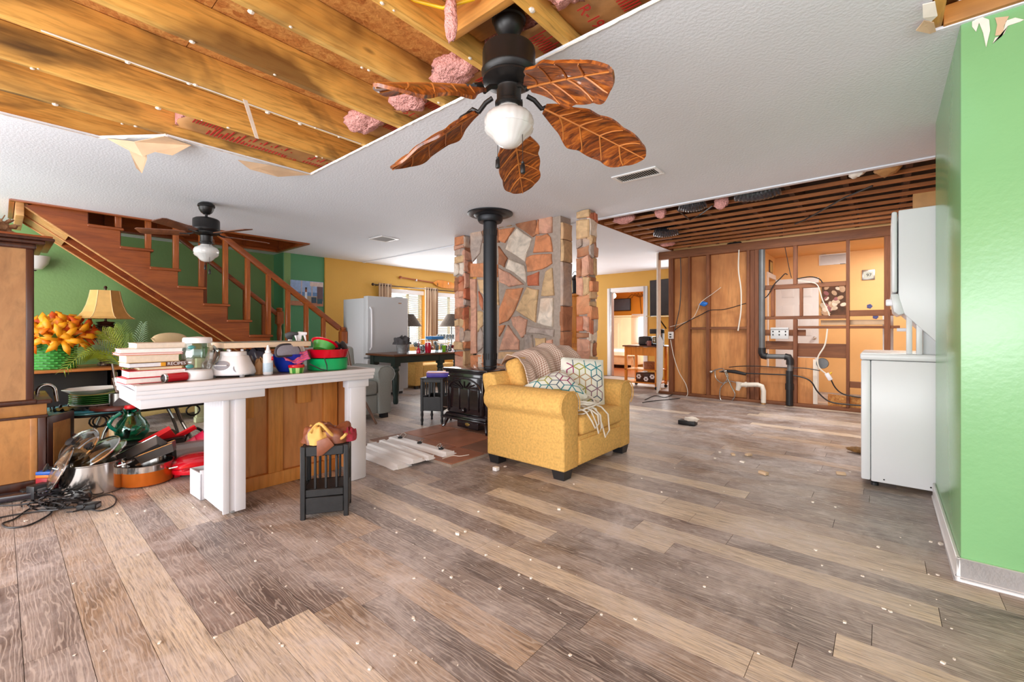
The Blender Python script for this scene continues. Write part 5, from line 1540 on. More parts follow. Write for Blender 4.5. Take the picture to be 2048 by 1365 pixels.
MB().lathe([(.06, -.12), (.075, .1), (.07, .1), (.056, -.115), (.0001, -.115)], n=28, M=pk @ Matrix.Rotation(PI / 2, 4, 'Y')).build('body', plain('translucent_pink_plastic', (236, 92, 120), .3, var=.25, vs=18), tu, smooth=True)
pk2 = frame_m(rel(398, 888, -4.4), (.2, .8, .4), (-.5, .2, .6))
MB().lathe([(.07, -.05), (.085, .07), (.08, .07), (.066, -.045), (.0001, -.045)], n=28, M=pk2 @ Matrix.Rotation(PI / 2, 4, 'Y')).build('plastic_tub', M['pinkpl'], smooth=True, label='hot pink plastic tub behind the pink tumbler', cat='tub')
to = ax(388, 930, -4.3)
ts = thing('toaster', 'grey and black toaster on its side behind the red griddle', 'toaster', (-4.3, to.y, .0))
tpf = [(-.1, .0), (-.1, .1), (-.085, .15), (-.04, .18), (.04, .18), (.085, .15), (.1, .1), (.1, .0)]
MB().prism([V((-4.3 + a, to.y - .14, .004 + z)) for a, z in tpf], (0, .30, 0)).build('shell', plain('grey_toaster_metal', (148, 144, 146), .35, .3), ts, bevel=.006)
MB().prism([V((-4.3 + a * 1.06, to.y - .165, .003 + z * 1.03)) for a, z in tpf], (0, .03, 0)).build('end_cap', M['black_plastic'], ts, bevel=.008)
bt = MB().tube([ax(392 + 26 * math.cos(a), 905 - 48 * math.sin(a), -4.75) for a in [PI * (.35 + i / 26) for i in range(17)]], .012, 8)
bt.build('pan_handle', M['black_metal'], smooth=True, label='curved black iron handle showing beside the counter leg', cat='handle')
# little white drawer leaning by the leg
wdn = thing('loose_drawer', 'small white loose drawer lying against the left counter leg', 'drawer', (-3.44, .87, 0))
dm_ = Matrix.Translation((-3.44, .875, .003)) @ Matrix.Rotation(.05, 4, 'Z')
for a in ((-.1, .1, -.045, -.035, 0, .17), (-.1, .1, .035, .045, 0, .17), (-.1, -.09, -.035, .035, 0, .17), (.085, .1, -.045, .045, 0, .19), (-.09, .085, -.035, .035, 0, .01)):
    MB().box(*a, M=dm_).build('board', M['white_wood'], wdn, bevel=.002)
# cream dresser seen under the counter
dz0, dx_f = .12, -6.45
de = thing('dresser', 'cream distressed low dresser under the stairs, seen below the counter', 'dresser', (-6.7, 1.3, 0))
MB().box(-6.95, dx_f, .95, 2.05, .17, .68).build('body', M['cream'], de, bevel=.006)
MB().box(-7.0, dx_f + .03, .92, 2.08, .68, .71).build('top', M['cream'], de, bevel=.008)
for i in range(2):
    for j in range(2):
        y0_ = 1.0 + i * .52
        d_1 = MB().box(dx_f, dx_f + .018, y0_, y0_ + .48, .23 + j * .22, .43 + j * .22).build('drawer', M['cream'], de, bevel=.006)
        MB().tube([(dx_f + .035, y0_ + .26 + .05 * math.cos(a), .34 + j * .22 - .022 * math.sin(a)) for a in [PI * q / 8 for q in range(9)]], .006, 6).build('drawer_pull', M['black_metal'], d_1, smooth=True)
MB().prism([V((dx_f, y, z)) for y, z in ((.95, .18), (2.05, .18), (2.05, .02), (1.98, .02), (1.94, .10), (1.75, .12), (1.5, .085), (1.25, .12), (1.06, .10), (1.02, .02), (.95, .02))], (-.03, 0, 0)).build('apron', M['cream'], de, bevel=.003)
for y in (.96, 1.99): MB().box(-6.93, -6.87, y, y + .05, 0.001, .17).box(dx_f - .05, dx_f, y, y + .05, 0.001, .17).build('leg', M['cream'], de)
gp = ax(400, 850, -6.2)
MB().box(-6.25, -6.17, gp.y - .04, gp.y + .04, .001, .76).box(-6.26, -6.16, gp.y - .05, gp.y + .05, .0, .06).build('plant_stand', plain('pale_green_distressed', (186, 190, 150), .6, var=.15), bevel=.004, label='pale green distressed post standing right of the cream dresser', cat='post')
# ---- cables in front of the hutch
r3 = random.Random(77)
def fl(u, v, z=.006): return az(u, v, z)
def cable(pts, label, r=.0048, z=.006, m='wire', cat='cable'):
    P_ = [fl(u, v, z + (.0 if len(p_) == 0 else p_[0])) for u, v, *p_ in pts]
    # Catmull-Rom
    out = []
    for i in range(len(P_) - 1):
        p0, p1, p2, p3 = P_[max(0, i - 1)], P_[i], P_[i + 1], P_[min(len(P_) - 1, i + 2)]
        for j in range(6):
            t = j / 6
            out.append(.5 * ((2 * p1) + (p2 - p0) * t + (2 * p0 - 5 * p1 + 4 * p2 - p3) * t * t + (3 * p1 - p0 - 3 * p2 + p3) * t ** 3))
    out.append(P_[-1])
    return MB().tube(out, r, 6).build('cable', M[m], smooth=True, label=label, cat=cat)
cable([(-20, 1040), (30, 1030), (90, 1022), (150, 1015), (200, 1010)], 'black cable running straight along the floor to the left edge')
cable([(-20, 1012), (40, 1010), (80, 1000), (110, 985)], 'black cable behind the others leaving at the left edge')
cable([(95, 1010), (60, 1018), (30, 1038), (5, 1048), (20, 1056), (60, 1050), (98, 1030), (104, 1020)], 'black cable bent in a wide loop at the front left of the tangle')
cable([(175, 1018), (200, 1022), (226, 1012), (232, 998), (218, 990), (190, 996), (176, 1004), (160, 1010)], 'black cable looping right from the black power adapter', .004)
cable([(158, 1012), (148, 992), (152, 984, .04), (170, 980, .05), (182, 996)], 'black cable arching up in front of the stockpot', .004)
tg = MB()
for i in range(16):
    c = (95 + r3.uniform(-40, 60), 1000 + r3.uniform(-16, 14)); a0 = r3.uniform(0, 6); rx_, ry_ = r3.uniform(16, 46), r3.uniform(4, 13)
    tg.tube([fl(c[0] + rx_ * math.cos(a0 + t * .35), c[1] + ry_ * math.sin(a0 + t * .35), .008 + .03 * r3.random() + .02 * (i % 3)) for t in range(15)], .0045, 5)
tg.build('cable_tangle', M['wire'], smooth=True, kind='stuff', label='dense tangle of black cables on the floor in front of the hutch', cat='cable')
def brick(label, u, v, sx, sy, sz, rz, z=.002):
    p = fl(u, v, z)
    t = thing('power_adapter', label, 'adapter', p, rz)
    MB().box(-sx / 2, sx / 2, -sy / 2, sy / 2, 0, sz).build('case', M['black_plastic'], t, local=True, bevel=.006)
    MB().box(sx / 2, sx / 2 + .0015, -sy * .3, sy * .3, sz * .25, sz * .75).build('socket_plate', plain('grey_socket', (128, 128, 132), .5), t, local=True)
brick('black power adapter lying at the right of the cable tangle', 178, 1018, .1, .06, .035, .9)
brick('taller black power adapter standing behind the cable tangle', 77, 995, .07, .09, .085, .5)
brick('small black power adapter left of the taller one', 55, 995, .06, .06, .055, .2)
p = fl(162, 1000, .003)
MB().lathe([(.0001, 0), (.06, 0), (.065, .02), (.05, .045), (.0001, .05)], p, 20, sx=1.0, sy=.8).build('router', M['black_plastic'], smooth=True, label='round black router against the stockpot foot', cat='router')
bx_ = fl(112, 985, .003)
for i, (c, h, lb) in enumerate((((150, 14, 30), .10, 'red carton lowest of the three boxes left of the stockpot'), ((196, 104, 30), .02, 'flat orange carton between the red and blue boxes'), ((24, 78, 160), .022, 'flat blue carton topmost of the three boxes left of the stockpot'))):
    z0 = .004 + (.0, .101, .122)[i]
    MB().box(-.07, .07, -.06, .06, z0, z0 + h - .001, Matrix.Translation((bx_.x - .06, bx_.y + .0, 0)) @ Matrix.Rotation(.7 + .08 * i, 4, 'Z')).build('carton', plain('carton_%d' % i, c, .4), bevel=.002, label=lb, cat='box')
bwm = fl(45, 968, .03)
MB().box(-.22, .22, -.05, .05, 0, .035, Matrix.Translation((-4.25, .08, .012)) @ Matrix.Rotation(1.35, 4, 'Z')).build('game_console', plain('gloss_black_case', (44, 38, 46), .25, coat=.4), bevel=.006, label='flat glossy black electronic box on the floor in front of the hutch plinth', cat='electronics')
# ================================================================ THINGS ON THE COUNTER
CT = BZ + .0008
def cpt(u, X): return V((X, ax(u, 700, X).y, 0))
def cd(p): return p.x * FX + p.y * FY
# stack of cookbooks, bottom to top: (thickness, length, depth, dy, rz, cover, pages, label)
bp = cpt(308, -3.08)
books = [(.030, .26, .19, -.01, .05, (200, 30, 48), (238, 232, 228), 'red-covered white-paged book lowest in the cookbook stack'),
         (.038, .25, .18, .0, .02, (206, 34, 52), (240, 236, 234), 'thick red-covered book second from the bottom of the cookbook stack'),
         (.016, .19, .17, .02, -.05, (206, 160, 110), (228, 206, 176), 'thin tan booklet above the two red books'),
         (.026, .26, .19, .0, .08, (96, 52, 30), (232, 232, 240), 'brown recipe book with a lettered spine in the cookbook stack'),
         (.040, .23, .18, -.02, .03, (226, 204, 160), (226, 210, 190), 'thick beige-paged book in the middle of the cookbook stack'),
         (.012, .27, .2, -.025, .0, (220, 120, 112), (238, 232, 226), 'thin pink-edged magazine in the cookbook stack'),
         (.022, .265, .2, -.02, -.03, (232, 226, 222), (236, 230, 228), 'white book just under the topmost beige book'),
         (.030, .25, .18, .03, .04, (216, 200, 184), (226, 212, 198), 'pale beige book topmost on the cookbook stack')]
z = CT
for i, (h, L, D, dyy, rz, cv, pg, lb) in enumerate(books):
    t = thing('book', lb, 'book', (bp.x, bp.y + dyy, z), rz, 'cookbooks on the counter')
    cm = plain('cover_%d' % i, cv, .45, var=.04); pm = plain('pages_%d' % i, pg, .85, var=.06, vs=60)
    MB().box(-D / 2 + .002, D / 2 - .004, -L / 2 + .004, L / 2 - .004, .0028, h - .0035).build('page_block', pm, t, local=True)
    MB().box(-D / 2, D / 2, -L / 2, L / 2, 0, .0025).build('cover', cm, t, local=True)
    MB().box(-D / 2, D / 2, -L / 2, L / 2, h - .0032, h - .0007).build('cover', cm, t, local=True)
    if i == 3:
        sp3 = MB().box(D / 2 - .003, D / 2 + .001, L * .1, L / 2, .0028, h - .0035).build('spine_label', cm, t, local=True)
        MB().box(D / 2 - .003, D / 2 + .0012, L * .02, L * .1, .0028, h - .0035).build('yellow_label', plain('yellow_label', (228, 160, 30), .5), t, local=True)
        MW[t.name] = Matrix.Translation(t.location) @ Matrix.Rotation(rz, 4, 'Z')
        text_mesh('RECIPES', .024, MW[t.name] @ frame_m((D / 2 + .0013, L * .29, h / 2), (0, 1, 0), (0, 0, 1)), 'lettering', M['whitepl'], t)
    z += h
# wooden fish ornament, standing on the console behind
fp_ = ax(323, 690, -6.6)
fo = thing('fish_ornament', 'pale carved wooden fish with a forked tail behind the cookbook stack', 'ornament', (-6.6, fp_.y, .715))
fw = plain('pale_carved_wood', (214, 184, 140), .6, var=.08)
fz = ax(340, 678, -6.6)
MB().ball(fz, .04, .175, .075, 20, 12).build('body', fw, fo, smooth=True)
tl_ = ax(318, 686, -6.6)
MB().prism([tl_ + V(p) for p in ((0, .03, .02), (0, -.07, .06), (0, -.08, .05), (0, -.03, -.0), (0, -.06, -.06), (0, -.045, -.065), (0, .03, -.02))], (.02, 0, 0)).build('tail', fw, fo, bevel=.005)
MB().prism([fz + V(p) for p in ((0, .02, -.06), (0, -.04, -.095), (0, -.07, -.09), (0, -.05, -.05))], (.02, 0, 0)).build('fin', fw, fo, bevel=.004)
MB().tube([(-6.6, fz.y, .72), (-6.6, fz.y, fz.z - .06)], .006, 6).lathe([(.06, .712), (.06, .722), (.0001, .724)], (-6.6, fz.y, 0), 16).build('stand', M['black_metal'], fo, smooth=True)
# rolled red tube / can
cn_ = cpt(349, -2.955)
kc = thing('snack_can', 'red cylindrical can lying on its side against the red books', 'can', (cn_.x, cn_.y, CT))
cM2 = Matrix.Translation((cn_.x, cn_.y, CT + .0245)) @ Matrix.Rotation(.35, 4, 'Z') @ Matrix.Rotation(PI / 2, 4, 'X')
MB().lathe([(.022, -.06), (.024, -.058), (.024, .045), (.022, .047)], M=cM2, n=24).build('body', M['red'], kc, smooth=True)
MB().lathe([(.0001, .0475), (.020, .0475), (.024, .044), (.0245, .056), (.020, .057), (.019, .049)], M=cM2, n=24).build('rim', M['chrome'], kc, smooth=True)
MB().lathe([(.0001, .050), (.019, .050), (.019, .051), (.0001, .051)], M=cM2, n=20).build('end', M['black_plastic'], kc)
# blender jar standing upside down on its collar
jp = cpt(395, -3.02)
bj = thing('blender_jar', 'fluted glass blender jar with a white lid and white collar, left on the counter', 'blender jar', (jp.x, jp.y, CT))
MB().lathe([(.0755, CT), (.076, CT + .02), (.072, CT + .05), (.062, CT + .056), (.055, CT + .058), (.055, CT + .05), (.07, CT + .045), (.072, CT + .004)], jp, 36).build('collar', M['whitepl'], bj, smooth=True)
MB().lathe([(.058, CT + .058), (.064, CT + .075), (.075, CT + .115), (.078, CT + .15), (.073, CT + .19), (.066, CT + .215), (.062, CT + .215), (.069, CT + .19), (.074, CT + .15), (.071, CT + .117), (.06, CT + .078), (.054, CT + .062)], jp, 48, flute=12, famp=.022).build('glass_body', M['glass'], bj, smooth=True)
MB().lathe([(.07, CT + .208), (.072, CT + .212), (.071, CT + .234), (.066, CT + .24), (.0001, CT + .246)], jp, 36).build('lid', M['whitepl'], bj, smooth=True)
M['teal_solid'] = plain('teal_glass_emblem', (66, 142, 142), .1, var=.2, coat=.5)
for z_, a_ in ((CT + .185, -.6), (CT + .078, -.75)):
    MB().ball((jp.x + .072 * math.cos(a_), jp.y + .072 * math.sin(a_), z_), .008, .02, .012).build('emblem', M['teal_solid'], bj, smooth=True)
M['crystal'] = glass('cut_crystal', (.56, .62, .64, 1), .05, .2, .95)
MB().tube([(jp.x + .02 * math.cos(a), jp.y + .075 + .035 * math.sin(a), CT + .08 + .11 * a / 3) for a in [i * .3 for i in range(11)]], .007, 8).build('handle', M['crystal'], bj, smooth=True)
# blender motor base
mp_ = cpt(467, -3.04)
mb = thing('blender_motor', 'white blender motor base with an oval grey button panel', 'blender', (mp_.x, mp_.y, CT), -.72)
def sq(a, p=3.2): return (abs(math.cos(a)) ** p + abs(math.sin(a)) ** p) ** (-1 / p)
def loft(levels, n=36):
    b = MB()
    for hx_, hy_, z_ in levels:
        for i in range(n):
            a = 2 * PI * i / n; s_ = sq(a)
            b.v.append(V((hx_ * s_ * math.cos(a), hy_ * s_ * math.sin(a), z_)))
    for j in range(len(levels) - 1):
        for i in range(n): b.f.append((j * n + i, j * n + (i + 1) % n, (j + 1) * n + (i + 1) % n, (j + 1) * n + i))
    b.f.append(tuple(range(n))[::-1]); b.f.append(tuple(range((len(levels) - 1) * n, len(levels) * n)))
    return b
loft([(.10, .108, .012), (.104, .112, .02), (.098, .106, .05), (.08, .088, .088), (.068, .076, .122), (.066, .072, .126)]).build('housing', M['whitepl'], mb, local=True, smooth=True)
loft([(.060, .066, .126), (.060, .065, .148), (.056, .06, .152)]).build('socket', M['whitepl'], mb, local=True, smooth=True)
for i in range(3): MB().box(-.008, .008, -.006, .006, .150, .165, Matrix.Rotation(i * 2.1, 4, 'Z') @ Matrix.Translation((.045, 0, 0))).build('lug', M['whitepl'], mb, local=True, bevel=.003)
gm_ = plain('grey_button_panel', (150, 148, 156), .35, var=.05)
pm_ = Matrix.Translation((.070, -.028, .075)) @ Matrix.Rotation(math.radians(72), 4, 'Y') @ Matrix.Rotation(.0, 4, 'Z')
for r_, q in ((.0, 0), ):
    MB().lathe([(.0001, .0), (.034, .0), (.034, .016), (.0001, .017)], M=Matrix.Translation((.078, -.025, .066)) @ Matrix.Rotation(math.radians(66), 4, 'Y'), n=30, sx=.85, sy=1.25).build('button_panel', gm_, mb, local=True, smooth=True)
for i in range(5):
    MB().box(-.003, .003, -.009, .009, .0, .006, Matrix.Translation((.099 - .0, -.05 + .0125 * i, .071)) @ Matrix.Rotation(math.radians(66), 4, 'Y')).build('button', M['whitepl'], mb, local=True, bevel=.001)
MB().lathe([(.0001, .0), (.034, .0), (.036, .01), (.0001, .012)], M=Matrix.Translation((.058, .062, .045)) @ Matrix.Rotation(1.0, 4, 'Z') @ Matrix.Rotation(math.radians(62), 4, 'Y'), n=24, sx=.9, sy=1.3).build('side_panel', plain('pale_blue_grey_plastic', (190, 194, 208), .3), mb, local=True, smooth=True)
for x, y in ((.07, -.08), (.07, .08), (-.07, -.08), (-.07, .08)): MB().lathe([(.014, .0), (.014, .016)], (x, y, 0), 12).build('foot', plain('grey_rubber_foot', (150, 150, 154), .6), mb, local=True)
# dark plastic bag and brown paper sack behind
bgp = cpt(510, -3.16)
def lump(c, rx_, ry_, h, sd, amp=.35):
    def f(u, v):
        a = 2 * PI * u; r = math.sin(PI * min(.999, v * .5 + .0)) if v > 0 else 0
        n3 = noise.noise(V((math.cos(a) * 1.6 + sd, math.sin(a) * 1.6, v * 2.5)))
        n4 = noise.noise(V((math.cos(a) * 5 + sd, math.sin(a) * 5, v * 6))) * .3
        return V((c[0] + rx_ * r * math.cos(a) * (1 + amp * (n3 + n4)), c[1] + ry_ * r * math.sin(a) * (1 + amp * (n3 + n4)), max(c[2], c[2] + h * math.cos(PI * v * .5) ** .7 * (1 + amp * n3))))
    return MB().grid(f, 40, 18)
M['bag_dark'] = plain('dark_translucent_plastic_bag', (74, 72, 84), .2, var=.3, vs=9, bump=.8, bs=24, coat=.4)
M['bag_brown'] = plain('brown_paper_sack', (168, 128, 88), .7, var=.14, bump=.5, bs=16)
lump((bgp.x, bgp.y, CT), .085, .07, .165, 3.0).build('plastic_bag', M['bag_dark'], smooth=True, angle=180, label='dark crinkled plastic bag between the blender base and the glue bottle', cat='bag')
bg2 = cpt(432, -3.24)
lump((bg2.x, bg2.y, CT), .07, .075, .15, 8.0).build('plastic_bag', plain('smoky_plastic_bag', (134, 122, 116), .25, var=.3, vs=9, bump=.8, bs=24, coat=.3), smooth=True, angle=180, label='smoky plastic bag left behind the blender base', cat='bag')
bg3 = cpt(521, -3.06)
lump((bg3.x, bg3.y, CT), .035, .04, .10, 5.0, .2).build('paper_sack', M['bag_brown'], smooth=True, angle=180, label='small brown paper sack left of the glue bottle', cat='sack')
# canvas picture lying flat across the things
c0, c1 = ax(449, 697, -2.99), ax(622, 697, -2.99)
cz = .988
cvs = thing('canvas_picture', 'canvas picture lying flat on top of the blender base and bowls', 'picture', (-3.15, (c0.y + c1.y) / 2, cz))
MB().box(-3.33, -2.99, c0.y, c1.y, cz, cz + .032).build('canvas_edge', plain('raw_canvas_edge', (216, 192, 166), .8, var=.04, vs=60), cvs, bevel=.002)
k = NT('seascape_canvas_print'); vec = k.coords((1, 1.6, 1))
k.col(k.ramp(k.noise(vec, 6, 5, .6, 1.5), [(.3, rgb(84, 104, 108)), (.45, rgb(150, 138, 112)), (.58, rgb(120, 156, 166)), (.75, rgb(206, 206, 196))])); k.set(Roughness=.5)
MB().box(-3.328, -2.992, c0.y + .002, c1.y - .002, cz + .0322, cz + .0335).build('painted_face', k.m, cvs)
# glue bottle
gb = cpt(536, -2.975)
g_ = thing('glue_bottle', 'white squeeze bottle with a pointed nozzle and red and blue label', 'bottle', (gb.x, gb.y, CT))
MB().lathe([(.026, CT), (.029, CT + .004), (.029, CT + .125), (.022, CT + .135), (.016, CT + .137)], gb, 28, sx=.75).build('body', M['whitepl'], g_, smooth=True)
MB().lathe([(.017, CT + .137), (.017, CT + .152), (.012, CT + .154), (.010, CT + .165), (.005, CT + .186), (.0001, CT + .188)], gb, 20).build('nozzle', M['whitepl'], g_, smooth=True)
lm_ = Matrix.Translation(gb)
MB().lathe([(.0297, CT + .018), (.0297, CT + .075)], gb, 28, sx=.76).build('label', plain('pale_blue_label', (190, 212, 232), .4, var=.08, vs=60), g_, smooth=True)
MB().box(gb.x + .006, gb.x + .0225, gb.y + .012, gb.y + .024, CT + .09, CT + .115).build('label_mark', M['red'], g_, bevel=.002)
# blue bowl, grey sleep-mask pouch, pink cloth, striped cup
bb_ = cpt(577, -3.08)
MB().lathe([(.05, CT), (.062, CT + .004), (.085, CT + .05), (.098, CT + .115), (.101, CT + .12), (.094, CT + .115), (.08, CT + .05), (.0001, CT + .01)], bb_, 36).build('mixing_bowl', M['blue_plastic'], smooth=True, label='deep blue plastic bowl under the grey pouch', cat='bowl')
pq = cpt(575, -2.985); pz = ax(575, 703, -2.985).z
fmx = frame_m((pq.x + .005, pq.y, pz), (-.42, .9, 0), (-.1, -.05, 1))
def sup(w, h, t):
    b = MB()
    out = [(w * math.copysign(abs(math.cos(a)) ** .55, math.cos(a)), h * math.copysign(abs(math.sin(a)) ** .75, math.sin(a)) - .008 * math.cos(2 * a)) for a in [2 * PI * i / 40 for i in range(40)]]
    return b.prism([fmx @ V((x, y, -t / 2)) for x, y in out], fmx.to_3x3() @ V((0, 0, t)))
po = thing('grey_pouch', 'grey padded pouch with dark piping lying on the blue bowl', 'pouch', fmx.translation)
sup(.10, .034, .02).build('pad', plain('lilac_grey_mesh', (154, 154, 172), .7, var=.06, vs=80, bump=.3, bs=200), po, bevel=.006)
MB().tube([fmx @ V((.103 * math.copysign(abs(math.cos(a)) ** .55, math.cos(a)), .037 * math.copysign(abs(math.sin(a)) ** .75, math.sin(a)) - .008 * math.cos(2 * a), 0)) for a in [2 * PI * i / 40 for i in range(40)]], .008, 8, closed=True).build('piping', plain('charcoal_piping', (62, 60, 68), .8), po, smooth=True)
k = NT('pink_print_cloth'); vec = k.coords()
wv_ = k.n('ShaderNodeTexWave'); wv_.inputs['Scale'].default_value = 26; wv_.inputs['Distortion'].default_value = 3; k.l(vec, wv_.inputs['Vector'])
k.col(k.ramp(wv_.outputs[1], [(.1, rgb(150, 50, 140)), (.45, rgb(226, 84, 170)), (.62, rgb(240, 170, 70)), (.9, rgb(206, 44, 110))])); k.set(Roughness=.9)
pkc = cpt(592, -2.985)
def cloth(u, v):
    return V((pkc.x + .02 - .05 * v + .006 * math.sin(u * 14), pkc.y - .075 + u * .16, CT + .085 + .025 * v * (1 if u < .7 else 2.2) - .022 * math.sin(PI * u) * (1 - v) + .006 * math.sin(u * 9 + v * 4)))
MB().grid(cloth, 24, 8).build('cloth', k.m, smooth=True, solid=.006, angle=180, label='bright pink patterned cloth tucked under the grey pouch', cat='cloth')
cu = cpt(593, -2.945)
cc1 = thing('lidded_tub', 'small green striped tub with a red lid, front of the counter', 'tub', (cu.x, cu.y, CT))
for i in range(12):
    a0, a1 = 2 * PI * i / 12, 2 * PI * (i + 1) / 12
    b = MB()
    vs = []
    for r, z_ in ((.040, CT), (.046, CT + .036)):
        for q in range(3):
            a = a0 + (a1 - a0) * q / 2
            vs.append((cu.x + r * math.cos(a), cu.y + r * math.sin(a), z_))
    b.add(vs, [(0, 1, 4, 3), (1, 2, 5, 4)]).build('stripe', plain('tub_green_%d' % (i % 2), ((50, 132, 40), (176, 206, 130))[i % 2], .3), cc1, solid=.002)
MB().lathe([(.048, CT + .036), (.05, CT + .04), (.05, CT + .05), (.045, CT + .055), (.0001, CT + .056)], cu, 28).build('lid', M['red'], cc1, smooth=True)
# green pan, red bowl, tilted bowl, goggles
gpn = cpt(655, -3.06)
M['greenpl'] = plain('emerald_green_plastic', (16, 168, 96), .3, var=.04)
MB().lathe([(.128, CT), (.134, CT + .006), (.136, CT + .078), (.139, CT + .082), (.132, CT + .08), (.13, CT + .01), (.0001, CT + .008)], gpn, 44).build('cake_tin', M['greenpl'], smooth=True, label='wide emerald green round tub on the counter under the red bowl', cat='tub')
rz_ = CT + .084
MB().lathe([(.10, rz_), (.128, rz_ + .004), (.146, rz_ + .058), (.150, rz_ + .062), (.142, rz_ + .058), (.122, rz_ + .012), (.0001, rz_ + .01)], gpn, 44).build('bowl', M['red'], smooth=True, label='wide glossy red bowl stacked on the emerald green tub', cat='bowl')
tmx = Matrix.Translation((gpn.x + .0, gpn.y - .03, rz_ + .075)) @ Matrix.Rotation(-.5, 4, 'X') @ Matrix.Rotation(-.25, 4, 'Y')
tb_ = thing('small_bowl', 'small green bowl with a red rim tipped inside the red bowl', 'bowl', tmx.translation, rot=tmx.to_euler())
MB().lathe([(.05, -.035), (.06, -.032), (.078, .02), (.072, .02), (.055, -.025), (.0001, -.028)], n=36).build('body', plain('leaf_green_plastic', (62, 150, 56), .3, var=.15, vs=20), tb_, local=True, smooth=True)
MB().lathe([(.078, .019), (.092, .026), (.094, .03), (.08, .032), (.07, .02)], n=36).build('rim', M['red'], tb_, local=True, smooth=True)
gg = V((gpn.x + .01, gpn.y + .085, rz_ + .07))
go = thing('goggles', 'black safety goggles with clear lenses in the right of the red bowl', 'goggles', gg)
for dyq in (-.022, .03):
    MB().lathe([(.03, -.01), (.034, .0), (.034, .012), (.028, .014)], M=Matrix.Translation(gg + V((.0, dyq, .012))) @ Matrix.Rotation(1.0, 4, 'Y') @ Matrix.Rotation(-.5, 4, 'X'), n=24).build('frame', M['black_plastic'], go, smooth=True)
    MB().lathe([(.0001, .006), (.029, .006)], M=Matrix.Translation(gg + V((.0, dyq, .012))) @ Matrix.Rotation(1.0, 4, 'Y') @ Matrix.Rotation(-.5, 4, 'X'), n=24).build('lens', M['glass'], go, smooth=True)
hd_ = MB().tube([(gpn.x + .135, gpn.y - .09, CT + .09), (gpn.x + .15, gpn.y - .08, CT + .04), (gpn.x + .155, gpn.y - .08, CT + .006), (gpn.x + .15, gpn.y - .12, CT + .015), (gpn.x + .13, gpn.y - .19, CT + .055)], .004, 6)
hd_.build('thin_cord', M['wire'], smooth=True, label='thin black cord draped in front of the emerald green tub', cat='cord')
# spray bottles behind the picture
for u, X, c, lb in ((598, -3.4, 'whitepl', 'white trigger spray bottle standing behind the canvas picture'), (580, -3.42, 'black_plastic', 'black and white trigger spray bottle left of the white one')):
    s_ = cpt(u, X); hh = ax(u, 662, X).z - CT
    t = thing('spray_bottle', lb, 'spray bottle', (s_.x, s_.y, CT))
    MB().lathe([(.035, CT), (.038, CT + .005), (.038, CT + hh * .45), (.03, CT + hh * .6), (.014, CT + hh * .7), (.014, CT + hh * .76)], s_, 24).build('body', M['whitepl'], t, smooth=True)
    hd_m = frame_m(s_ + V((0, 0, CT + hh * .76)), (.55, .83, 0), (0, 0, 1))
    MB().prism([hd_m @ V(p) for p in ((-.018, 0, -.011), (.018, 0, -.011), (.02, .03, -.011), (.055, .034, -.011), (.055, .055, -.011), (.0, .06, -.011), (-.035, .045, -.011), (-.03, .02, -.011))], hd_m.to_3x3() @ V((0, 0, .022))).build('sprayer_head', M[c], t, bevel=.003)
    MB().prism([hd_m @ V(p) for p in ((.03, .034, -.006), (.045, .034, -.006), (.052, -.01, -.006), (.044, -.012, -.006))], hd_m.to_3x3() @ V((0, 0, .012))).build('trigger', M['whitepl'], t, bevel=.002)

# ================================================================ MID-DISTANCE FURNITURE
# painting on the green wall
pa0, pa1 = ax(580, 607, -7.9), ax(645, 612, -7.9)
pz0, pz1 = 1.53, 1.975
pnt = thing('seaside_painting', 'unframed seaside porch painting on the deep green wall', 'painting', (-7.89, (pa0.y + pa1.y) / 2, pz0))
PY0, PY1 = pa0.y, pa1.y
MB().box(-7.899, -7.872, PY0, PY1, pz0, pz1).build('canvas', M['white'], pnt)
def pan(y0, y1, z0, z1, c, x=-7.8715, name='painted_area'):
    MB().box(x, x + .0006, PY0 + (PY1 - PY0) * y0, PY0 + (PY1 - PY0) * y1, pz0 + (pz1 - pz0) * z0, pz0 + (pz1 - pz0) * z1).build(name, plain('paint_%d_%d_%d' % c, c, .6, var=.12, vs=20), pnt)
pan(0, 1, .55, 1, (150, 176, 216)); pan(0, 1, .40, .55, (96, 132, 178), -7.871); pan(0, .45, .18, .40, (132, 148, 120), -7.8712); pan(0, 1, 0, .18, (176, 116, 86), -7.8712); pan(.45, 1, .18, .40, (168, 150, 130), -7.8712)
pan(.30, .34, .1, 1, (186, 176, 186), -7.8705); pan(.62, .66, .2, .8, (176, 166, 172), -7.8705); pan(.58, 1, .8, .98, (206, 186, 178), -7.8706); pan(.80, .99, .2, .8, (96, 74, 80), -7.8703); pan(.62, .78, .12, .36, (44, 66, 84), -7.870); pan(.80, .97, .10, .30, (44, 78, 92), -7.8698)
pan(.42, .49, .22, .55, (216, 220, 232), -7.8695); pan(.425, .485, .55, .66, (150, 96, 70), -7.8695); pan(.43, .485, .66, .74, (62, 40, 34), -7.8694); pan(.435, .455, .08, .22, (160, 104, 76), -7.8695); pan(.465, .485, .08, .22, (160, 104, 76), -7.8695)
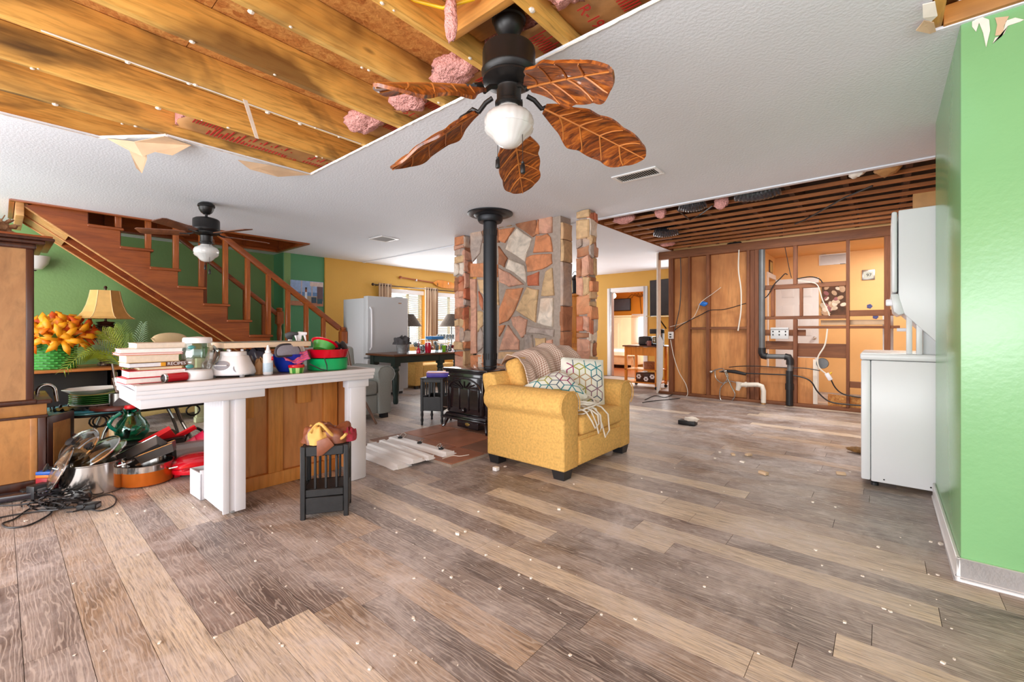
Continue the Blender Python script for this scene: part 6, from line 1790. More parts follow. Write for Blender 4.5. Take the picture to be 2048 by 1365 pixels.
# refrigerator
fr = thing('refrigerator', 'pale grey white refrigerator with bottom freezer standing against the ochre wall', 'refrigerator', (-6.6, 4.16, 0))
fx, fy0, fy1, fzt = -6.22, 3.77, 4.55, 1.64
MB().box(-6.98, fx - .12, fy0 + .01, fy1 - .01, .04, fzt - .03).build('cabinet', M['fridge'], fr, bevel=.006)
MB().box(fx - .115, fx, fy0, fy1, .66, fzt).build('door', M['fridge'], fr, bevel=.014, seg=3)
MB().box(fx - .115, fx, fy0, fy1, .10, .635).build('freezer_drawer', M['fridge'], fr, bevel=.014, seg=3)
MB().box(-6.9, fx - .13, fy0 + .02, fy1 - .02, .001, .04).build('plinth', M['gap'], fr)
MB().box(fx - .20, fx - .11, fy1 - .16, fy1 - .03, fzt - .03, fzt + .02).build('hinge_cover', M['galv'], fr, bevel=.006)
MB().tube([(fx + .0, fy0 + .05, .78), (fx + .04, fy0 + .05, .82), (fx + .045, fy0 + .05, 1.05), (fx + .045, fy0 + .05, 1.28), (fx + .035, fy0 + .05, 1.42), (fx, fy0 + .05, 1.46)], .013, 8).build('handle', M['whitepl'], fr, smooth=True)
MB().tube([(fx, fy0 + .06, .59), (fx + .04, fy0 + .1, .59), (fx + .04, fy1 - .1, .59), (fx, fy1 - .06, .59)], .013, 8).build('handle', M['whitepl'], fr, smooth=True)
MB().box(fx - .0, fx + .003, fy1 - .2, fy1 - .14, 1.54, 1.555).build('emblem', M['chrome'], fr)
# grey armchair
ga = thing('armchair', 'grey tweed armchair with rolled arms behind the counter, by the refrigerator', 'armchair', (-5.1, 2.75, 0))
ax0, ax1, ay0, ay1 = -5.5, -4.72, 2.3, 3.2
MB().box(ax0 + .05, ax1 - .03, ay0 + .18, ay1 - .18, .07, .30).build('base', M['grey_fab'], ga, bevel=.015)
ap2 = [(0, .06), (0, .46), (-.03, .49), (-.05, .54), (-.03, .60), (.03, .645), (.1, .65), (.16, .63), (.19, .58), (.185, .5), (.175, .06)]
for yy, sg in ((ay0, 1), (ay1, -1)):
    MB().prism([(ax0 + .1, yy + sg * p, z) for p, z in ap2], (ax1 - ax0 - .1, 0, 0)).build('arm', M['grey_fab'], ga, bevel=.016, angle=50)
    MB().tube([(ax1 + .002, yy + sg * p, z) for p, z in ap2[1:-1]], .005, 6).build('welt', M['grey_fab'], ga, smooth=True)
MB().box(ax0 + .2, ax1 + .0, ay0 + .19, ay1 - .19, .302, .47).build('seat_cushion', M['grey_fab'], ga, bevel=.04, seg=4)
MB().box(-.09, .09, ay0 + .1, ay1 - .1, .0, .60).xf(Matrix.Translation((ax0 + .08, 0, .28)) @ Matrix.Rotation(math.radians(-10), 4, 'Y')).build('back', M['grey_fab'], ga, bevel=.05, seg=4)
for x, y in ((ax0 + .14, ay0 + .06), (ax1 - .07, ay0 + .06), (ax0 + .14, ay1 - .07), (ax1 - .07, ay1 - .07)): MB().frustum(x - .04, x + .04, y - .04, y + .04, .001, .062, .0, .0).build('leg', M['black_plastic'], ga)
# wooden framed dining chair
dc = thing('dining_chair', 'dining chair with grey back and dark walnut frame before the grey armchair', 'chair', (-4.62, 2.5, 0))
M['walnut'] = wood('dark_walnut_frame', (70, 48, 36), (112, 80, 60), 'Z', 8, .4, .05)
a_, b2_, c2_ = ax(750, 850, -4.49), ax(730, 765, -4.62), ax(727, 695, -4.7)
for dyq in (0, -.42):
    MB().tube([V((-4.46, a_.y + dyq, .012)), V((-4.60, a_.y - .16 + dyq, .44)), V((-4.66, a_.y - .20 + dyq, .60)), V((-4.70, a_.y - .22 + dyq, .86))], [.014, .02, .02, .015], 10).build('rear_leg', M['walnut'], dc, smooth=True)
    MB().tube([V((-4.95, a_.y - .20 + dyq, .012)), V((-4.98, a_.y - .2 + dyq, .43))], [.012, .019], 10).build('front_leg', M['orange_wood'], dc, smooth=True)
MB().box(-5.02, -4.6, a_.y - .62, a_.y - .15, .43, .48).build('seat', M['grey_fab'], dc, bevel=.018, seg=3)
MB().box(-4.74, -4.70, a_.y - .66, a_.y - .2, .64, .87).build('backrest', M['grey_fab'], dc, bevel=.018, seg=3)
MB().bar((-4.95, a_.y - .2, .40), (-4.62, a_.y - .2, .40), .03).bar((-4.95, a_.y - .62, .40), (-4.62, a_.y - .62, .40), .03).build('seat_rail', M['walnut'], dc)
# dining table with the glassware
dt = thing('dining_table', 'dark green dining table with a brown top under the glassware', 'table', (-5.8, 4.7, 0))
tX0, tX1, tY0, tY1, tZ = -6.16, -5.40, 3.70, 5.6, .735
MB().box(tX0, tX1, tY0, tY1, tZ - .03, tZ).build('top', M['tabletop'], dt, bevel=.006)
for a in ((tX0 + .06, tX1 - .06, tY0 + .06, tY0 + .085), (tX0 + .06, tX1 - .06, tY1 - .085, tY1 - .06), (tX1 - .085, tX1 - .06, tY0 + .06, tY1 - .06), (tX0 + .06, tX0 + .085, tY0 + .06, tY1 - .06)):
    MB().box(*a, tZ - .13, tZ - .03).build('apron', M['dtable'], dt)
lp_ = [(.03, .001), (.04, .03), (.035, .1), (.05, .2), (.055, .42), (.042, .48), (.056, .5), (.056, .515), (.045, .53), (.05, .56)]
for x in (tX0 + .1, tX1 - .1):
    for y in (tY0 + .1, tY1 - .95, tY1 - .1):
        if y == tY1 - .95 and x < -6: continue
        lb = MB().lathe(lp_, (x, y, 0), 18); lb.box(x - .05, x + .05, y - .05, y + .05, .56, tZ - .03); lb.build('leg', M['dtable'], dt, smooth=True)
def on_t(u, X): return V((X, ax(u, 700, X).y, tZ + .0005))
def glassware(name, prof, c, mt, label, group=None, cat='glass', inv=False):
    H = max(z for r, z in prof)
    p = [(r, H - z) for r, z in prof] if inv else prof
    return MB().lathe(p, c, 20).build(name, mt, smooth=True, label=label, cat=cat, group=group)
wine = [(.03, 0), (.032, .003), (.004, .008), (.004, .075), (.02, .085), (.034, .12), (.03, .165), (.0285, .165), (.032, .12), (.018, .088), (.0001, .082)]
tumb = [(.026, 0), (.028, .003), (.034, .11), (.0325, .11), (.0265, .008), (.0001, .006)]
M['cranberry'] = glass('cranberry_glass', (.62, .08, .2, 1))
M['crans'] = plain('cranberry_red_glass', (198, 18, 56), .1, var=.05, coat=.6)
glassware('goblet', wine, on_t(837, -5.5), M['crans'], 'red goblet standing upside down at the front of the dining table', inv=True)
big = [(r * 1.25, z * 1.0) for r, z in [(.026, 0), (.036, .004), (.04, .13), (.034, .165), (.03, .165), (.03, .01), (.0001, .008)]]
glassware('tumbler', big, on_t(856, -5.5), M['crans'], 'tall red upside-down tumbler beside the red goblet', inv=True)
r2 = random.Random(31)
gl_pos = []
for i in range(34):
    for tr_ in range(40):
        X = r2.uniform(-6.08, -5.47); Y = r2.uniform(4.22, 5.5)
        if all((X - a) ** 2 + (Y - b) ** 2 > .0056 for a, b in gl_pos) and (Y > 4.75 or X < -5.6): gl_pos.append((X, Y)); break
for i, (X, Y) in enumerate(gl_pos):
    iv = r2.random() < .4
    if i % 3 == 0: glassware('wine_glass', wine, V((X, Y, tZ + .0005)), M['crystal'], 'clear stemmed wine glass among the crowd of glasses on the dining table', 'clear wine glasses on the dining table', inv=iv)
    elif i % 7 == 1: glassware('dessert_glass', [(r * 1.2, z * .6) for r, z in wine], V((X, Y, tZ + .0005)), M['cranberry'], 'cranberry tinted dessert glass among the clear glasses', 'cranberry dessert glasses on the dining table')
    else: glassware('drinking_glass', tumb, V((X, Y, tZ + .0005)), M['crystal'], 'clear straight drinking glass among the crowd of glasses on the dining table', 'clear drinking glasses on the dining table', inv=iv)
glassware('lime_glass', tumb, on_t(888, -5.5), plain('lime_glass', (120, 190, 40), .15, coat=.4), 'lime green glass near the stone pillar end of the dining table')
# upper tier: wire rack with glasses and a blue box
rk = on_t(868, -5.85)
wr = thing('glass_rack', 'flat wire rack standing over glasses on the dining table with a blue box on it', 'rack', rk)
MB().box(rk.x - .16, rk.x + .16, rk.y - .22, rk.y + .40, tZ + .195, tZ + .203).build('shelf', M['steel'], wr)
for x in (-.15, .15):
    for y in (-.21, .39): MB().tube([(rk.x + x, rk.y + y, tZ + .001), (rk.x + x, rk.y + y, tZ + .197)], .005, 6).build('leg', M['steel'], wr)
MB().box(rk.x - .08, rk.x + .08, rk.y - .12, rk.y + .14, tZ + .2045, tZ + .255).build('box', plain('sky_blue_carton', (54, 130, 196), .4, var=.1), bevel=.004, label='sky blue carton on top of the glass rack', cat='box')
for i in range(7):
    glassware('shot_glass', [(r * .85, z * .75) for r, z in tumb], V((rk.x + (-.1, .1)[i % 2], rk.y + .18 + .033 * i, tZ + .2045)), M['crystal'], 'small clear tumbler standing on the glass rack', 'small tumblers on the glass rack', inv=True)
# galvanised pail with grey cloth
pb_ = on_t(804, -5.62)
pl_ = thing('pail', 'small galvanised pail stuffed with grey cloth on the left of the dining table', 'pail', pb_)
MB().lathe([(.065, tZ + .001), (.07, tZ + .005), (.095, tZ + .15), (.1, tZ + .155), (.1, tZ + .16), (.09, tZ + .155), (.066, tZ + .01), (.0001, tZ + .008)], (pb_.x, pb_.y, 0), 28).build('bucket', plain('mottled_zinc', (158, 160, 162), .45, .5, var=.25, vs=30), pl_, smooth=True)
lump((pb_.x, pb_.y, tZ + .14), .11, .12, .11, 2.0, .6).build('cloth', plain('charcoal_cloth', (72, 70, 72), .9, var=.2), pl_, smooth=True, angle=180)
# lamps by the windows
M['thatch'] = plain('woven_brown_lampshade', (78, 66, 56), .9, var=.45, vs=45, bump=.8, bs=80)
for u, lb in ((818, 'dark woven cone lampshade lamp in front of the left window, half hidden by the refrigerator'), (903, 'dark woven cone lampshade lamp in front of the right window, beside the stone pillar')):
    X = -7.35
    p = ax(u, 700, X); zt_, zb_ = ax(u, 629, X).z, ax(u, 653, X).z
    r_ = 25 * (p.x * FX + p.y * FY) / FPX
    t = thing('window_lamp', lb, 'lamp', (p.x, p.y, .62))
    MB().lathe([(r_ * .36, zt_), (r_, zb_)], (p.x, p.y, 0), 32).build('shade', M['thatch'], t, smooth=True, solid=.006)
    MB().lathe([(.0001, zt_ - .01), (r_ * .36, zt_ - .01)], (p.x, p.y, 0), 16).build('shade_ring', M['black_metal'], t)
    MB().tube([(p.x, p.y, .63), (p.x, p.y, zt_)], .011, 8).lathe([(.09, .621), (.09, .64), (.03, .66), (.012, .68)], (p.x, p.y, 0), 20).build('stem', M['black_metal'], t, smooth=True)
    s_ = thing('lamp_table', 'small dark side table under the %s window lamp' % ('left' if u < 850 else 'right'), 'table', (p.x, p.y, 0))
    MB().box(p.x - .2, p.x + .2, p.y - .2, p.y + .2, .595, .62).build('top', M['dark_wood'], s_, bevel=.005)
    for dx_ in (-.18, .15):
        for dy_ in (-.18, .15): MB().box(p.x + dx_, p.x + dx_ + .03, p.y + dy_, p.y + dy_ + .03, 0.001, .595).build('leg', M['dark_wood'], s_)
# yellow seat by the window
ys_ = thing('armchair', 'mustard yellow armchair by the window, mostly hidden behind the dining table', 'armchair', (-7.0, 5.2, 0))
yx0, yx1, yy0, yy1 = -7.3, -6.55, 4.95, 6.15
MB().box(yx0 + .1, yx1, yy0 + .18, yy1 - .18, .07, .44).build('seat', M['yellow_fab'], ys_, bevel=.03)
for yy, sg in ((yy0, 1), (yy1, -1)): MB().prism([(yx0 + .05, yy + sg * p, z) for p, z in ap2], (yx1 - yx0 - .05, 0, 0)).build('arm', M['yellow_fab'], ys_, bevel=.016, angle=50)
MB().box(yx0, yx0 + .16, yy0 + .1, yy1 - .1, .3, .62).build('back', M['yellow_fab'], ys_, bevel=.05, seg=4)
for x in (yx0 + .12, yx1 - .06):
    for y in (yy0 + .06, yy1 - .06): MB().box(x - .03, x + .03, y - .03, y + .03, 0.001, .07).build('leg', M['black_plastic'], ys_)
# curtains and rod
k = NT('striped_tan_curtain'); vec = k.coords((1, 1, .02))
k.col(k.ramp(k.noise(vec, 14, 3), [(.35, rgb(132, 100, 78)), (.55, rgb(190, 160, 132)), (.7, rgb(210, 186, 158))])); k.set(Roughness=.9)
M['curtain'] = k.m
M['bronze'] = plain('bronze_curtain_rod', (72, 56, 44), .35, .6)
rd = thing('curtain_rod', 'bronze curtain rod with round finials above the windows', 'curtain rod', (WX + .08, 6.2, 2.0))
MB().tube([(WX + .09, 4.86, 2.01), (WX + .09, 7.7, 2.01)], .012, 8).ball((WX + .09, 4.84, 2.01), .03).ball((WX + .09, 7.72, 2.01), .03).build('rod', M['bronze'], rd, smooth=True)
for y in (4.95, 6.33, 7.62): MB().box(WX + .001, WX + .1, y - .01, y + .01, 1.99, 2.0).build('bracket', M['bronze'], rd)
for y0_, y1_, lb in ((4.97, 5.26, 'striped tan curtain left of the first window'), (6.14, 6.53, 'striped tan curtain between the two windows'), (7.42, 7.66, 'striped tan curtain right of the second window')):
    b = MB().grid(lambda u, v: V((WX + .09 + .03 * math.sin(u * 6 * 2 * PI * (y1_ - y0_) / .4) * (.7 + .3 * v), y0_ + u * (y1_ - y0_), .06 + 1.99 * (1 - v))), 40, 6)
    b.build('curtain', M['curtain'], smooth=True, solid=.004, angle=180, label=lb, cat='curtain', group='tan curtains')
# paddle
oa, ob = ax(801, 555, WX + .03), ax(905, 572, WX + .03)
pdl = thing('wooden_paddle', 'varnished wooden paddle hung across the ochre wall above the windows', 'paddle', (WX + .03, (oa.y + ob.y) / 2, 2.18))
d_ = (ob - oa); L_ = d_.length; d_.normalize()
um = V((0, 0, 1)) - d_ * d_.z
MB().tube([oa, oa + d_ * L_ * .62], .015, 10).ball(oa, .03, .04, .03).build('shaft', M['stair'], pdl, smooth=True)
MB().prism([oa + d_ * (L_ * t) + um * w for t, w in ((.6, .014), (.68, .07), (.78, .088), (.95, .08), (1.08, .05), (1.12, 0), (1.08, -.05), (.95, -.08), (.78, -.088), (.68, -.07), (.6, -.014))], (.018, 0, 0)).build('blade', M['orange_wood'], pdl, bevel=.005)
for t in (.28, .9): MB().box(WX + .001, WX + .05, oa.y + (ob.y - oa.y) * t - .01, oa.y + (ob.y - oa.y) * t + .01, 2.17, 2.215).build('hook', M['white'], pdl)
# black magazine-rack side table with puzzle box
e0, e1, e2 = V((-4.05, 3.13, 0)), V((-3.86, 3.245, 0)), V((-4.12, 3.57, 0))
lx_ = (e1 - e0).normalized(); ly_ = V((-lx_.y, lx_.x, 0))
eM = Matrix.Translation(e0) @ Matrix((lx_, ly_, V((0, 0, 1)))).transposed().to_4x4()
ew, ed, eh = .27, .36, .535
e_ = thing('side_table', 'black side table with a magazine rack below, beside the stove', 'side table', eM @ V((ew / 2, ed / 2, 0)))
def eb(nm, *a, **kw): return MB().box(*a, M=eM).build(nm, M['black_wood'], e_, bevel=.003, seg=1)
for x in (0, ew - .03):
    for y in (0, ed - .03):
        eb('post', x, x + .03, y, y + .03, .16, eh)
        MB().lathe([(.010, .001), (.014, .01), (.011, .03), (.018, .06), (.012, .09), (.018, .12), (.014, .16)], eM @ V((x + .015, y + .015, 0)), 12).build('foot', M['black_wood'], e_, smooth=True)
for y in (.005, ed - .02):
    eb('rail', .03, ew - .03, y, y + .015, eh - .04, eh); eb('panel', .03, ew - .03, y, y + .015, .17, .33)
    for i in range(2): eb('slat', .095 + i * .06, .115 + i * .06, y, y + .013, .33, eh - .04)
for x in (.005, ew - .02):
    eb('rail', x, x + .015, .03, ed - .03, eh - .04, eh); eb('panel', x, x + .015, .03, ed - .03, .17, .33)
    for i in range(3): eb('slat', x, x + .013, .09 + i * .075, .11 + i * .075, .33, eh - .04)
eb('floor_board', .01, ew - .01, .01, ed - .01, .17, .185); eb('top_board', -.005, ew + .005, -.005, ed + .005, eh, eh + .012)
pzM = eM @ Matrix.Translation((ew / 2 + .02, ed / 2, eh + .0125)) @ Matrix.Rotation(.25, 4, 'Z')
pz_ = thing('puzzle_box', 'purple puzzle box lying on the black side table', 'box', pzM.translation)
MB().box(-.13, .13, -.1, .1, 0, .05, pzM).build('box', plain('purple_carton', (72, 58, 150), .4, var=.3, vs=14), pz_, bevel=.003)
k = NT('pictorial_box_lid'); vec = k.coords(); k.col(k.ramp(k.noise(vec, 9, 4), [(.35, rgb(96, 60, 150)), (.5, rgb(186, 96, 130)), (.65, rgb(220, 150, 110))]))
MB().box(-.132, .132, -.102, .102, .05, .056, pzM).build('lid_picture', k.m, pz_)
# fluorescent fittings on the hearth
def lightfit(label, p0, p1, w, bulbs, zt=0.0):
    p0, p1 = V(p0), V(p1)
    d = p1 - p0; L = d.length
    Mx = frame_m(p0, d, (-d.y, d.x, 0))
    t = thing('light_fitting', label, 'light fitting', p0)
    pr = [(-w / 2, 0), (w / 2, 0), (w / 2, .008), (w * .3, .018), (w * .22, .034), (-w * .22, .034), (-w * .3, .018), (-w / 2, .008)]
    MB().prism([Mx @ V((0, y, z)) for y, z in pr], Mx.to_3x3() @ V((L, 0, 0))).build('body', M['white'], t, bevel=.002)
    for i in range(bulbs):
        c = Mx @ V((L * (.14 + .36 * i), 0, .0345))
        MB().lathe([(.0001, 0), (.022, 0), (.022, .012), (.014, .018), (.0001, .018)], c, 12).build('lamp_socket', M['black_plastic'], t, smooth=True)
        for a in range(4): MB().bar(c + V((0, 0, .012)), c + V((.035 * math.cos(a * PI / 2 + .6), .035 * math.sin(a * PI / 2 + .6), .024)), .006).build('spring_clip', M['chrome'], t)
    for s_ in (0, 1): MB().box(L * s_ - .004 + .0, L * s_ + .004, -w * .3, w * .3, 0, .033, Mx).build('end_cap', M['white'], t)
    return t
zf = hz + .001
def hp(u, v, z=zf): return az(u, v, z)
lightfit('long white light fitting lying nearest on the floor edge of the hearth pad', az(722, 905, .002), az(806, 937, .002), .17, 0)
lightfit('white light fitting lying behind the nearest one on the hearth', hp(744, 893), hp(835, 926), .15, 0)
lightfit('white light fitting with three black sockets, farthest back on the hearth', hp(786, 880), hp(900, 912), .15, 3)
lightfit('short white channel fitting lying between the longer two', hp(764, 887, zf), hp(862, 920, zf), .09, 0)
for pts, lb in (([(868, 905), (874, 892), (882, 888), (878, 898), (886, 905)], 'white wire curled at the back light fitting'), ([(885, 918), (905, 912), (920, 913), (938, 910)], 'white wire trailing right from the light fittings'), ([(800, 872), (806, 866), (812, 870), (806, 876)], 'small loop of white wire at the far side of the light fittings')):
    cable(pts, lb, .003, hz + .012, 'wire_w')
# ================================================================ INSULATION and tatters in the ceiling hole
def bay(i): return -1.124 - .44 * (i + 1) + .004, -1.164 - .44 * i - .004
def fluff(c, rx_, ry_, rz_, sd, n=30):
    def f(u, v):
        a = 2 * PI * u; t = PI * v
        d = V((math.sin(t) * math.cos(a), math.sin(t) * math.sin(a), math.cos(t)))
        k_ = 1 + .32 * noise.noise(d * 1.7 + V((sd, 0, 0))) + .2 * noise.noise(d * 5 + V((0, sd, 0))) + .1 * noise.noise(d * 13)
        return V(c) + V((d.x * rx_, d.y * ry_, d.z * rz_)) * k_
    return MB().grid(f, n, n // 2)
batts = [(-1, 1.58, 'kraft paper insulation batt in the joist bay right of the large fan', 'R-19'), (0, 1.60, 'kraft paper insulation batt just behind the large fan motor', 'R-19'),
         (1, 1.68, 'kraft faced batt with torn pink wool, first joist bay left of the fan', None), (2, 1.66, 'kraft faced batt lettered in red, second joist bay left of the fan', 'R-19'),
         (3, 1.66, 'kraft faced batt with a pink tuft, third joist bay left of the fan', None), (5, .78, 'long kraft paper batt with red print in the leftmost joist bay', 'R-19')]
for i, ys0, lb, tx in batts:
    x0, x1 = bay(i)
    t = thing('insulation_batt', lb, 'insulation', ((x0 + x1) / 2, ys0, 2.5))
    zb = 2.50 if i != 5 else 2.485
    def bf(u, v, x0=x0, x1=x1, ys0=ys0, zb=zb): return V((x0 + u * (x1 - x0), ys0 + v * (2.0 - ys0) + .02 * math.sin(u * 9) * (1 - v), zb + .035 * (abs(2 * u - 1) ** 2) + .012 * noise.noise(V((u * 3, v * 5, i)))))
    MB().grid(bf, 10, 14).build('paper_facing', M['kraft'], t, smooth=True, solid=.004, angle=180)
    MB().box(x0 + .005, x1 - .005, ys0 + .01, 2.0, zb + .045, 2.63).build('wool', M['fluff'], t)
    pk = MB()
    for q in range(9):
        y = ys0 + .05 + q * .018
        pk.box(x0 + .25, x0 + .25 + (.08 if q % 3 else .11), y, y + .008, zb - .004 + .004, zb - .001)
    if i == 5:
        for q in range(40):
            y = ys0 + .16 + q * .024
            if 22 < q < 28: continue
            pk.box(x0 + .12, x0 + .20 + .05 * ((q * 7) % 3), y, y + .010, zb - .005, zb - .002)
    pk.build('printed_lines', M['red_ink'], t, kind='stuff')
    if tx:
        ty_ = (1.70 if i == 2 else 1.66) if i != 5 else 1.46
        text_mesh(tx, .085 if i != 5 else .06, frame_m((x0 + .13, ty_ + .04, zb - .012), (0, 1, 0) if i != 2 else (0, -1, 0), (1, 0, 0) if i != 2 else (-1, 0, 0)), 'lettering', M['red_ink'], t)
    if i in (-1, 1, 2, 3):
        c = {-1: (-.98, 1.52, 2.53), 1: (-1.80, 1.62, 2.53), 2: (-2.22, 1.63, 2.52), 3: (-2.64, 1.58, 2.50)}[i]
        fluff(c, (.12, .17, .13, .15)[(-1, 1, 2, 3).index(i)], .10, .06, i * 3.1).build('pink_tuft', M['fluff'], t, smooth=True, angle=180)
p = az(902, 40, 2.42)
fluff((p.x, p.y, 2.43), .03, .025, .10, 6.0, 20).build('pink_tuft', M['fluff'], smooth=True, angle=180, label='pink fibreglass tuft hanging on the joist above the fan', cat='insulation')
M['romex'] = plain('yellow_cable', (236, 192, 22), .4)
for o_, lb in ((0, 'yellow electrical cable looping over the joists above the fan'), (.04, 'second yellow electrical cable beside the first above the fan')):
    MB().tube([(-1.9, .9 - o_, 2.60), (-1.62, 1.08 - o_, 2.58), (-1.54, 1.16 - o_, 2.52), (-1.45, 1.24 - o_ * 2, 2.49), (-1.34, 1.32 - o_, 2.52), (-1.31, 1.345, 2.58)], .007, 8).build('cable', M['romex'], smooth=True, label=lb, cat='cable')
def hang(u, v, ub, vb, zb=2.437):
    b_ = az(ub, vb, zb); d = b_.x * FX + b_.y * FY
    return b_ + V((RX, RY, 0)) * ((u - ub) / FPX * d) + V((0, 0, CAMZ + (HY - v) * d / FPX - zb))
def flap(pts, label, m='drypaper', t=.004):
    P_ = [hang(*q) for q in pts]
    return MB().prism(P_, (.0, -.0, -t)).build('torn_paper', M[m], smooth=False, label=label, cat='torn paper')
flap([(215, 277, 215, 277), (268, 283, 268, 276), (328, 272, 328, 271), (382, 290, 382, 288), (345, 310, 345, 282), (310, 303, 310, 280), (285, 312, 285, 277), (250, 296, 245, 280)], 'brown torn drywall paper sagging at the left edge of the ceiling hole')
flap([(255, 292, 255, 281), (293, 304, 293, 282), (294, 318, 293, 282), (284, 346, 284, 281), (272, 335, 272, 281), (262, 308, 262, 281)], 'pointed tan paper flap dangling from the left ceiling hole edge')
flap([(476, 320, 478, 312), (540, 330, 540, 326), (620, 349, 620, 348), (556, 353, 556, 331), (500, 338, 500, 318)], 'long brown paper flap near the far corner of the ceiling hole')
strip = MB(); a = hang(490, 200, 490, 200, 2.4525); b_ = hang(514, 277, 492, 205)
strip.prism([a + V((0, -.012, 0)), a + V((0, .012, 0)), b_ + V((0, .010, 0)), b_ + V((0, -.010, 0))], (.002, 0, 0))
strip.build('paper_strip', M['tornpaper'], label='white joint tape strip hanging from a joist in the ceiling hole', cat='tape')
ta, tb2 = az(290, 128, 2.449), az(738, 291, 2.449)
MB().prism([V((-2.886, .12, 2.4495)), V((-2.886, 1.70, 2.4495)), V((-2.898, 1.70, 2.4495)), V((-2.900, .12, 2.4495))], (0, 0, .002)).build('paper_strip', M['tornpaper'], label='long white paper strip left along a joist edge', cat='tape')
for pts, lb, m in (([(1845, 8, 1850, 4), (1870, 2, 1868, 2), (1875, 30, 1868, 20), (1862, 42, 1866, 30), (1846, 34, 1856, 20)], 'small torn white scrap at the ceiling edge above the green wall', 'tornpaper'),
               ([(1832, 60, 1850, 50), (1848, 40, 1860, 40), (1868, 44, 1868, 44), (1872, 62, 1871, 60), (1860, 66, 1866, 60)], 'cream torn plasterboard chunk by the green wall top', 'drypaper')):
    flap(pts, lb, m)
def onwall(u, v): return ay(u, v, 2.7345)
for pts, lb, m in (([(1944, 44), (1962, 34), (1978, 40), (1980, 62), (1972, 95), (1966, 66), (1958, 46), (1952, 64), (1944, 54)], 'white peeled paper strip hanging on the green wall top', 'tornpaper'), ([(1990, 36), (2018, 33), (2008, 52), (2006, 70), (1990, 72), (1994, 50)], 'brown peeled paper patch on the green wall top', 'drypaper'), ([(2004, 72), (2012, 42), (2030, 36), (2048, 40), (2040, 44), (2016, 52), (2008, 68), (1985, 88), (1990, 76)], 'white torn edge of paper right of the brown patch', 'tornpaper')):
    MB().prism([onwall(*q) for q in pts], (0, -.003, 0)).build('torn_paper', M[m], label=lb, cat='torn paper')
# kitchen ceiling tatters
for u, v, rx_, ry_, rz_, m, lb in ((1248, 437, .14, .06, .06, 'fluff', 'large pink wool clump at the left corner of the kitchen ceiling'), (1321, 424, .06, .04, .07, 'fluff', 'small pink wool tuft second from left along the kitchen ceiling edge'), (1443, 402, .07, .05, .08, 'fluff', 'pink wool tuft in the middle of the kitchen ceiling edge'), (1335, 488, .12, .07, .03, 'fluff', 'pink wool strand deep among the kitchen ceiling strips'),
        (1712, 343, .06, .04, .05, 'tornpaper', 'white paper wad hanging at the kitchen ceiling edge'), (1775, 335, .09, .07, .06, 'kraft', 'brown paper wad right of the white wad in the kitchen ceiling'), (1470, 488, .12, .06, .04, 'black_wood', 'dark mouldy scrap above the plywood panel')):
    p = az(u, v, 2.455)
    fluff((p.x, p.y, 2.45), rx_, ry_, rz_, u * .1, 18).build('ceiling_scrap', M[m], smooth=True, angle=180, label=lb, cat='scrap')
M['foil'] = plain('crinkled_foil_duct', (92, 92, 98), .25, .8, var=.4, vs=40, bump=1, bs=60)
for u0, v0, u1, v1, lb in ((1362, 408, 1410, 402, 'short foil flexible duct left in the kitchen ceiling'), (1472, 388, 1560, 374, 'long grey flexible duct sagging at the kitchen ceiling edge'), (1310, 462, 1355, 458, 'foil duct piece far left among the ceiling strips')):
    a, b_ = az(u0, v0, 2.47), az(u1, v1, 2.47)
    MB().tube([a.lerp(b_, i / 24) + V((0, 0, -.03 * math.sin(PI * i / 24))) for i in range(25)], [.07 + .008 * (i % 2) for i in range(25)], 12).build('flexible_duct', M['foil'], smooth=True, label=lb, cat='duct')
for pts, lb in (([(1355, 420), (1380, 440), (1400, 430), (1425, 412)], 'black wire drooping below the foil duct in the kitchen ceiling'), ([(1745, 372), (1690, 395), (1610, 440), (1590, 448)], 'grey wire crossing the kitchen ceiling strips')):
    MB().tube([az(u, v, 2.43) for u, v in pts], .008, 6).build('cable', M['wire'], smooth=True, label=lb, cat='cable')
# ceiling vents
def vent(cx_, cy_, sx, sy, label, nsl):
    t = thing('ceiling_vent', label, 'vent', (cx_, cy_, 2.425))
    for a in ((-sx, sx, -sy, -sy + .03), (-sx, sx, sy - .03, sy), (-sx, -sx + .03, -sy + .03, sy - .03), (sx - .03, sx, -sy + .03, sy - .03)):
        MB().box(cx_ + a[0], cx_ + a[1], cy_ + a[2], cy_ + a[3], 2.428, 2.4395).build('frame', M['white'], t, bevel=.003, seg=1)
    MB().box(cx_ - sx + .03, cx_ + sx - .03, cy_ - sy + .03, cy_ + sy - .03, 2.4375, 2.4392).build('duct_opening', M['gap'], t)
    for i in range(nsl):
        x = cx_ - sx + .035 + (2 * sx - .07) * (i + .5) / nsl
        MB().box(-.0012, .0012, cy_ - sy + .03, cy_ + sy - .03, -.006, .006, Matrix.Translation((x, 0, 2.432)) @ Matrix.Rotation(-.8, 4, 'Y')).build('louvre', M['white'], t)
vent(-1.62, 3.57, .20, .10, 'white louvred ceiling vent right of the large fan', 17)
vent(-5.59, 3.66, .17, .15, 'square white ceiling vent over the stairs side, left of the stove pipe', 10)

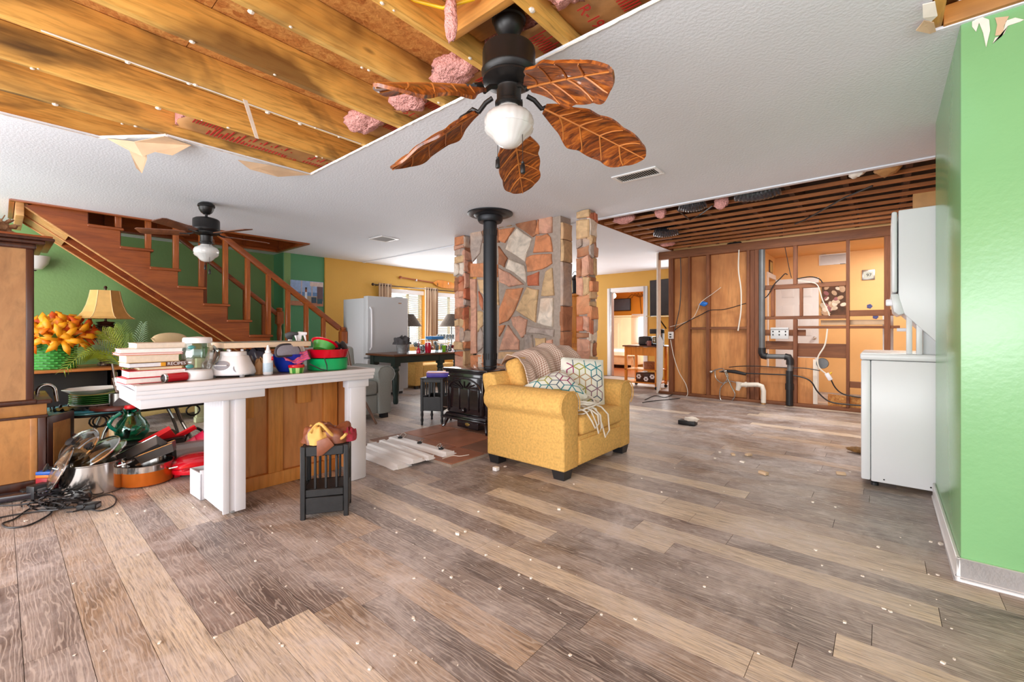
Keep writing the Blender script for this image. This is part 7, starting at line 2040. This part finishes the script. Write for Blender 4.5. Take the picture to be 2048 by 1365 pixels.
# ================================================================ PIPES AND WIRES ON THE STUD WALL
YW2 = YS - .035
def wp(u, v, y=YW2): return ay(u, v, y)
def smoothp(P_, k_=5):
    out = []
    for i in range(len(P_) - 1):
        p0, p1, p2, p3 = P_[max(0, i - 1)], P_[i], P_[i + 1], P_[min(len(P_) - 1, i + 2)]
        for j in range(k_):
            t = j / k_
            out.append(.5 * ((2 * p1) + (p2 - p0) * t + (2 * p0 - 5 * p1 + 4 * p2 - p3) * t * t + (3 * p1 - p0 - 3 * p2 + p3) * t ** 3))
    return out + [P_[-1]]
def wcable(pts, r, m, label, y=YW2):
    return MB().tube(smoothp([wp(u, v, y) for u, v in pts]), r, 6).build('cable', M[m], smooth=True, label=label, cat='cable')
vp_ = thing('vent_pipe', 'grey and black plumbing pipe running down the stud wall with two elbows', 'pipe', wp(1560, 800))
MB().tube([wp(1524, 500), wp(1524, 702)], .042, 16).build('upper_pipe', M['galv'], vp_, smooth=True)
MB().tube([wp(1524, 696), wp(1524, 706), wp(1527, 712), wp(1534, 713)], .052, 16).build('elbow', M['black_plastic'], vp_, smooth=True)
MB().tube([wp(1530, 713), wp(1574, 714)], .036, 16).build('cross_pipe', M['galv'], vp_, smooth=True)
MB().tube([wp(1570, 714), wp(1577, 715), wp(1580, 721), wp(1580, 730)], .05, 16).build('elbow', M['black_plastic'], vp_, smooth=True)
MB().tube([wp(1580, 728), wp(1580, 745)], .036, 16).build('lower_pipe', M['galv'], vp_, smooth=True)
MB().tube([wp(1579, 742), wp(1579, 811)], .046, 16).tube([wp(1579, 768), wp(1579, 780)], .054, 16).build('drain_pipe', M['black_plastic'], vp_, smooth=True)
tp = thing('sink_drain', 'white plastic sink trap sticking out of the stud wall near the floor', 'pipe', wp(1525, 815))
yq = YS - .08
MB().tube([wp(1482, 770, yq), wp(1516, 770, yq), wp(1524, 773, yq), wp(1527, 782, yq), wp(1527, 806, yq)], .034, 14).build('drain_elbow', M['pvc'], tp, smooth=True)
MB().tube([wp(1479, 765, yq), wp(1478, 772, yq), wp(1475, 781, yq)], [.05, .04, .03], 14).build('trap_cup', M['pvc'], tp, smooth=True)
MB().tube([wp(1490, 770, yq), wp(1494, 770, yq)], .042, 14).build('slip_nut', M['pvc'], tp, smooth=True)
MB().tube([wp(1527, 806, yq), wp(1527, 818, yq)], .032, 14).build('brass_collar', plain('dull_brass', (186, 146, 96), .4, .5), tp, smooth=True)
for pts, r, m, lb in (
    ([(1361, 515), (1362, 560), (1360, 610), (1352, 650), (1349, 662)], .007, 'wire', 'dark cable running down the leftmost stud bay'),
    ([(1350, 660), (1372, 645), (1402, 630), (1420, 621), (1450, 619), (1492, 607)], .007, 'wire', 'dark cable slanting up across the plywood panel'),
    ([(1340, 654), (1362, 648), (1385, 637), (1395, 620), (1402, 605), (1425, 588), (1442, 575)], .004, 'wire_w', 'thin grey wire slanting past the blue box'),
    ([(1478, 500), (1477, 540), (1482, 580), (1482, 620), (1478, 650), (1476, 662)], .010, 'wire_w', 'thick white cable hanging in front of the plywood panel'),
    ([(1341, 680), (1348, 715), (1358, 745), (1372, 770), (1375, 790), (1365, 797)], .006, 'wire_w', 'white cord trailing from the wall outlet down to the floor'),
    ([(1518, 603), (1535, 592), (1548, 570), (1560, 558), (1570, 548), (1575, 550)], .008, 'wire', 'black cable climbing through the open studs'),
    ([(1570, 495), (1575, 520), (1580, 545), (1583, 556)], .005, 'wire', 'thin dark wire hanging from the top plate between the studs'),
    ([(1594, 558), (1620, 554), (1638, 558), (1645, 566)], .008, 'wire', 'black cable arching over the upper blocking'),
    ([(1596, 562), (1622, 565), (1636, 572), (1645, 600), (1655, 620), (1659, 632)], .007, 'wire_w', 'pale cable hanging through the middle studs'),
    ([(1655, 658), (1650, 690), (1636, 715), (1638, 735), (1652, 748)], .010, 'wire_w', 'thick pale cable curving down right of the middle studs'),
    ([(1660, 755), (1670, 775), (1685, 788), (1710, 794), (1732, 796)], .009, 'wire', 'black cable leaving the inline switch toward the washer'),
    ([(1440, 744), (1490, 747), (1540, 749), (1590, 752), (1620, 762), (1636, 785), (1660, 804), (1700, 810), (1732, 812)], .010, 'wire', 'long black cable running low along the whole stud wall'),
    ([(1458, 735), (1480, 733), (1520, 733), (1575, 736), (1610, 737), (1640, 742)], .007, 'wire', 'dark cable above the long low cable')):
    wcable(pts, r, m, lb)
ht = MB()
for pts in ([(1422, 745), (1432, 740), (1446, 738), (1452, 750), (1462, 772), (1470, 790), (1462, 803), (1448, 806), (1440, 795), (1442, 775), (1458, 763), (1478, 768)], [(1430, 742), (1432, 757), (1446, 767), (1456, 755), (1450, 742), (1438, 744)]):
    ht.tube(smoothp([wp(u, v, YS - .06) for u, v in pts]), .009, 8)
ht.build('supply_hose', M['chrome'], smooth=True, label='looped braided steel water supply hoses on the plywood panel', cat='hose')
MB().tube([wp(1450, 742, YS - .05), wp(1470, 744, YS - .05), wp(1492, 749, YS - .05)], [.02, .03, .022], 10).build('pipe_insulation', M['black_plastic'], smooth=True, label='black foam pipe sleeve beside the steel hoses', cat='pipe sleeve')
for u, v, lb in ((1423, 744, 'left chrome stop valve on the plywood panel'), (1452, 743, 'right chrome stop valve on the plywood panel')):
    p = wp(u, v, YS - .04)
    MB().ball(p, .03, .04, .03).tube([p, p + V((0, .09, 0))], .015, 8).build('stop_valve', M['chrome'], smooth=True, label=lb, cat='valve')
def wbox(u0, v0, u1, v1, d, y=YS):
    a, b_ = wp(u0, v1, y), wp(u1, v0, y)
    return MB().box(a.x, b_.x, y - d, y - .001, a.z, b_.z)
ob = thing('outlet_plate', 'wide metal electrical plate with outlets on the open studs', 'outlet', wp(1560, 678))
wbox(1542, 656, 1578, 678, .03).build('plate', M['fridge'], ob, bevel=.004)
wbox(1542, 655.5, 1578, 659, .045).build('lip', M['fridge'], ob, bevel=.003)
for i in range(3):
    for j in range(2):
        wbox(1545.5 + i * 12.5, 662 + j * 6.5, 1548 + i * 12.5, 665 + j * 6.5, .033).build('slot', M['gap'], ob)
oc = thing('wall_outlet', 'small white outlet box on the first stud beside the doorway', 'outlet', wp(1343, 678))
wbox(1338, 664, 1348, 678, .05, YS).build('box', M['white'], oc, bevel=.004)
for v in (668, 673): wbox(1341, v, 1345, v + 2.5, .053).build('slot', M['gap'], oc)
p = wp(1406, 608)
fluff((p.x, YS - .02, p.z), .06, .02, .035, 4, 18).build('junction_box', plain('bright_blue_box', (26, 112, 204), .5, var=.2), smooth=True, label='bright blue crumpled junction box on the plywood panel', cat='junction box')
iw = thing('inline_switch', 'white inline plug with yellow wire nut on the pale cable', 'plug', wp(1657, 756))
a, b_ = wp(1653, 747), wp(1662, 761)
MB().bar(a, b_, .055, .05, (0, 1, 0)).build('body', M['whitepl'], iw, bevel=.01)
MB().tube([wp(1660, 748), wp(1664, 745)], [.014, .006], 8).build('wire_nut', M['romex'], iw, smooth=True)
p = wp(1645, 727, YS + .1)
MB().lathe([(.0001, .02), (.05, .02), (.06, .0), (.075, .0), (.07, .03), (.0001, .03)], M=Matrix.Translation((p.x, YS + .085, p.z)) @ Matrix.Rotation(PI / 2, 4, 'X'), n=24).build('pipe_stub', M['galv'], smooth=True, label='round grey pipe stub behind the middle studs', cat='pipe')
MB().prism([V((-.6, YS + .14, .001)), V((1.1, YS + .14, .001)), V((1.1, YS + .14, .2)), V((.4, YS + .14, .22)), V((-.1, YS + .14, .17)), V((-.6, YS + .14, .2))], (0, .015, 0)).build('chipboard_strip', M['osb'], label='low strip of bare chipboard behind the right studs', cat='board')
# washroom fittings
YB = 9.428
def bp_(u, v): return ay(u, v, YB)
def bbox(u0, v0, u1, v1, d):
    a, b_ = bp_(u0, v1), bp_(u1, v0)
    return MB().box(a.x, b_.x, YB - d, YB - .001, a.z, b_.z)
gv = thing('wall_grille', 'white louvred return grille high on the peach washroom wall', 'grille', bp_(1665, 531))
bbox(1638, 506, 1694, 532, .012).build('frame', M['white'], gv, bevel=.003)
for i in range(4): bbox(1641 + i * 13, 509, 1652 + i * 13, 529, .015).build('louvre_bank', M['galv'], gv)
for i in range(9): bbox(1641, 509.3 + i * 2.2, 1691, 510.7 + i * 2.2, .018).build('louvre', M['white'], gv)
tc_ = thing('wall_clock', 'small square silver wall weather clock reading 97 in the washroom', 'clock', bp_(1737, 561))
bbox(1724, 539, 1750, 561, .02).build('case', M['steel'], tc_, bevel=.004)
bbox(1727, 543, 1747, 558, .022).build('face', plain('pale_lcd', (176, 182, 172), .3), tc_)
p = bp_(1738, 551); text_mesh('97', .07, frame_m((p.x, YB - .0235, p.z), (1, 0, 0), (0, 0, 1)), 'digits', M['gap'], tc_)
oy = thing('shell_picture', 'dark picture of pale oyster shells on the washroom wall', 'picture', bp_(1668, 631))
bbox(1644, 571, 1692, 631, .025).build('canvas', plain('dark_brown_canvas', (84, 56, 40), .7, var=.5, vs=12), oy)
r3 = random.Random(12); cs = [plain('shell_paint_%d' % i, c, .6, var=.15, vs=20) for i, c in enumerate(((226, 214, 196), (190, 160, 132), (150, 96, 98), (206, 190, 168)))]
for i in range(22):
    u, v = r3.uniform(1648, 1688), r3.uniform(575, 627); p = bp_(u, v); s_ = r3.uniform(.03, .07)
    MB().lathe([(.0001, 0), (s_ * .9, 0), (s_ * .7, .003), (.0001, .004)], M=Matrix.Translation((p.x, YB - .025, p.z)) @ Matrix.Rotation(PI / 2, 4, 'X') @ Matrix.Rotation(i, 4, 'Z'), n=9, sx=1.2, sy=.8).build('painted_shell', cs[i % 4], oy)
sm_ = ax(1541, 535, -1.553)
lpq = thing('small_picture', 'small dark picture on the left washroom wall above the door', 'picture', sm_)
MB().box(-1.554, -1.54, sm_.y - .14, sm_.y + .14, sm_.z - .12, sm_.z + .12).build('frame', M['dark_wood'], lpq, bevel=.003)
MB().box(-1.541, -1.538, sm_.y - .1, sm_.y + .1, sm_.z - .09, sm_.z + .09).build('print', M['cream'], lpq)
for u, v, lb in ((1739, 613, 'upper blue flower decal on the washroom wall'), (1751, 634, 'lower blue flower decal on the washroom wall')):
    p = bp_(u, v)
    for i in range(1):
        f_ = MB()
        for q in range(5): f_.lathe([(.0001, 0), (.02, 0), (.0001, .004)], M=Matrix.Translation((p.x + .02 * math.cos(q * 1.257), YB - .002, p.z + .02 * math.sin(q * 1.257))) @ Matrix.Rotation(PI / 2, 4, 'X'), n=8)
        f_.build('flower_decal', plain('cobalt_decal', (70, 78, 132), .6), label=lb, cat='decal')
sp4 = wp(1775, 712, YS + .35)
MB().box(sp4.x - .05, sp4.x + .06, YS + .3, YS + .4, .001, 1.35).build('white_post', M['white'], label='white painted post standing behind the washer', cat='post', bevel=.004)

# ================================================================ BACK ROOM: television, cart, cupboard
tvm = frame_m(ay(1313, 596, 9.28), (1, .12, .05), (0, .16, 1))
tv = thing('television', 'large black flat television tilted on the ochre back wall', 'television', tvm.translation)
MB().box(-.14, .85, -.40, .40, -.03, .02, tvm).build('panel', M['black_plastic'], tv, bevel=.008)
MB().box(-.12, .83, -.38, .38, .0205, .023, tvm).build('screen', plain('dark_screen', (44, 40, 40), .12), tv)
MB().box(.2, .5, -.15, .15, -.12, -.03, tvm).build('wall_mount', M['black_metal'], tv)
sh_ = thing('wall_shelf', 'thin shelf on slanted brackets under the television', 'shelf', ay(1305, 634, 9.3))
a = ay(1291, 632, 9.2)
MB().box(a.x, -3.0, 9.22, 9.49, a.z - .02, a.z).build('board', M['cream'], sh_)
for x in (a.x + .25, -3.3): MB().bar((x, 9.25, a.z - .02), (x + .1, 9.48, a.z - .28), .02).build('bracket', M['black_metal'], sh_)
kx0, kx1, ky0, ky1 = -3.78, -3.14, 7.75, 8.25
ct_ = thing('kitchen_cart', 'orange pine kitchen cart on castors at the end of the stud wall', 'cart', (-3.45, 8.0, 0))
MB().box(kx0 - .03, kx1 + .03, ky0 - .03, ky1 + .03, .78, .805).build('top', M['tabletop'], ct_, bevel=.004)
for x in (kx0, kx1 - .045):
    for y in (ky0, ky1 - .045):
        MB().box(x, x + .045, y, y + .045, .06, .78).build('leg', M['orange_wood'], ct_, bevel=.003)
        MB().lathe([(.0001, -.012), (.028, -.012), (.028, .012), (.0001, .012)], M=Matrix.Translation((x + .022, y + .022, .03)) @ Matrix.Rotation(PI / 2, 4, 'X'), n=16).build('castor', M['black_plastic'], ct_, smooth=True)
MB().box(kx0 + .02, kx1 - .02, ky0 + .004, ky0 + .02, .62, .775).box(kx0 + .004, kx0 + .02, ky0 + .02, ky1 - .02, .62, .775).build('apron', M['orange_wood'], ct_)
for z in (.36, .12): MB().box(kx0, kx1, ky0, ky1, z - .02, z).build('shelf', M['orange_wood'], ct_, bevel=.003)
k0 = .8055
tsx = ay(1293, 690, 7.95).x
t2 = thing('toaster', 'black two-slot toaster at the left end of the pine cart', 'toaster', (tsx, 7.95, k0))
MB().box(tsx - .13, tsx + .1, 7.86, 8.04, k0, k0 + .17).build('shell', M['black_plastic'], t2, bevel=.03, seg=3)
for q in (-.03, .03): MB().box(tsx - .1, tsx + .07, 7.95 + q - .012, 7.95 + q + .012, k0 + .165, k0 + .1715).build('slot', M['steel'], t2)
cfx = ay(1314, 690, 7.95).x
cf = thing('coffee_maker', 'black drip coffee maker with a glass carafe on the pine cart', 'coffee maker', (cfx, 7.95, k0))
MB().box(cfx - .1, cfx + .1, 7.84, 8.06, k0, k0 + .035).build('base', M['black_plastic'], cf, bevel=.006)
MB().box(cfx + .02, cfx + .1, 7.84, 8.06, k0 + .035, k0 + .3).build('tank', M['black_plastic'], cf, bevel=.008)
MB().box(cfx - .1, cfx + .1, 7.84, 8.06, k0 + .22, k0 + .31).build('brew_head', M['black_plastic'], cf, bevel=.01)
MB().lathe([(.05, k0 + .037), (.065, k0 + .06), (.06, k0 + .12), (.045, k0 + .16), (.045, k0 + .17)], (cfx - .045, 7.95, 0), 20).build('carafe', M['crystal'], cf, smooth=True)
MB().tube([(cfx - .1, 7.93, k0 + .15), (cfx - .14, 7.92, k0 + .14), (cfx - .14, 7.92, k0 + .07), (cfx - .105, 7.93, k0 + .06)], .009, 8).build('carafe_handle', M['black_plastic'], cf, smooth=True)
mgx = ay(1300, 690, 7.83).x
mg = thing('mug', 'dusky pink mug between the toaster and the coffee maker', 'mug', (mgx, 7.80, k0))
MB().lathe([(.036, k0), (.038, k0 + .003), (.038, k0 + .09), (.034, k0 + .09), (.034, k0 + .006), (.0001, k0 + .005)], (mgx, 7.80, 0), 20).build('body', plain('dusky_pink_glaze', (150, 96, 90), .35), mg, smooth=True)
MB().tube([(mgx - .036, 7.80, k0 + .075), (mgx - .06, 7.80, k0 + .065), (mgx - .06, 7.80, k0 + .03), (mgx - .036, 7.80, k0 + .02)], .006, 6).build('handle', plain('dusky_pink_handle', (150, 96, 90), .35), mg, smooth=True)
bk2 = MB()
for i in range(6): bk2.tube([V((-3.35 + .13 * math.cos(2 * PI * j / 24), 7.98 + .11 * math.sin(2 * PI * j / 24), .375 + .022 * i)) for j in range(24)], .012, 6, closed=True)
bk2.lathe([(.0001, .362), (.12, .362), (.12, .37)], (-3.35, 7.98, 0), 20)
bk2.build('wicker_basket', plain('brown_wicker', (156, 100, 62), .7, var=.4, vs=40), smooth=True, label='round brown wicker basket on the middle shelf of the pine cart', cat='basket')
fbx = thing('decorated_box', 'dark box with white flower scrolls on the bottom shelf of the cart', 'box', (-3.38, 7.95, .121))
MB().box(-3.58, -3.2, 7.82, 8.1, .121, .29).build('box', M['dark_wood'], fbx, bevel=.005)
for cx_, cz_ in ((-3.52, .22), (-3.38, .18), (-3.26, .23)):
    for q in range(6): MB().ball((cx_ + .03 * math.cos(q * 1.05), 7.816, cz_ + .03 * math.sin(q * 1.05)), .018, .004, .018, 8, 6).build('white_petal', M['whitepl'], fbx, smooth=True)
# knotty pine cupboard glimpsed between the pillars
cp = ay(1138, 650, 6.6)
cu_ = thing('pine_cupboard', 'knotty orange pine cupboard glimpsed between the stone wall and right pillar', 'cupboard', (cp.x, 6.85, 0))
MB().box(cp.x - .35, cp.x + .3, 6.62, 7.05, .001, 1.70).build('body', M['orange_wood'], cu_, bevel=.006)
MB().box(cp.x - .38, cp.x + .33, 6.58, 7.07, 1.70, 1.74).build('cornice', M['orange_wood'], cu_, bevel=.01)
for z0, z1 in ((.1, .78), (.86, 1.62)):
    d_2 = MB().box(cp.x - .30, cp.x + .25, 6.60, 6.62, z0, z1).build('door', M['orange_wood'], cu_, bevel=.004)
    MB().box(cp.x - .2, cp.x + .15, 6.592, 6.60, z0 + .1, z1 - .1).build('door_panel', M['orange_wood'], d_2, bevel=.004)
lt = thing('iron_lantern', 'dark iron lantern standing on top of the knotty pine cupboard', 'lantern', (cp.x, 6.8, 1.741))
MB().lathe([(.08, 1.741), (.08, 1.76), (.05, 1.78), (.055, 2.0), (.075, 2.02), (.03, 2.08), (.015, 2.1)], (cp.x, 6.8, 0), 10).build('body', M['black_metal'], lt)
MB().tube([(cp.x + .05 * math.cos(PI * i / 10), 6.8, 2.1 + .06 * math.sin(PI * i / 10)) for i in range(11)], .006, 6).build('ring', M['black_metal'], lt, smooth=True)
# bedroom things seen through the doorway
YD = 13.98
def dpx(u, v, y=YD): return ay(u, v, y)
a, b_ = dpx(1216, 623), dpx(1263, 597)
t3 = thing('television', 'dark television on the orange bedroom wall seen through the doorway', 'television', (a + b_) / 2)
MB().box(a.x, b_.x, YD - .08, YD - .03, a.z, b_.z).build('panel', M['black_plastic'], t3, bevel=.008)
MB().box(a.x + .02, b_.x - .02, YD - .083, YD - .08, a.z + .02, b_.z - .02).build('screen', plain('slate_screen', (74, 72, 82), .25), t3)
MB().box(a.x + .3, b_.x - .3, YD - .03, YD + .0, a.z + .2, b_.z - .2).build('mount', M['black_metal'], t3)
a, b_ = dpx(1218, 700, 13.3), dpx(1262, 634, 13.3)
wdb = thing('wardrobe', 'cream wardrobe with a panelled door in the bedroom', 'wardrobe', ((a.x + b_.x) / 2, 13.4, 0))
MB().box(a.x - .6, b_.x, 13.3, 13.9, .001, b_.z).build('body', M['cream_w'], wdb, bevel=.006)
MB().box(a.x - .62, b_.x + .03, 13.26, 13.92, b_.z, b_.z + .05).build('cornice', M['cream_w'], wdb, bevel=.008)
e = dpx(1244, 660, 13.3)
d_3 = MB().box(a.x - .1, e.x, 13.275, 13.3, .15, b_.z - .06).build('door', M['cream_w'], wdb, bevel=.005)
MB().frustum(a.x, e.x - .1, -(b_.z - .2), -.35, 0, .015, .03, .03).xf(Matrix.Translation((0, 13.275, 0)) @ Matrix(((1, 0, 0, 0), (0, 0, -1, 0), (0, -1, 0, 0), (0, 0, 0, 1)))).build('door_panel', M['cream_w'], d_3)
a, b_ = dpx(1264, 691), dpx(1294, 628)
w3 = struct('window_3', MB().box(a.x, b_.x, YD - .03, YD, a.z, b_.z), M['white'], bevel=.004)
a2, b2 = dpx(1269, 686), dpx(1291, 634)
MB().box(a2.x, b2.x, YD - .034, YD - .031, a2.z, b2.z).build('pane', emis('daylit_pane', (236, 242, 250), 2.2), w3)
for i in range(14):
    z = a2.z + (b2.z - a2.z) * (i + .5) / 14
    MB().box(a2.x, a2.x + (b2.x - a2.x) * .45, YD - .05, YD - .04, z - .012, z + .012).build('blind_slat', M['white'], w3)
a = az(1222, 738, 0); bd_y = 11.5
bx1 = ay(1267, 720, bd_y).x
bed = thing('bed', 'bed with a cream frame and striped white cover in the bedroom', 'bed', (bx1 - .8, bd_y + .8, 0))
zt_ = ay(1250, 712, bd_y).z
MB().box(bx1 - 1.9, bx1, bd_y, bd_y + .06, .1, zt_).box(bx1 - .06, bx1, bd_y, bd_y + 1.9, .1, zt_).build('frame', plain('cream_bed_frame', (238, 214, 176), .5), bed, bevel=.008)
for y in (bd_y, bd_y + 1.8): MB().box(bx1 - .07, bx1, y, y + .07, .001, .1).build('leg', M['cream_w'], bed)
MB().box(bx1 - 1.88, bx1 - .1, bd_y + .08, bd_y + 1.85, .2, zt_ + .14).build('mattress', plain('striped_white_cover', (236, 228, 220), .9, var=.05), bed, bevel=.06, seg=4)
for i in range(9): MB().box(bx1 - 1.8 + i * .18, bx1 - 1.75 + i * .18, bd_y + .2, bd_y + 1.7, zt_ + .138, zt_ + .1415).build('stripe', M['pvc'], bed)
fb_ = ay(1226, 592, 12.2)
bf_ = thing('ceiling_fan', 'white bedroom ceiling fan with a lit bulb seen through the doorway', 'ceiling fan', fb_)
MB().ball(fb_, .1, .1, .09).build('lit_globe', emis('lit_bulb', (255, 244, 220), 4), bf_, smooth=True)
MB().lathe([(.0001, .1), (.1, .1), (.12, .16), (.1, .22), (.03, .25), (.03, 2.499 - fb_.z), (.0001, 2.499 - fb_.z)], fb_, 20).build('motor', M['white'], bf_, smooth=True)
for i in range(4):
    Rm = Matrix.Translation(fb_ + V((0, 0, .14))) @ Matrix.Rotation(i * PI / 2 - .25, 4, 'Z') @ Matrix.Rotation(.2, 4, 'X')
    MB().prism([Rm @ V(q) for q in ((.1, -.05, 0), (.72, -.08, -.0), (.76, 0, -.0), (.72, .08, -.0), (.1, .05, 0))], Rm.to_3x3() @ V((0, 0, .01))).build('blade', M['cream_w'], bf_)
# painted palm outline on the bedroom wall
M['sepia'] = plain('sepia_wall_drawing', (150, 96, 30), .7)
pm2 = MB(); c = dpx(1280, 595)
pm2.tube([c + V((.05, -.004, -.55)), c + V((.02, -.004, -.25)), c + V((0, -.004, 0))], .018, 5)
for i in range(6):
    s_ = (i - 2.5) / 2.5
    pm2.tube([c + V((0, -.004, 0)), c + V((s_ * .3, -.004, .16 - .05 * abs(s_))), c + V((s_ * .5, -.004, -.05 + .1 * (1 - abs(s_))))], .012, 5)
pm2.build('palm_drawing', M['sepia'], smooth=True, label='brown palm tree outline drawn on the orange bedroom wall', cat='wall drawing')

# ================================================================ RUBBLE ON THE FLOOR
r3 = random.Random(404)
def chip(p, s):
    b = MB(); n = r3.randint(4, 6); a0 = r3.uniform(0, 6)
    pts = [(p.x + s * r3.uniform(.5, 1.1) * math.cos(a0 + 2 * PI * i / n), p.y + s * r3.uniform(.5, 1.1) * math.sin(a0 + 2 * PI * i / n), .0005) for i in range(n)]
    return pts, s * r3.uniform(.3, .7)
cr_ = MB()
for i in range(170):
    u, v = r3.uniform(60, 2000), 700 + 640 * r3.random() ** 1.2
    if v < 800 and u < 1280: continue
    p = az(u, max(v, 800), 0)
    if (p.x > .2 and p.y > 2.6) or p.y > 7.3: continue
    pts, h = chip(p, r3.uniform(.003, .010)); cr_.prism(pts, (0, 0, h))
for u, v in ((192, 1022), (235, 1028), (52, 1043), (1000, 1178), (1062, 1158), (1118, 1020), (1626, 1006), (1440, 906), (1430, 918), (1880, 1090), (1862, 1085), (870, 1062), (915, 1070), (930, 1065), (830, 1040), (1700, 945), (1010, 934)):
    pts, h = chip(az(u, v, 0), r3.uniform(.009, .016)); cr_.prism(pts, (0, 0, h))
cr_.build('plaster_crumbs', M['tornpaper'], kind='stuff', label='white plaster crumbs scattered over the floor', cat='rubble')
for u, v, s_, lb in ((1527, 949, .026, 'square tan wood chip nearest on the open floor'), (1497, 912, .022, 'tan wood chip left in the group near the washer'), (1466, 911, .02, 'flat tan splinter farthest left on the open floor'), (1682, 950, .024, 'tan splinter just left of the washer'), (1485, 926, .016, 'small tan chip between the other wood chips')):
    p = az(u, v, 0)
    t = MB().box(-s_ * 1.2, s_ * 1.2, -s_ * .7, s_ * .7, .0008, s_ * .8, Matrix.Translation((p.x, p.y, 0)) @ Matrix.Rotation(u * .37, 4, 'Z'))
    t.build('wood_chip', M['tornpaper'] if s_ < .018 else M['drypaper'], label=lb, cat='wood chip', bevel=.002)
p = az(1376, 850, 0)
jbx = thing('electrical_box', 'black electrical box with a torn plaster lump on the open floor', 'electrical box', p)
MB().box(p.x - .1, p.x + .09, p.y - .05, p.y + .06, .001, .05).build('box', M['black_plastic'], jbx, bevel=.008)
fluff((p.x + .03, p.y + .01, .066), .08, .05, .028, 3.3, 18).build('plaster_lump', M['tornpaper'], jbx, smooth=True, angle=180)
p = az(1722, 908, 0)
fluff((p.x, p.y, .03), .1, .06, .024, 7.7, 22).build('leaf_litter', plain('dry_brown_leaf', (120, 84, 40), .8, var=.5, vs=30), smooth=True, angle=180, label='crumpled brown leaf litter at the washer foot', cat='leaf litter')
p = az(992, 942, 0)
MB().box(p.x - .02, p.x + .02, p.y - .02, p.y + .02, .001, .03).build('white_block', M['white'], bevel=.004, label='small white block on the floor by the yellow chair leg', cat='block')
for pts, lb in (([(1290, 800), (1310, 792), (1330, 795), (1345, 789), (1340, 783), (1332, 786)], 'dark wire curled on the floor by the pine cart'), ([(1360, 797), (1330, 800), (1300, 803), (1285, 806)], 'thin dark wire lying on the floor toward the yellow chair')):
    cable(pts, lb, .006, .008)
a, b_ = ay(1826, 400, 4.3), ay(1826, 388, 4.3)
MB().box(a.x, 1.1, 4.3, 4.36, 1.93, b_.z).build('torn_board', M['kraft'], label='torn brown board standing on top of the dryer at the back', cat='board', bevel=.004)
jc = MB()
for i in range(60):
    j = r3.randint(-1, 7)
    x = -1.124 - .44 * j - r3.uniform(.0, .04); y = r3.uniform(.0, 1.72); s_ = r3.uniform(.004, .013)
    jc.ball((x, y, 2.449), s_, s_ * 1.4, s_ * .8, 6, 4)
jc.build('plaster_crumb', M['tornpaper'], ceiling, kind='stuff')
